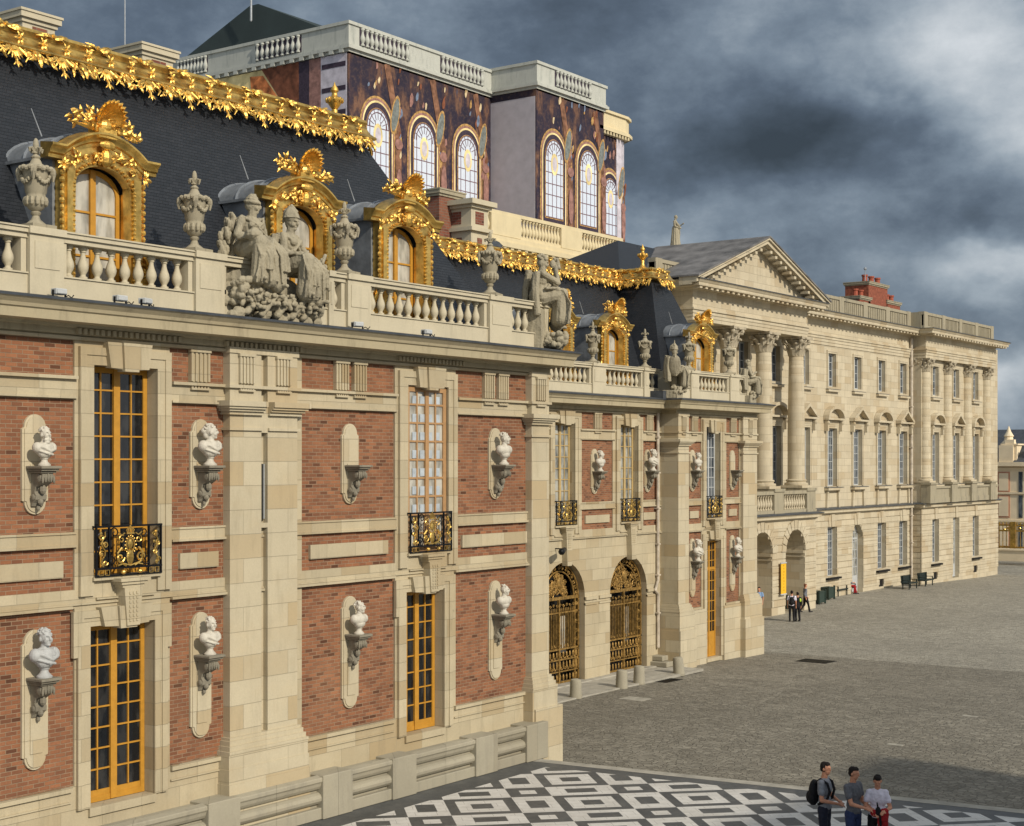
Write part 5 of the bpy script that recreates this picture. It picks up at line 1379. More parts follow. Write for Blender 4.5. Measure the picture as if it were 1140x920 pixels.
m_ = MB(); m_.box(138.4, 138.9, 26, 47, 0, .95); m_.box(138.3, 139.0, 26, 47.1, .95, 1.1); m_.build('stone_courses', M['far_stone'], lw)
hill = MB(); 
for i in range(60): hill.ell((300+random.uniform(-30,60), random.uniform(-40,140), 3), (14, 16, random.uniform(7,11)), 8, 6)
tag(hill.build('wood', plain('far_wood', c3(.03,.05,.03), .95, n=.4, scale=.2)), kind='stuff', label='far dark woodland beyond the palace', cat='woodland')

opp = thing('palace_wing', (20, -14, 0), 'matching palace wing across the marble court, facing the near wing', 'palace wing')
ob = MB(); ob.box(4, 37.2, -19, -9.0, 0, 12.0); ob.build('stone_wall', M['ashlar'], opp)
orf = MB(); orf.frustum((4, 37.4, -19, -8.8), 12, (4, 35.0, -16.5, -11.9), 17.9); orf.build('mansard_roof', M['slate'], opp)
oc = MB(); oc.box(4, 37.9, -19.5, -8.3, 11.4, 12.0); oc.build('cornice', M['cornice_stone'], opp)
op2 = MB(); op2.box(33.2, 36.6, -14.2, -12.4, 12, 18.6); op2.build('chimney', M['chimney_brick'], opp)
# ============================================================ GROUND
def setts(name, c1, c2, sc):
    k = NT(name); v = k.coord()
    wn = k.noise(v, .7, 3, .5, 'Color'); x = k.n('ShaderNodeMix'); x.data_type = 'RGBA'; x.blend_type = 'ADD'; x.inputs[0].default_value = .5; k.l(v, x.inputs[6]); k.l(wn, x.inputs[7])
    vv = k.scaled(x.outputs[2], (1.35,1,1))
    vo = k.n('ShaderNodeTexVoronoi', Scale=sc, Randomness=.62); k.l(vv, vo.inputs['Vector'])
    ve = k.n('ShaderNodeTexVoronoi', Scale=sc, Randomness=.62); ve.feature = 'DISTANCE_TO_EDGE'; k.l(vv, ve.inputs['Vector'])
    sep = k.n('ShaderNodeSeparateColor'); k.l(vo.outputs['Color'], sep.inputs[0])
    c = k.mix(sep.outputs[0], c1, c2)
    c = k.mix(k.math('MULTIPLY', k.ramp(sep.outputs[1], .8, 1.0), .6), c, tuple(q*.55 for q in c1[:3])+(1,))
    c = k.mix(k.math('MULTIPLY', k.ramp(sep.outputs[2], .82, 1.0), .5), c, tuple(min(1,q*1.4) for q in c2[:3])+(1,))
    big = k.noise(v, .16, 6, .68); c = k.mix(k.math('MULTIPLY', k.ramp(big, .36, .7), .38), c, tuple(q*.6 for q in c1[:3])+(1,))
    md = k.noise(k.scaled(v, (1,.5,1)), 1.3, 6, .72); c = k.mix(k.math('MULTIPLY', k.ramp(md, .45, .75), .45), c, tuple(min(1,q*1.3) for q in c2[:3])+(1,))
    c = k.mix(k.math('MULTIPLY', k.ramp(k.noise(v, .05, 3, .5), .42, .62), .22), c, tuple(q*.7 for q in c1[:3])+(1,))
    e = k.ramp(ve.outputs['Distance'], .09, .0)
    c = k.mix(k.math('MULTIPLY', e, .55), c, tuple(q*.45 for q in c1[:3])+(1,))
    gr = k.noise(v, 11, 5, .7)
    k.col(c); k.bump(k.math('SUBTRACT', k.math('MULTIPLY', gr, .5), e), .03, .8); k.set(Roughness=.8); M[name] = k.m
setts('setts_dark', c3(.18,.163,.13), c3(.28,.258,.21), 4.6)
setts('setts_light', c3(.275,.255,.21), c3(.385,.36,.30), 4.2)
plain('kerb', c3(.36,.34,.29), .8, n=.2, scale=2, bump=.01)
plain('slab_stone', c3(.34,.32,.27), .8, n=.25, scale=3)
def gz(x): return GZ if x < 50 else (GZ*(1-(x-50)/25) if x < 75 else -min(.34, max(0, x-106)*.02))
def sheet(name, xs, y0, y1, off, mat, label=None):
    mb = MB(); 
    for a, b in zip(xs, xs[1:]): mb.quad((a,y0,gz(a)+off),(b,y0,gz(b)+off),(b,y1,gz(b)+off),(a,y1,gz(a)+off))
    return tag(mb.build(name, M[mat]), kind='structure')
sheet('ground', (-60, 50, 75, 106, 123, 400), -200, 300, -.008, 'setts_light')
XE = lambda y: 32.55+(22.3-y)*.124                       # court edge, slightly skewed
mb = MB(); n = 24
for i in range(n):
    ya, yb = -40+i*(40.6+32.5)/n, -40+(i+1)*(40.6+32.5)/n
    xa_, xb_ = (30, 30)
    for a, b in ((30, 50), (50, 64.6)): mb.quad((a,ya,gz(a)),(b,ya,gz(b)),(b,yb,gz(b)),(a,yb,gz(a)))
tag(mb.build('cobbled_court', M['setts_dark']), kind='structure')
# marble court: chequer of framed squares set diagonally
def courtm():
    k = NT('marble_chequer'); v = k.coord('Object'); sp = k.n('ShaderNodeSeparateXYZ'); k.l(v, sp.inputs[0]); X, Y = sp.outputs[0], sp.outputs[1]
    u = k.math('MULTIPLY', k.math('SUBTRACT', X, Y), .70711); w = k.math('MULTIPLY', k.math('ADD', X, Y), .70711)
    Pd, N = 2.52, .95
    def cell(c, off):
        f = k.math('MULTIPLY', k.math('FRACT', k.math('DIVIDE', k.math('ADD', c, off), Pd)), Pd)
        narrow = k.math('LESS_THAN', f, N)
        wide = k.math('SUBTRACT', 1.0, narrow)
        # normalised distance to the cell centre 0..1 at the edge
        dn = k.math('DIVIDE', k.math('ABSOLUTE', k.math('SUBTRACT', f, N/2)), N/2)
        dw = k.math('DIVIDE', k.math('ABSOLUTE', k.math('SUBTRACT', f, (Pd+N)/2)), (Pd-N)/2)
        d = k.math('ADD', k.math('MULTIPLY', narrow, dn), k.math('MULTIPLY', wide, dw))
        return narrow, d
    nu, du = cell(u, -5.66+Pd*20); nw, dw = cell(w, -34.55+Pd*20)
    same = k.math('SUBTRACT', 1.0, k.math('ABSOLUTE', k.math('SUBTRACT', nu, nw)))
    inn = lambda t: k.math('MULTIPLY', k.math('LESS_THAN', du, t), k.math('LESS_THAN', dw, t))
    white1 = k.math('SUBTRACT', 1.0, inn(.46))                       # white field, dark centre
    wide_ = k.math('MULTIPLY', same, k.math('SUBTRACT', 1.0, nu))
    ring = k.math('SUBTRACT', inn(.70), inn(.30)); small = inn(.40)
    white2 = k.math('ADD', k.math('MULTIPLY', wide_, ring), k.math('MULTIPLY', k.math('SUBTRACT', 1.0, wide_), small))
    white = k.math('ADD', k.math('MULTIPLY', same, white2), k.math('MULTIPLY', k.math('SUBTRACT', 1.0, same), white1))
    # dark margin along the wing, and along the edge
    mar = k.math('LESS_THAN', Y, 21.75); xe = k.math('ADD', k.math('MULTIPLY', k.math('SUBTRACT', 22.3, Y), .124), 32.55)
    mar2 = k.math('LESS_THAN', X, k.math('SUBTRACT', xe, .85))
    white = k.math('MULTIPLY', k.math('MULTIPLY', white, mar), mar2)
    n1 = k.noise(v, .9, 5, .65); n2 = k.noise(v, 7, 5, .65)
    wc = k.mix(k.ramp(n1, .35, .7), c3(.66,.65,.62), c3(.54,.525,.49)); dc = k.mix(k.ramp(n1, .3, .7), c3(.045,.05,.054), c3(.08,.086,.09))
    c = k.mix(white, dc, wc); c = k.mix(k.math('MULTIPLY', k.ramp(n2, .4, .8), .2), c, c3(.2,.19,.17)); c = k.mix(k.math('MULTIPLY', k.ramp(k.noise(v, 2.3, 6, .75), .48, .7), .2), c, c3(.26,.25,.23))
    b = k.n('ShaderNodeTexBrick', Scale=1.0); cb = k.n('ShaderNodeCombineXYZ'); k.l(u, cb.inputs[0]); k.l(w, cb.inputs[1]); k.l(cb.outputs[0], b.inputs['Vector'])
    b.inputs['Brick Width'].default_value = .475; b.inputs['Row Height'].default_value = .315; b.inputs['Mortar Size'].default_value = .006
    c = k.mix(k.math('MULTIPLY', b.outputs['Fac'], .5), c, c3(.12,.11,.10))
    k.col(c); k.set(Roughness=.5, Specular__IOR__Level=.35); k.bump(k.math('MULTIPLY', n2, 1), .004); M['marble_chequer'] = k.m
courtm()
mb = MB(); ys = [22.6, 15, 5, -5, -9]
for a, b in zip(ys, ys[1:]): mb.quad((-5,a,MZ),(XE(a)-.38,a,MZ),(XE(b)-.38,b,MZ),(-5,b,MZ))
tag(mb.build('marble_court', M['marble_chequer']), kind='structure')
mb = MB()
for a, b in zip(ys, ys[1:]):
    mb.add([(XE(a)-.38,a,MZ+.004),(XE(a),a,MZ+.004),(XE(b),b,MZ+.004),(XE(b)-.38,b,MZ+.004),(XE(a)-.38,a,0),(XE(a),a,0),(XE(b),b,0),(XE(b)-.38,b,0)], [(0,1,2,3),(1,5,6,2),(0,4,5,1),(2,6,7,3)])
    for i in range(1, 5):
        z = MZ-.2*i; o = .36*i; mb.add([(XE(a)+o-.36,a,z),(XE(a)+o,a,z),(XE(b)+o,b,z),(XE(b)+o-.36,b,z),(XE(a)+o,a,0),(XE(b)+o,b,0)], [(0,1,2,3),(1,4,5,2)])
tag(mb.build('court_steps', M['kerb']), kind='structure')
# stone apron before the gates
mb = MB(); mb.box(44, 56.0, D2-2.2, D2+.1, GZ-.05, GZ+.05)
tag(mb.build('gate_apron', M['kerb']), kind='structure')
mb = MB(); mb.box(41, 57.5, D2-.35, D2+.1, GZ+.05, GZ+.09) ; tag(mb.build('threshold', M['kerb']), kind='structure')
for nm, (px, py, w, l, m_, lab) in {'iron_hatch': (735, 758, 1.3, 1.3, 'iron', 'black square iron hatch in the setts beside the fourth stone bollard'), 'drain_cover': (908, 733.5, 1.2, 1.5, 'iron', 'dark rectangular drain grating in the open paving'), 'paving_slab': (707, 780.5, .75, .95, 'slab_stone', 'pale square slab let into the dark setts near the gates'), 'paving_slab ': (997, 832, .28, .5, 'slab_stone', 'small pale slab in the setts behind the three visitors'), 'paving_slab  ': (1080, 799.5, .25, .5, 'slab_stone', 'small pale slab in the setts towards the right edge')}.items():
    p = G(px, py, .3); mb = MB(); z = gz(p.x); mb.box(-w/2, w/2, -l/2, l/2, -.05, .012)
    if m_ == 'iron':
        for i in range(8): mb.box(-w/2+.06+i*(w-.1)/8, -w/2+.11+i*(w-.1)/8, -l/2+.05, l/2-.05, .012, .022)
    o = mb.build(nm.strip(), M[m_]); o.location = (p.x, p.y, z); tag(o, lab, 'hatch' if 'hatch' in nm else 'drain cover' if 'drain' in nm else 'slab')

# ============================================================ URNS
def urn():
    r = thing('stone_urn', (0,0,0), '', 'urn', 'stone urns on the balustrade pedestals', local=True)
    b = MB(); b.box(-.26,.26,-.26,.26,0,.07); b.lathe((0,0,0), [(r*.86,z) for r,z in [(.22,.07),(.2,.10),(.10,.17),(.07,.24),(.10,.27),(.11,.30),(.08,.32),(.16,.37),(.21,.45),(.22,.55),(.20,.60),(.20,.63),(.22,.66),(.26,.98),(.27,1.02),(.30,1.05),(.30,1.10),(.22,1.14),(.13,1.18),(.10,1.24),(.07,1.28)]], 20)
    o = b.build('urn_body', M['carved'], r); smooth_by_angle(o, 45)
    for i in range(14): a = i*2*pi/14
    g = MB()
    for i in range(22):
        a = i*2*pi/22; g.ell((.26*cos(a), .26*sin(a), 1.07+.02*(i%2)), (.055,.055,.05), 6, 4)
    for q in range(4):
        a0 = q*pi/2+pi/4
        g.ell((.30*cos(a0), .30*sin(a0), 1.02), (.06,.06,.09), 6, 5); g.tube([(.31*cos(a0),.31*sin(a0),1.0),(.30*cos(a0),.30*sin(a0),.86)], [.05,.02], 5)
        for i in range(9):
            k = i/8; a = a0+k*pi/2; z = 1.0-.17*sin(pi*k); rr = .25-.01*sin(pi*k); g.ell((rr*cos(a), rr*sin(a), z), (.042,.042,.042), 5, 4)
    g.build('garland', M['carved'], r); g = MB()
    for i in range(12): a = i*pi/6; g.ell((.18*cos(a), .18*sin(a), .5), (.052,.052,.09), 5, 4)
    g.build('acanthus_cup', M['carved'], r)
    f = MB(); f.lathe((0,0,0), [(.07,1.27),(.09,1.30),(.05,1.34),(.03,1.36)], 10); f.ell((0,0,1.52), (.055,.05,.13), 8, 6); f.ell((0,0,1.38), (.09,.06,.03), 8, 5)
    for a in range(4):
        c, s = cos(a*pi/2), sin(a*pi/2); f.tube([(.02*c,.02*s,1.38),(.09*c,.09*s,1.46),(.14*c,.14*s,1.45),(.13*c,.13*s,1.39)], [.03,.035,.03,.015], 6)
    f.build('fleuron', M['carved'], r); return r
U0 = urn(); k0 = True
ul = ['large stone urn just left of the first gilded dormer', 'stone urn on the pedestal just left of the seated pair of statues', 'stone urn between the second and third gilded dormers of the near wing', 'weathered stone urn on the near wing pedestal right of the third dormer', 'stone urn standing directly before the left flank of the inner wing dormer', 'stone urn against dark slates, between inner wing dormer and helmeted statue', 'stone urn left of the pavilion dormer, next to the helmeted statue', 'stone urn right of the pavilion dormer, against the classical columns']
spots = [(17.38, DB, 13.19), (T(216.5,DB), DB, 13.19), (T(383.5,DB), DB, 13.19), (T(545.5,DB), DB, 13.19), (T(660,DB2), DB2, 12.9), (T(718,DB2), DB2, 12.9), (T(767,DB3), DB3, 12.9), (T(811.5,DB3), DB3, 12.9)]
for i, s in enumerate(spots):
    if i == 0: U0.location = s; U0['label'] = ul[0]
    else: place(U0, s, .1*i, ul[i])

# ============================================================ BUSTS
def bust(kind, h):
    """kind: (beard, drape, bald, turn) ; marble bust h metres high, front towards -Y"""
    beard, drape, hair, turn = kind; k = h/.86
    m = MB(); C = lambda *p: tuple(q*k for q in p)
    E = lambda c, r, R=None: m.ell(C(*c), C(*r), 14, 10, R)
    E((0,0,.36),(.25,.14,.16)); E((-.18,.0,.39),(.115,.115,.12)); E((.18,.0,.39),(.115,.115,.12)); E((0,-.02,.27),(.17,.13,.12)); E((0,-.06,.38),(.20,.10,.13)); E((0,.0,.46),(.15,.10,.07))
    m.cap(C(0,.0,.44), C(0,-.015,.56), .088*k, .072*k, 14)
    R = Matrix.Rotation(turn, 3, 'Z'); hc = Vector((0,-.02,.675)); F = 1.22
    def H(c, r): q = hc+R@(Vector(c)*F); m.ell(C(*q), C(*[x*F for x in r]), 14, 10, R)
    H((0,0,.02),(.085,.10,.105)); H((0,-.03,-.05),(.062,.07,.07)); H((0,-.108,-.005),(.015,.026,.032)); H((0,-.10,.035),(.055,.017,.011)); H((0,-.088,-.055),(.03,.02,.012)); H((0,-.078,-.09),(.03,.03,.022)); [H((s_*.045,-.07,-.035),(.024,.026,.03)) for s_ in (-1,1)]
    for s in (-1, 1): H((s*.085,.0,-.01),(.014,.025,.035)); H((s*.04,-.08,-.02),(.024,.025,.028))
    random.seed(int(h*1000)+int(beard)*3)
    for i in range(30 if hair else 8):
        a = random.uniform(0, 2*pi); b = random.uniform(.15, 1.3)
        q = Vector((.085*cos(a)*cos(b), .02+.10*sin(a)*cos(b), .04+.10*sin(b)))
        if q.y < -.07 and q.z < .08: continue
        H(q, (.021,.021,.018))
    if hair > 1: H((0,.11,.02),(.055,.06,.055)); H((0,.08,-.05),(.05,.05,.06))
    if beard:
        for i in range(12): H((random.uniform(-.055,.055),-.07+random.uniform(-.02,.02),-.09-random.uniform(0,.07)),(.028,.025,.03))
    if drape:
        m.tube([C(-.24,-.02,.44),C(-.12,-.13,.40),C(.05,-.16,.31),C(.2,-.1,.36),C(.25,.02,.42)], .035*k, 8); m.tube([C(-.22,.02,.47),C(-.08,-.11,.46),C(.1,-.13,.38),C(.22,-.02,.46)], .028*k, 8)
        m.tube([C(-.22,-.06,.34),C(-.05,-.16,.27),C(.12,-.15,.24)], .025*k, 8); m.tube([C(.16,-.06,.50),C(.1,-.12,.36),C(.0,-.15,.22)], .022*k, 8)
    return m
def socle(k):
    s = MB(); s.lathe((0,0,0), [(.135*k,0),(.135*k,.03*k),(.115*k,.045*k),(.075*k,.09*k),(.065*k,.13*k),(.085*k,.15*k),(.085*k,.17*k),(.07*k,.2*k)], 18); return s
bs = [
 (17.29, D1, 8.92, (1,1,1,.1), .78, 'bearded white marble bust on the upper console left of the yellow window'),
 (21.27, D1, 8.92, (0,1,2,.9), .92, 'white bust of a woman with tied hair, upper console right of the yellow window'),
 (31.27, D1, 8.92, (0,0,1,.55), .90, 'white bare-chested bust on the upper console at the near wing right end'),
 (17.29, D1, 5.14, (0,1,1,.0), .98, 'largest draped bust, lower console left of the first yellow door'),
 (21.27, D1, 5.14, (0,1,1,.0), .84, 'small draped bust, lower console between first yellow door and stone pilasters'),
 (25.75, D1, 5.14, (0,0,1,.5), .82, 'bare-shouldered bust on the lower console left of the second yellow door'),
 (31.27, D1, 5.14, (0,0,0,.5), .83, 'round-headed white bust on the lower console right of the second yellow door'),
 (tb2[0], D2, 8.62, (0,0,1,.8), .90, 'white bust facing right between the two upper windows over the gates'),
 (tb2[1], D2, 8.62, (0,1,1,.4), 1.0, 'broad white bust beside the downpipe, right of the upper windows over the gates'),
 (tb3[0], D3, 8.62, (0,0,0,.7), .86, 'slim white bust on the upper console of the end pavilion, left of its grey window'),
 (tb3[0], D3, 4.75, (0,1,0,.3), 1.05, 'white bust on the lower console left of the pavilion glazed door'),
 (tb3[1], D3, 4.75, (0,1,1,.4), .95, 'white bust on the lower console right of the pavilion glazed door')]
for t, D, z, kind, h, lab in bs:
    r = thing('marble_bust', (t, D-.31, z+.002), lab, 'bust', 'marble busts on wall consoles', local=True)
    h *= .92; mk = M['marble_grey'] if z < 6 and t < 18 else M['marble']; sculpt(bust(kind, h), .010, 'figure', mk, r, fold=.003*h, freq=14, sm=0)
    smooth_by_angle(socle(h/.86).build('socle', mk, r), 45)
# ============================================================ FIGURES
V = Vector
def stand(**ov):
    """joints of a 1.80 m adult facing -Y"""
    J = dict(pel=V((0,0,.95)), waist=V((0,0,1.08)), chest=V((0,.0,1.30)), neck=V((0,.015,1.50)), head=V((0,-.015,1.665)), turn=0.0, nod=0.0,
        sL=V((-.185,.01,1.43)), sR=V((.185,.01,1.43)), eL=V((-.235,.03,1.13)), eR=V((.235,.03,1.13)), wL=V((-.235,-.05,.88)), wR=V((.235,-.05,.88)),
        hL=V((-.095,0,.92)), hR=V((.095,0,.92)), kL=V((-.11,-.01,.50)), kR=V((.11,-.01,.50)), aL=V((-.115,.03,.085)), aR=V((.115,.03,.085)), fL=V((-.13,-.15,.03)), fR=V((.13,-.15,.03)))
    J.update(ov); return J
def headp(m, J, detail=True):
    R = Matrix.Rotation(J['turn'], 3, 'Z') @ Matrix.Rotation(J['nod'], 3, 'X'); hc = J['head']
    def H(c, r): m.ell(tuple(hc+R@V(c)), r, 12, 9, R)
    H((0,0,.02),(.077,.095,.098)); H((0,-.025,-.045),(.058,.066,.068)); H((0,-.045,-.085),(.035,.035,.028))
    if detail:
        H((0,-.098,-.008),(.013,.02,.028)); H((0,-.088,.03),(.045,.014,.01)); H((0,-.083,-.052),(.025,.014,.009))
        for s in (-1, 1): H((s*.078,.0,-.005),(.012,.022,.032))
def hairp(m, J, vol=1.0, back=0, beanie=False):
    R = Matrix.Rotation(J['turn'], 3, 'Z') @ Matrix.Rotation(J['nod'], 3, 'X'); hc = J['head']
    def H(c, r): m.ell(tuple(hc+R@V(c)), r, 10, 8, R)
    H((0,.022,.045),(.085*vol,.092*vol,.088*vol)); H((0,-.035,.085),(.065,.055,.045*vol)); H((0,.06,-.0),(.068,.05,.07))
    for s in (-1, 1): H((s*.062,.02,.01),(.024,.05,.06))
def handp(m, w, e, curl=.5, s=1, fing=True):
    d = (w-e).normalized(); side = V((s,0,0)); side = (side-d*side.dot(d)).normalized(); n = d.cross(side)
    p = w+d*.05; m.cap(w, w+d*.02, .027, .03, 8); m.ell(tuple(p), (.04,.04,.04), 8, 6); m.cap(w+d*.03+side*.02, w+d*.085+side*.018, .018, .016, 7); m.cap(w+d*.03-side*.02, w+d*.085-side*.018, .018, .015, 7)
    if not fing: m.ell(tuple(w+d*.10), (.035,.035,.045), 8, 6); return
    for i, L in enumerate((.062,.072,.068,.052)):
        o = side*(.030-.020*i)*1.05; a = w+d*.085+o; b = a+d*L*.5*math.cos(curl*.5)-n*L*.5*sin(curl*.5)*s; c = b+d*L*.5*cos(curl*1.6)-n*L*.5*sin(curl*1.6)*s
        m.cap(a, b, .0092, .009, 6); m.cap(b, c, .009, .0078, 6)
    a = w+d*.03+side*.032; b = a+side*.028+d*.03; m.cap(a, b, .013, .011, 6); m.cap(b, b+d*.028+side*.004, .011, .009, 6)
def bodyp(m, J, fing=True, feet=True):
    headp(m, J); m.cap(J['neck']-V((0,0,.06)), J['head']-V((0,-.01,.05)), .062, .056, 10)
    m.ell(tuple(J['pel']), (.155,.105,.12), 12, 8); m.ell(tuple(J['waist']), (.135,.095,.13), 12, 8); m.ell(tuple(J['chest']), (.165,.11,.19), 12, 8)
    for s in ('L','R'):
        q = -1 if s == 'L' else 1
        m.cap(J['neck']-V((0,0,.07)), J['s'+s], .06, .055); m.cap(J['s'+s], J['e'+s], .052, .040); m.cap(J['e'+s], J['w'+s], .041, .026)
        handp(m, J['w'+s], J['e'+s], .6, q, fing)
        m.cap(J['h'+s], J['k'+s], .083, .055); m.cap(J['k'+s], J['a'+s], .056, .036)
        if feet: m.cap(J['a'+s]-V((0,0,.03)), J['f'+s], .038, .032); m.ell(tuple(J['a'+s]-V((0,-.03,.045))), (.035,.04,.035), 8, 6)
def shirtp(m, J, sleeve=.55, hem=.02, r=.018):
    m.ell(tuple(J['chest']+V((0,0,-.0))), (.165+r,.112+r,.19+r), 14, 9); m.ell(tuple(J['waist']), (.140+r,.10+r,.15), 14, 9); m.ell(tuple(J['pel']+V((0,0,.02))), (.158+r,.11+r,.10+hem), 14, 8)
    for s in ('L','R'):
        m.cap(J['neck']-V((0,-.0,.075)), J['s'+s]-V((0,0,.004)), .070, .062+r*.4); b = J['s'+s].lerp(J['e'+s], min(1, sleeve)); m.cap(J['s'+s]-V((0,0,.004)), b, .060+r*.4, .048+r)
        if sleeve > 1: m.cap(J['e'+s], J['e'+s].lerp(J['w'+s], sleeve-1), .045+r, .038+r)
def trouserp(m, J, length=1.0, r=.014):
    m.ell(tuple(J['pel']-V((0,0,.03))), (.155+r*.8,.106+r,.115), 12, 8)
    for s in ('L','R'):
        m.cap(J['h'+s], J['k'+s], .086+r, .060+r)
        if length > .5: m.cap(J['k'+s], J['k'+s].lerp(J['a'+s], min(1,(length-.5)*2)), .060+r, .046+r)
def shoep(m, J):
    for s in ('L','R'): m.cap(J['a'+s]-V((0,0,.035)), J['f'+s], .046, .040); m.ell(tuple(J['a'+s]-V((0,-.035,.045))), (.043,.05,.042), 8, 6)
for n_, c_ in dict(skin=S(196,140,112), skin_dark=S(130,88,66), hair_dark=S(28,22,20), hair_fair=S(150,118,80), tee_grey=S(128,132,140), tee_darkgrey=S(96,98,104), tee_white=S(214,210,224), denim_dark=S(30,34,50), denim=S(44,56,92), black_cloth=S(22,22,26), red_cloth=S(150,30,34), shoe=S(50,48,50), tee_lime=S(190,220,70), top_grey=S(108,112,122), hair_red=S(110,70,48), checked=S(130,160,200)).items():
    plain(n_, c_, .8 if n_[:4] != 'skin' else .55, n=.12, scale=14, bump=.004)
def make_person(loc, rz, J, h, label, top, bottom, hair, skin='skin', sleeve=.55, vox=.009, hairvol=1.0, bottomlen=1.0, extra=None, fing=True, group=None, feet='shoe'):
    r = thing('person', loc, label, 'person', group, rz, local=True); r.scale = (h/1.80,)*3
    b = MB(); bodyp(b, J, fing); sculpt(b, vox, 'body', M[skin], r, sm=1)
    b = MB(); shirtp(b, J, sleeve); sculpt(b, vox*1.2, 'top', M[top], r, fold=.016, freq=10)
    b = MB(); trouserp(b, J, bottomlen); sculpt(b, vox*1.2, 'trousers', M[bottom], r, fold=.018, freq=9)
    b = MB(); hairp(b, J, hairvol); sculpt(b, vox, 'hair', M[hair], r, fold=.008, freq=30, sm=1)
    b = MB(); shoep(b, J); sculpt(b, vox*1.2, 'shoes', M[feet], r, sm=1)
    if extra: extra(r, J)
    return r
def at_head(px, py, z, h):
    d = (CAM_Z-z-h)*1700/(py-514); l = (px-570)/1700*d
    return V((d*cos(TH)+l*sin(TH), d*sin(TH)-l*cos(TH), z))
# facing: rz such that local -Y points to the wanted bearing; camera axis bearing is TH, right of view is TH-90
FR = lambda deg: radians(deg)+TH                       # 0: back to viewer ... local -Y away = rz TH+90
def face(deg): return TH+radians(90)-radians(deg)      # deg 0 looks away from the viewer, 90 looks to picture right, 180 towards viewer
def backpack(r, J, c='black_cloth'):
    b = MB(); b.ell((0,.20,1.24), (.15,.10,.21), 14, 10); b.ell((0,.22,1.12), (.155,.11,.16), 12, 8); b.ell((0,.29,1.12), (.11,.06,.12), 10, 8)
    sculpt(b, .012, 'backpack', M[c], r, fold=.008, freq=10)
    s = MB()
    for q in (-1, 1): s.tube([(q*.11,.14,1.40),(q*.125,.04,1.49),(q*.135,-.10,1.42),(q*.13,-.145,1.27),(q*.15,-.09,1.10),(q*.15,.08,1.02)], .026, 6)
    s.build('straps', M[c], r, smooth=True, org=(0,0,0))
J = stand(turn=-.25, eR=V((.27,-.02,1.14)), wR=V((.12,-.24,1.06)), eL=V((-.25,-.03,1.12)), wL=V((.02,-.27,1.03)), head=V((.01,-.02,1.665)))
make_person(at_head(918, 848, MZ, 1.87), face(120), J, 1.87, 'man in grey t-shirt with black backpack, in profile, leftmost of the trio', 'tee_grey', 'denim_dark', 'hair_dark', extra=backpack)
J = stand(turn=.15, nod=.08, eL=V((-.22,-.12,1.14)), wL=V((-.06,-.34,1.07)), eR=V((.24,-.02,1.12)), wR=V((.20,-.26,1.02)))
def watch(r, J):
    m = MB(); w = J['wL']; m.tube([(w.x+.03*cos(a*pi/4), w.y+.02, w.z+.03*sin(a*pi/4)) for a in range(9)], .008, 5); m.build('wrist_watch', M['black_cloth'], r, org=(0,0,0))
make_person(at_head(950, 853, MZ, 1.85), face(140), J, 1.85, 'man in darker grey t-shirt and jeans, arms reaching out, middle of the trio', 'tee_darkgrey', 'denim', 'hair_dark', extra=watch, hairvol=.96)
def jacket(r, J):
    b = MB()
    b.ell((.10,-.26,1.00), (.10,.09,.16), 12, 8); b.ell((.12,-.24,.84), (.09,.07,.20), 12, 8); b.ell((-.02,-.29,1.06), (.11,.07,.07), 10, 8); b.cap((.16,-.24,1.1),(.19,-.2,.72), .05, .035); b.cap((.05,-.28,1.0),(.03,-.24,.66), .045, .02)
    sculpt(b, .012, 'carried_jacket', M['red_cloth'], r, fold=.03, freq=9)
    b = MB(); b.ell((.02,-.33,1.10), (.06,.05,.10), 10, 8); b.cap((.02,-.34,1.12),(.0,-.34,1.28), .03, .015); b.cap((.06,-.33,1.0),(.07,-.29,.75), .035, .02); sculpt(b, .012, 'carried_bag', M['black_cloth'], r, fold=.015, freq=10)
J = stand(sL=V((-.155,.0,1.42)), sR=V((.155,.0,1.42)), turn=.1, nod=.45, head=V((0,-.045,1.65)), eL=V((-.24,-.05,1.14)), wL=V((-.06,-.27,1.06)), eR=V((.25,-.05,1.13)), wR=V((.14,-.28,1.10)))
make_person(at_head(977, 861, MZ, 1.72), face(195), J, 1.72, 'boy in white t-shirt looking down at the red jacket and bag he holds', 'tee_white', 'black_cloth', 'hair_dark', 'skin', extra=jacket)
# distant visitors
def far_person(px, py, h, deg, label, top, bottom, hair, ex=None, Jx=None, sleeve=.55):
    J = stand(**(Jx or {})); return make_person(G(px, py, gz(80)), face(deg), J, h, label, top, bottom, hair, vox=.016, sleeve=sleeve, extra=ex, fing=False)
wl_ = dict(kL=V((-.10,-.16,.52)), aL=V((-.10,-.25,.10)), fL=V((-.10,-.42,.06)), kR=V((.10,.02,.50)), aR=V((.10,.28,.14)), fR=V((.10,.16,.04)), eL=V((-.22,.12,1.15)), wL=V((-.24,.05,.92)), eR=V((.22,-.08,1.15)), wR=V((.22,-.22,.95)))
far_person(881.5, 692.3, 1.76, 10, 'distant visitor in white top with black backpack, left of the close pair', 'tee_white', 'black_cloth', 'hair_dark', backpack)
far_person(888, 692.0, 1.66, -15, 'distant visitor in black with lime green at the shoulder, beside the white top', 'black_cloth', 'black_cloth', 'hair_dark', lambda r, J: sculpt((lambda m: (m.ell((-.14,.08,1.30),(.07,.07,.12),10,8), m)[1])(MB()), .016, 'lime_scarf', M['tee_lime'], r), sleeve=1.6)
far_person(896.5, 682, 1.72, 80, 'auburn-haired visitor in grey top striding behind the distant close pair', 'top_grey', 'black_cloth', 'hair_red', None, wl_, 1.4)
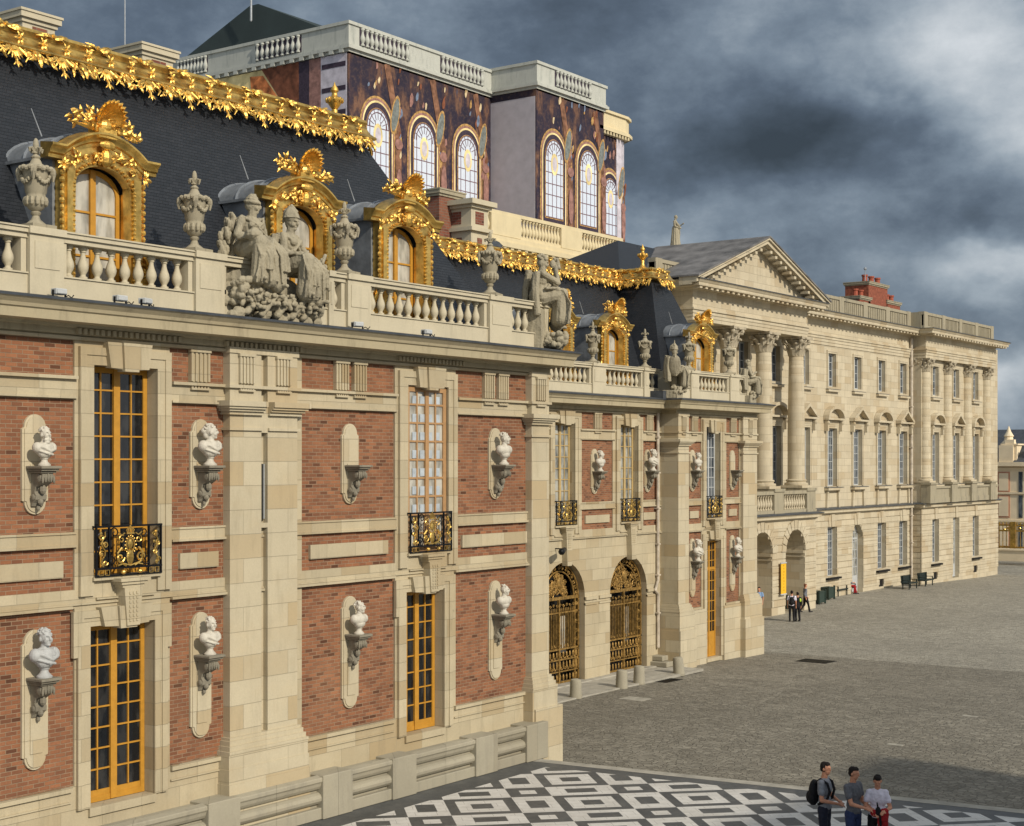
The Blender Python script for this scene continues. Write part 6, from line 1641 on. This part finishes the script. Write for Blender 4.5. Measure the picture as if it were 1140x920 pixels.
far_person(868.5, 681.5, 1.74, 150, 'man in pale t-shirt with shoulder bag standing at the arcade pier', 'tee_grey', 'denim', 'hair_dark', lambda r, J: sculpt((lambda m: (m.ell((.21,.02,1.02),(.07,.13,.14),10,8), m)[1])(MB()), .016, 'shoulder_bag', M['black_cloth'], r))
make_person(V((T(842.5, 39.9), 39.75, .0)), face(210), stand(), 1.78, 'visitor in blue shirt half hidden by the pavilion corner, in the left arch', 'checked', 'denim_dark', 'hair_dark', vox=.016, fing=False)
# bench sitter
def seat_thing(px, py, deg, label, D=None):
    r = thing('park_bench', G(px, py, 0), label, 'bench', 'dark benches along the classical building', deg, local=True)
    m = MB(); 
    m.box(-.85, .85, -.5, -.02, .38, .46)
    m.build('seat', M['bench_green'], r, org=(0,0,0)); m = MB()
    for i in range(5): m.box(-.85, .85, .02+.015*i, .07+.015*i, .36+.115*i, .472+.115*i)
    m.build('backrest', M['bench_green'], r, org=(0,0,0))
    for x in (-.74, .68):
        for y in (-.48, -.02): m = MB(); m.box(x, x+.06, y, y+.06, 0, .42 if y < -.1 else .95); m.build('leg', M['bench_green'], r, org=(0,0,0))
        m = MB(); m.box(x, x+.06, -.48, .02, .62, .66); m.box(x, x+.06, -.48, -.42, .46, .62); m.build('armrest', M['bench_green'], r, org=(0,0,0))
    return r
plain('bench_green', S(34,44,42), .5, n=.1); plain('planter_green', S(48,62,56), .55, n=.1)
bl = [((931, 663), 'dark green bench beside the green planters, left of the seated reader'), ((940.5, 661), 'dark green bench carrying the seated reader by the arched door'), ((1009.5, 655.5), 'dark green bench under the basement opening, left of a similar one'), ((1027.5, 652), 'dark green bench nearest the downpipe corner')]
B0 = None
for i, ((px, py), lab) in enumerate(bl):
    g0 = G(px, py, 0)
    if i == 0: B0 = seat_thing(px, py, 0, lab); B0.location = g0
    else: place(B0, g0, 0.0, lab)
sit = dict(pel=V((0,0,.58)), waist=V((0,-.02,.72)), chest=V((0,-.07,.93)), neck=V((0,-.11,1.12)), head=V((0,-.17,1.27)), nod=.4, sL=V((-.18,-.09,1.05)), sR=V((.18,-.09,1.05)), eL=V((-.22,-.16,.80)), eR=V((.22,-.16,.80)), wL=V((-.08,-.36,.80)), wR=V((.08,-.36,.80)),
    hL=V((-.09,-.02,.56)), hR=V((.09,-.02,.56)), kL=V((-.12,-.45,.56)), kR=V((.12,-.45,.56)), aL=V((-.12,-.42,.10)), aR=V((.12,-.55,.10)), fL=V((-.13,-.58,.04)), fR=V((.13,-.72,.04)))
p = G(940.5, 661, 0); 
make_person(V((p.x, p.y-.25, 0)), 0.35, stand(**sit), 1.72, 'dark-haired visitor seated on a bench by the arched door, head bent down', 'top_grey', 'red_cloth', 'hair_dark', vox=.016, fing=False, sleeve=1.5)
def planter(px, py, label, first=[None]):
    loc = G(px, py, 0)
    if first[0] is None:
        r = thing('planter', loc, label, 'planter', 'green box planters', 0, local=True)
        m = MB(); m.box(-.45,.45,-.45,.45,.08,.80); m.build('box', M['planter_green'], r, org=(0,0,0))
        m = MB()
        for s in (-1, 1):
            for q in (-1, 1): m.box(s*.45-.05, s*.45+.05, q*.45-.05, q*.45+.05, 0, .88)
        m.build('corner_posts', M['planter_green'], r, org=(0,0,0)); m = MB()
        for z in (.10,.72): m.box(-.47,.47,-.47,.47,z,z+.06)
        m.build('rails', M['planter_green'], r, org=(0,0,0)); first[0] = r; return r
    return place(first[0], loc, 0, label)
planter(908, 672, 'nearest dark green box planter, in front of the rusticated wall'); planter(918.5, 667, 'dark green box planter behind the nearest one, beside the first bench'); planter(872.5, 677.5, 'green box planter half hidden behind the man standing at the arcade pier')
bn = thing('banner', (T(869.5, DA-.05), DA-.2, 2.6), 'narrow yellow banner hanging on the arcade pier between the two open arches', 'banner', local=True)
m = MB(); m.box(-.34, .34, -.02, .0, -1.35, .42); m.build('cloth', plain('banner_yellow', S(226,178,44), .7, n=.05, scale=3), bn, org=(0,0,0)); m = MB(); m.box(-.38,.38,-.05,.03,.42,.48); m.box(-.38,.38,-.05,.03,-1.42,-1.35); m.build('batten', M['window_grey'], bn, org=(0,0,0))
m = MB()
for i in range(9): m.box(-.05, .05+.03*(i%3), -.024, -.0205, .25-i*.18, .33-i*.18)
m.build('letter_marks', plain('banner_ochre', S(206,150,10), .7), bn, org=(0,0,0))
# bollards before the gates
bl0 = None
for i, ((px, py), lab) in enumerate([((641, 777.5), 'stone bollard nearest the near wing corner, before the left gate'), ((692, 766.5), 'leaning stone bollard at the foot of the pier between the gates'), ((711.5, 761.5), 'stone bollard before the right gate'), ((756, 751), 'stone bollard beside the corner of the end pavilion')]):
    loc = G(px, py, GZ)
    if bl0 is None:
        bl0 = thing('stone_bollard', loc, lab, 'bollard', 'stone bollards before the gilded gates', local=True)
        m = MB(); m.lathe((0,0,0), [(.24,-.05),(.23,.1),(.215,.45),(.21,.62),(.19,.68),(.10,.71)], 16, ); smooth_by_angle(m.build('shaft', M['bench_stone'], bl0, org=(0,0,0)), 50)
    else: c = place(bl0, loc, i, lab); c.rotation_euler = (0.03*i, .02*(i%2), i)
# spotlights on the cornice
fl = None
for i, (px, py, lab) in enumerate([(66, 322, 'small white floodlight on the cornice below the second balusters, leftmost'), (134, 330, 'grey floodlight on the cornice below the left run of balusters'), (162, 333, 'white box floodlight on the cornice, right of the grey one'), (398, 361, 'white floodlight lying on the cornice right of the statue pair'), (475, 370, 'small floodlight with bracket on the cornice under the long balustrade')]):
    loc = V((T(px, D1-.42), D1-.42, 11.93))
    if fl is None:
        fl = thing('floodlight', loc, lab, 'floodlight', 'floodlights on the near cornice', local=True); fl.scale = (.72,.72,.72)
        m = MB(); m.box(-.17,.17,-.10,.12,.09,.24); m.box(-.15,.15,-.13,-.10,.10,.23); m.build('housing', M['window_grey'], fl, org=(0,0,0), bevel=.015)
        m = MB(); m.box(-.20,-.175,-.02,.03,0,.20); m.box(.175,.20,-.02,.03,0,.20); m.box(-.2,.2,-.06,.06,0,.02); m.tube([(.2,.0,.05),(.3,.03,.1),(.38,.0,.04),(.48,.05,.12)], .015, 5); m.build('bracket', M['iron'], fl, org=(0,0,0))
    else: place(fl, loc, .3*((i*7)%3-1), lab)

# ============================================================ STATUES
def drape(m, pts, r, n=5, spread=.04):
    for i in range(n):
        o = V((random.uniform(-spread,spread), random.uniform(-spread,spread), random.uniform(-spread,spread)*.4)); m.tube([V(p)+o for p in pts], [r*(1-.08*j) for j in range(len(pts))], 6)
def rock(m, c, r, n=14, rs=.16):
    n = int(n*2.2); rs *= .72
    for i in range(n): m.ell((c[0]+random.uniform(-r[0],r[0]), c[1]+random.uniform(-r[1],r[1]), c[2]+random.uniform(-r[2],r[2])), (rs*random.uniform(.7,1.3), rs*random.uniform(.7,1.2), rs*random.uniform(.6,1.1)), 7, 6)
def seated(m, off, turn, arms, head_turn, s=1.0, helmet=False, turban=False, wing=False, legs=(.30,-.12)):
    """allegorical seated figure; robes pooled over the knees"""
    R = Matrix.Rotation(turn, 3, 'Z'); O = V(off); k = MB()
    q = lambda x, y, z: V((x, y, z))
    J = stand(pel=q(0,0,.55), waist=q(0,-.01,.70), chest=q(0,-.03,.90), neck=q(0,-.04,1.10), head=q(0,-.07,1.265), turn=head_turn, nod=.15, sL=q(-.19,-.03,1.03), sR=q(.19,-.03,1.03), hL=q(-.10,-.02,.52), hR=q(.10,-.02,.52),
        kL=q(-.17,-.45,.63), kR=q(.17,-.45,.50), aL=q(-.18,-.46,.14), aR=q(.20,-.50,.04), fL=q(-.19,-.56,.09), fR=q(.22,-.60,.0), **{n: q(*v) for n, v in arms.items()})
    bodyp(k, J, False)
    for w_ in ('L','R'): k.cap(J['s'+w_], J['e'+w_], .068, .056); k.cap(J['e'+w_], J['w'+w_], .055, .038); k.ell(tuple(J['w'+w_]), (.045,.045,.045), 8, 6)
    Rh = Matrix.Rotation(head_turn, 3, 'Z') @ Matrix.Rotation(.15, 3, 'X')
    for c_, r_ in (((0,.02,.01),(.090,.098,.12)),((0,-.10,-.015),(.020,.04,.038)),((0,-.092,.03),(.065,.028,.014)),((0,-.078,-.065),(.036,.034,.016)),((0,-.07,-.10),(.036,.036,.03)),((-.05,-.065,-.04),(.03,.034,.036)),((.05,-.065,-.04),(.03,.034,.036))): k.ell(tuple(J['head']+Rh@V(c_)), r_, 12, 9, Rh)
    k.cap(J['neck']-V((0,0,.05)), J['head']-V((0,0,.06)), .075, .066)
    k.ell((0,-.03,.92), (.19,.145,.20), 12, 8); k.ell((0,.02,.60), (.27,.2,.2), 12, 8); k.ell((0,.0,.75), (.17,.13,.16), 12, 8)
    for w_ in (-1, 1): k.ell((w_*.08,-.15,.94), (.075,.06,.075), 10, 7)
    k.cap((-.10,-.05,.55), (-.17,-.43,.64), .16, .12); k.cap((.10,-.05,.55), (.17,-.43,.50), .16, .12); k.cap((-.17,-.43,.60), (-.18,-.40,.12), .12, .13); k.cap((.17,-.43,.46), (.2,-.40,.04), .12, .14)
    k.ell((0,-.36,.50), (.16,.16,.16), 10, 8); k.cap((0,-.40,.46), (.02,-.40,.12), .14, .16)
    for i in range(14):
        a = -.24+.036*i+random.uniform(-.01,.01); drape(k, [(a*.8,-.12,.72), (a*1.15,-.42,.70-.25*max(0,a)), (a*1.35+random.uniform(-.05,.05),-.545,.44), (a*1.2+random.uniform(-.09,.09),-.50,.10)], .017, 1, .01)
    for a, b in ((-.25,.15),(-.2,.22),(.24,-.12),(.1,.3),(-.3,-.05)): drape(k, [(a,-.05,.72), (a*.7+b*.2,-.35,.74), (b*.8,-.57,.50), (b,-.56,.22)], .030, 2, .02)
    for i in range(9):
        a = -.22+.05*i; drape(k, [(a*.7,-.10,.70), (a*1.1,-.38,.68-.25*max(0,a)), (a*1.3,-.53,.42), (a*1.5,-.50,.02)], .026, 1, .03)
    for i in range(5): a = -.1+.05*i; drape(k, [(a-.05,-.50,.60), (a,-.56,.45), (a+.06,-.53,.05)], .022, 1, .02)
    drape(k, [(-.2,-.02,1.06), (-.06,-.17,.95), (.12,-.17,.80), (.24,-.04,.62)], .024, 5, .045)
    drape(k, [(.2,0,1.08), (.06,-.16,.98), (-.14,-.16,.80), (-.24,-.02,.65)], .022, 4, .04)
    drape(k, [(.1,.14,1.1), (.15,.2,.7), (.1,.22,.3)], .07, 4, .08); drape(k, [(-.2,.14,1.05), (-.25,.18,.7), (-.3,.15,.2)], .07, 3, .08)
    hc = J['head']
    if helmet: k.ell(tuple(hc+V((0,.01,.07))), (.115,.125,.10), 12, 8); k.lathe(tuple(hc+V((0,.01,.06))), [(.145,0),(.13,.02),(.115,.08),(.085,.13),(.04,.18),(.015,.23)], 14); k.tube([hc+V((0,-.1,.15)), hc+V((0,0,.27)), hc+V((0,.12,.18)), hc+V((0,.16,.0))], [.02,.035,.035,.02], 6)
    elif turban:
        for i in range(4): k.tube([tuple(hc+V(((.105-.02*i)*cos(a*pi/5+i), .02+(.118-.02*i)*sin(a*pi/5+i), .05+.028*i+.02*sin(a*pi/5)))) for a in range(11)], .028, 6)
        k.ell(tuple(hc+V((0,.03,.10))), (.09,.10,.06), 10, 7); k.ell(tuple(hc+V((0,.12,.0))), (.05,.05,.06), 8, 6)
    else:
        for i in range(30): a = random.uniform(0,6.28); b = random.uniform(.1,1.4); k.ell(tuple(hc+V((.095*cos(a)*cos(b), .025+.11*sin(a)*cos(b), .05+.11*sin(b)))), (.034,.034,.03), 6, 5)
    if wing:
        for i in range(46): a = random.random(); k.ell((-.24-.18*sin(a*2.6)+random.uniform(-.07,.07), .12+random.uniform(-.05,.05), 1.12-.95*a+random.uniform(-.04,.04)), (.045,.05,.09), 6, 5, Matrix.Rotation(random.uniform(-.5,.2), 3, 'Y'))
    G_ = lambda x, y, z: O+R@V((x*s, y*s, z*s))
    n = len(m.v); m.v += [tuple(G_(*v)) for v in k.v]; m.f += [tuple(i+n for i in f) for f in k.f]
    return G_
def statue(loc, rz, label, fn, name='stone_statue', cat='statue', scale=1, vox=.011, fold=.012):
    r = thing(name, loc, label, cat, None, rz, local=True); r.scale = (scale,)*3
    m = MB(); fn(m); sculpt(m, vox, 'carved_group', M['carved'], r, fold=fold, freq=13, sm=0); return r
def pair(m):
    rock(m, (0,-.05,.22), (1.15,.28,.22), 60, .17); rock(m, (.05,-.46,.36), (1.0,.10,.16), 60, .075); rock(m, (-.7,-.2,.45), (.35,.2,.2), 30, .08); [m.cap((x,-.4,.1), (x+.3,-.5,.45), .07, .03) for x in (-.9,-.5,-.1,.3,.6)]; rock(m, (-.75,-.3,.5), (.3,.12,.2), 24, .12)
    m.ell((0,.1,.45), (1.15,.32,.42), 14, 8); m.ell((-.45,.15,.75), (.5,.3,.35), 12, 8); m.ell((.5,.1,.6), (.5,.3,.3), 12, 8)
    q = seated(m, (-.42,.0,.62), -.05, dict(eL=(-.32,-.06,.78), wL=(-.12,-.30,.74), eR=(.30,.0,.80), wR=(.10,-.26,.74)), .75, 1.22, turban=True, wing=True)
    m.lathe(tuple(q(-.22,-.34,.66)), [(.03,0),(.11,.03),(.17,.10),(.16,.17),(.09,.22),(.07,.25),(.10,.28)], 12)
    q = seated(m, (.55,-.05,.42), .25, dict(eL=(-.26,-.08,.78), wL=(-.02,-.36,.62), eR=(.34,-.12,.80), wR=(.52,-.30,.66)), -.1, 1.22, helmet=True)
    m.cap(q(.52,-.32,.72), q(.44,-.5,.22), .035, .03); m.cap(q(.60,-.34,.80), q(.48,-.36,.66), .04, .03)
    m.cap(q(-.05,-.36,.6), q(.3,-.42,.62), .05, .04); m.ell(tuple(q(-.1,-.42,.60)), (.13,.10,.08), 8, 6)
statue((T(296, DB-.1), DB-.10, 11.94), .0, 'weathered stone pair of seated women, one turbaned, one helmeted, on the near balustrade', pair, 'statue_group', 'statue group', 1.10)
def weeper(m):
    rock(m, (.1,-.3,.25), (.35,.2,.15), 26, .13); m.box(-.42,.30,-.1,.42,0,.95)
    q = seated(m, (-.05,.05,.58), .5, dict(eL=(-.10,-.36,.86), wL=(-.02,-.34,1.12), eR=(.14,-.38,.84), wR=(.08,-.34,1.16)), .1, 1.18)
    for i in range(16): m.ell(tuple(q(random.uniform(0,.16), -.36+random.uniform(-.06,.06), 1.24+random.uniform(-.08,.12))), (.05,.05,.05), 6, 5)
    m.ell(tuple(q(.03,-.28,1.25)), (.08,.07,.10), 8, 6); m.tube([q(.1,-.3,1.0), q(.32,-.42,.62)], .05, 6)
statue((T(600, DB), DB-.1, 11.94), .35, 'weathered seated statue with hands raised to its face, near balustrade right end', weeper, scale=1.12)
def pallas(m):
    m.box(-.35,.35,-.3,.3,0,.32); rock(m, (0,-.2,.35), (.3,.2,.12), 16, .12)
    q = seated(m, (0,0,.42), .35, dict(eL=(-.32,.0,.80), wL=(-.34,-.2,.62), eR=(.32,-.06,.8), wR=(.30,-.30,.62)), .8, 1.12, helmet=True)
    m.cap(q(-.38,-.1,.4), q(-.42,-.05,1.45), .025, .02); m.cap(q(-.42,-.05,1.45), q(-.425,-.05,1.62), .045, .01); m.ell(tuple(q(-.34,-.06,.75)), (.12,.26,.42), 12, 8)
statue((T(744, DB3)+.1, DB3-.15, 11.63), .2, 'seated stone statue with helmet, spear and shield at the pavilion balustrade corner', pallas, scale=1.08)
def muse(m):
    m.box(-.3,.4,-.3,.3,0,.35); rock(m, (.1,-.25,.4), (.25,.15,.15), 14, .12)
    q = seated(m, (0,0,.36), .7, dict(eL=(-.26,-.12,.80), wL=(-.05,-.34,.9), eR=(.30,-.10,.8), wR=(.42,-.32,.6)), .3, 1.08)
    m.cap(q(.42,-.32,.6), q(.5,-.5,.2), .03, .03); rock(m, tuple(q(0,-.1,1.05)), (.12,.1,.25), 8, .08)
statue((T(829, DB3), DB3-.1, 11.63), .1, 'grey seated statue ending the pavilion balustrade before the tall columns', muse, scale=1.05)
def saint(m):
    J = stand(eR=V((.26,-.08,1.18)), wR=V((.22,-.30,1.30)), eL=V((-.22,-.04,1.16)), wL=V((-.08,-.22,1.1)))
    bodyp(m, J, False, False); m.box(-.3,.3,-.25,.25,-.1,.05)
    m.lathe((0,0,.02), [(.30,0),(.27,.3),(.22,.7),(.20,.95),(.18,1.1)], 12)
    for i in range(12): a = i*pi/6; m.cap((.27*cos(a), .25*sin(a), .05), (.17*cos(a), .14*sin(a), 1.15), .05, .03)
    drape(m, [V((-.2,0,1.42)), V((0,-.16,1.2)), V((.18,-.12,.9)), V((.2,-.1,.4))], .05, 4, .05)
statue((T(752, 46.2), 46.2, 21.98), TH-.4, 'small robed stone statue standing on the roof crest left of the pediment', saint, scale=1.15)

# ============================================================ every separate piece its own part
def split_pieces(o, new=None, gap=.03, most=100):
    me = o.data; n = len(me.vertices); par = list(range(n))
    def find(a):
        while par[a] != a: par[a] = par[par[a]]; a = par[a]
        return a
    for e_ in me.edges:
        a, b = find(e_.vertices[0]), find(e_.vertices[1])
        if a != b: par[a] = b
    isl = {}
    for v in me.vertices: isl.setdefault(find(v.index), []).append(v.co)
    keys = list(isl); bb = {}
    for k_ in keys:
        c = isl[k_]; bb[k_] = ([min(v[i] for v in c)-gap for i in range(3)], [max(v[i] for v in c)+gap for i in range(3)])
    g = {k_: k_ for k_ in keys}
    def gf(a):
        while g[a] != a: g[a] = g[g[a]]; a = g[a]
        return a
    ks = sorted(keys, key=lambda k_: bb[k_][0][0])
    for i, a in enumerate(ks):
        for b in ks[i+1:]:
            if bb[b][0][0] > bb[a][1][0]: break
            if all(bb[a][0][j] <= bb[b][1][j] and bb[b][0][j] <= bb[a][1][j] for j in (1, 2)):
                x, y = gf(a), gf(b)
                if x != y: g[x] = y
    groups = {}
    for f_ in me.polygons: groups.setdefault(gf(find(f_.vertices[0])), []).append(f_)
    if new: o.name = new
    if len(groups) < 2 or len(groups) > most: return
    first = True; mats = list(me.materials); base = new or o.name.split('.')[0]
    for fs in sorted(groups.values(), key=len, reverse=True):
        idx = {}; vs = []; ff = []; sm = []
        for f_ in fs:
            t = []
            for vi in f_.vertices:
                if vi not in idx: idx[vi] = len(vs); vs.append(tuple(me.vertices[vi].co))
                t.append(idx[vi])
            ff.append(t); sm.append(f_.use_smooth)
        m2 = bpy.data.meshes.new(base); m2.from_pydata(vs, [], ff)
        for x in mats: m2.materials.append(x)
        for p_, q_ in zip(m2.polygons, sm): p_.use_smooth = q_
        if first: old = o.data; first = False; keep = m2
        else:
            c = o.copy(); c.data = m2; c.name = base; COL.objects.link(c)
    o.data = keep
SPL = dict(brick_panels='brick_panel', stone_trim='stone_trim', pilaster='pilaster', niche_plates='niche_plate', bust_consoles='bust_console', dentils='dentil_course', window_surrounds='window_surround',
    window_sill_lead='sill_lead', column_pedestals='column_pedestal', room_shadow='room_shadow', plinth='plinth', brick_infill='brick_infill', painted_panes='painted_pane', round_light='round_light', string_courses='string_course', stone_panels='stone_panel',
    windows='window_pane', dormers='dormer', entablature='entablature', rustication='rustication', arcade_rustication='arcade_rustication', modillions='modillion', parapet='parapet', chimney_pots='chimney_pot', corner_posts='corner_post', rails='rail', aisle_balustrade='aisle_balustrade', wall_core='wall_core', downpipe='downpipe', bracket='bracket', straps='strap', shoes='shoe', painted_cornice='painted_cornice')
for o in list(bpy.data.objects):
    if o.type != 'MESH' or o.parent is None: continue
    k_ = o.name.split('.')[0]
    if k_ in SPL and len(o.children) == 0 and o.data.users == 1: split_pieces(o, SPL[k_], .08 if k_ == 'dentils' else .03)
for o in bpy.data.objects:
    if o.get('label') and len(o['label'].split()) > 16: print('LONG', len(o['label'].split()), o.name, o['label'])

# ============================================================ SKY, SUN, CAMERA
SUN_EL = radians(31); sd = V((-.20, -.98, 0)).normalized(); SUN = V((sd.x*cos(SUN_EL), sd.y*cos(SUN_EL), sin(SUN_EL)))
W = bpy.data.worlds.new('World'); SC.world = W; W.use_nodes = True; nt = W.node_tree; nd = nt.nodes; lk = nt.links
bg = nd['Background']; bg.inputs['Strength'].default_value = .10
sky = nd.new('ShaderNodeTexSky'); sky.sky_type = 'NISHITA'; sky.sun_disc = False; sky.sun_elevation = SUN_EL; sky.sun_rotation = math.atan2(SUN.x, SUN.y); sky.air_density = 1.2; sky.dust_density = 2
tc = nd.new('ShaderNodeTexCoord'); gen = tc.outputs['Generated']
def N(ty, **k):
    x = nd.new(ty)
    for a, v in k.items(): x.inputs[a].default_value = v
    return x
def nm(op, a, b=None, c=None):
    x = nd.new('ShaderNodeMath'); x.operation = op
    for i, q in enumerate((a, b, c)):
        if q is None: continue
        if isinstance(q, (int, float)): x.inputs[i].default_value = q
        else: lk.new(q, x.inputs[i])
    return x.outputs[0]
mp = N('ShaderNodeMapping'); lk.new(gen, mp.inputs[0]); mp.inputs['Scale'].default_value = (1,1,1.6)
nz = N('ShaderNodeTexNoise', Scale=3.2, Detail=10, Roughness=.6); lk.new(mp.outputs[0], nz.inputs[0])
wz = N('ShaderNodeTexNoise', Scale=6.0, Detail=5, Roughness=.55); lk.new(mp.outputs[0], wz.inputs[0])
warp = nd.new('ShaderNodeVectorMath'); warp.operation = 'MULTIPLY_ADD'; lk.new(wz.outputs['Color'], warp.inputs[0]); warp.inputs[1].default_value = (.13,.13,.10); 
off = nd.new('ShaderNodeVectorMath'); off.operation = 'SUBTRACT'; lk.new(gen, off.inputs[0]); off.inputs[1].default_value = (.065,.065,.05); lk.new(off.outputs[0], warp.inputs[2])
n2z = N('ShaderNodeTexNoise', Scale=9.0, Detail=10, Roughness=.62); lk.new(mp.outputs[0], n2z.inputs[0])
val = nm('ADD', nm('MULTIPLY', nm('SUBTRACT', nz.outputs['Fac'], .5), 1.15), nm('MULTIPLY', nm('SUBTRACT', n2z.outputs['Fac'], .5), .62))
val = nm('ADD', val, .50)
def blob(px, py, r, amp, asp=1.6):
    global val
    d = direction(px, py)
    s1 = nd.new('ShaderNodeVectorMath'); s1.operation = 'SUBTRACT'; lk.new(warp.outputs[0], s1.inputs[0]); s1.inputs[1].default_value = d
    s2 = nd.new('ShaderNodeVectorMath'); s2.operation = 'MULTIPLY'; lk.new(s1.outputs[0], s2.inputs[0]); s2.inputs[1].default_value = (1,1,asp)
    s3 = nd.new('ShaderNodeVectorMath'); s3.operation = 'LENGTH'; lk.new(s2.outputs[0], s3.inputs[0])
    q = nm('DIVIDE', s3.outputs['Value'], r/1700); g = nm('EXPONENT', nm('MULTIPLY', nm('MULTIPLY', q, q), -1.0))
    val = nm('MULTIPLY_ADD', g, amp, val)
BL = [(150,60,260,-.20,1.0),(560,20,160,-.16,1.2),(750,90,150,.10,1.2),(700,185,110,-.14,1.3),(920,165,150,-.24,2.4),(1000,150,90,-.10,2.2),(850,120,110,-.02,1.4),(1070,40,120,.20,1.2),(990,130,110,-.10,1.9),(880,170,130,-.08,2.0),(1130,120,110,.12,1.2),(820,235,130,.20,2.6),(740,320,120,.14,1.5),(860,110,110,-.14,1.6),(1090,150,80,.14,1.4),(1110,245,100,-.16,2.2),(1020,285,110,.08,3),(1010,330,90,.02,2.4),(1130,300,60,.25,2),(1060,290,40,.15,2.5),(700,250,90,.05,2),(1120,370,80,-.06,2),(1130,430,60,.24,2),(1120,500,50,-.08,3),(860,60,120,.06,1.3)]
for b in BL: blob(*b)
# unseen sky behind the viewer, brightened towards the sun as added ambient fill
dt = nd.new('ShaderNodeVectorMath'); dt.operation = 'DOT_PRODUCT'; lk.new(gen, dt.inputs[0]); dt.inputs[1].default_value = V((sd.x, sd.y, .35)).normalized()
mr = N('ShaderNodeMapRange'); lk.new(dt.outputs['Value'], mr.inputs[0]); mr.inputs[1].default_value = -.25; mr.inputs[2].default_value = .8; mr.inputs[3].default_value = 0; mr.inputs[4].default_value = .42
val = nm('ADD', val, mr.outputs[0])
cr = nd.new('ShaderNodeValToRGB'); lk.new(val, cr.inputs[0]); e = cr.color_ramp.elements
def K(r, g, b): c = S(r, g, b); return (c[0], c[1], c[2], 1)
e[0].position = 0.05; e[0].color = K(52,61,71); e[1].position = 1.0; e[1].color = K(236,240,244)
for p_, q_ in ((.20, K(70,81,94)), (.34, K(92,105,121)), (.48, K(122,136,151)), (.64, K(160,172,183)), (.82, K(202,209,215))): z = e.new(p_); z.color = q_
sc10 = nd.new('ShaderNodeVectorMath'); sc10.operation = 'SCALE'; lk.new(cr.outputs[0], sc10.inputs[0]); sc10.inputs['Scale'].default_value = CLOUD
cov = N('ShaderNodeMix'); cov.data_type = 'RGBA'; cov.inputs[0].default_value = .94; lk.new(sky.outputs[0], cov.inputs[6]); lk.new(sc10.outputs[0], cov.inputs[7])
lk.new(cov.outputs[2], bg.inputs['Color'])
sl_ = bpy.data.lights.new('sun', 'SUN'); sl_.energy = SUN_E; sl_.angle = radians(1.2); sl_.color = (1.0, .90, .74)
so = bpy.data.objects.new('sun', sl_); COL.objects.link(so); so.rotation_euler = SUN.to_track_quat('Z', 'Y').to_euler(); so.location = (0,-20,40)
cam = bpy.data.cameras.new('camera'); cam.sensor_width = 36; cam.lens = 1700/1140*36; cam.shift_y = (514-460)/1140; cam.clip_start = .5; cam.clip_end = 2000
co_ = bpy.data.objects.new('camera', cam); COL.objects.link(co_); co_.location = (0,0,CAM_Z); co_.rotation_euler = (radians(90), 0, TH-radians(90)); SC.camera = co_
vs = SC.view_settings; vs.view_transform = 'Standard'; vs.look = 'None'; vs.gamma = 1; vs.exposure = EXPO; vs.use_curve_mapping = False
SC.render.resolution_x = 1024; SC.render.resolution_y = 826
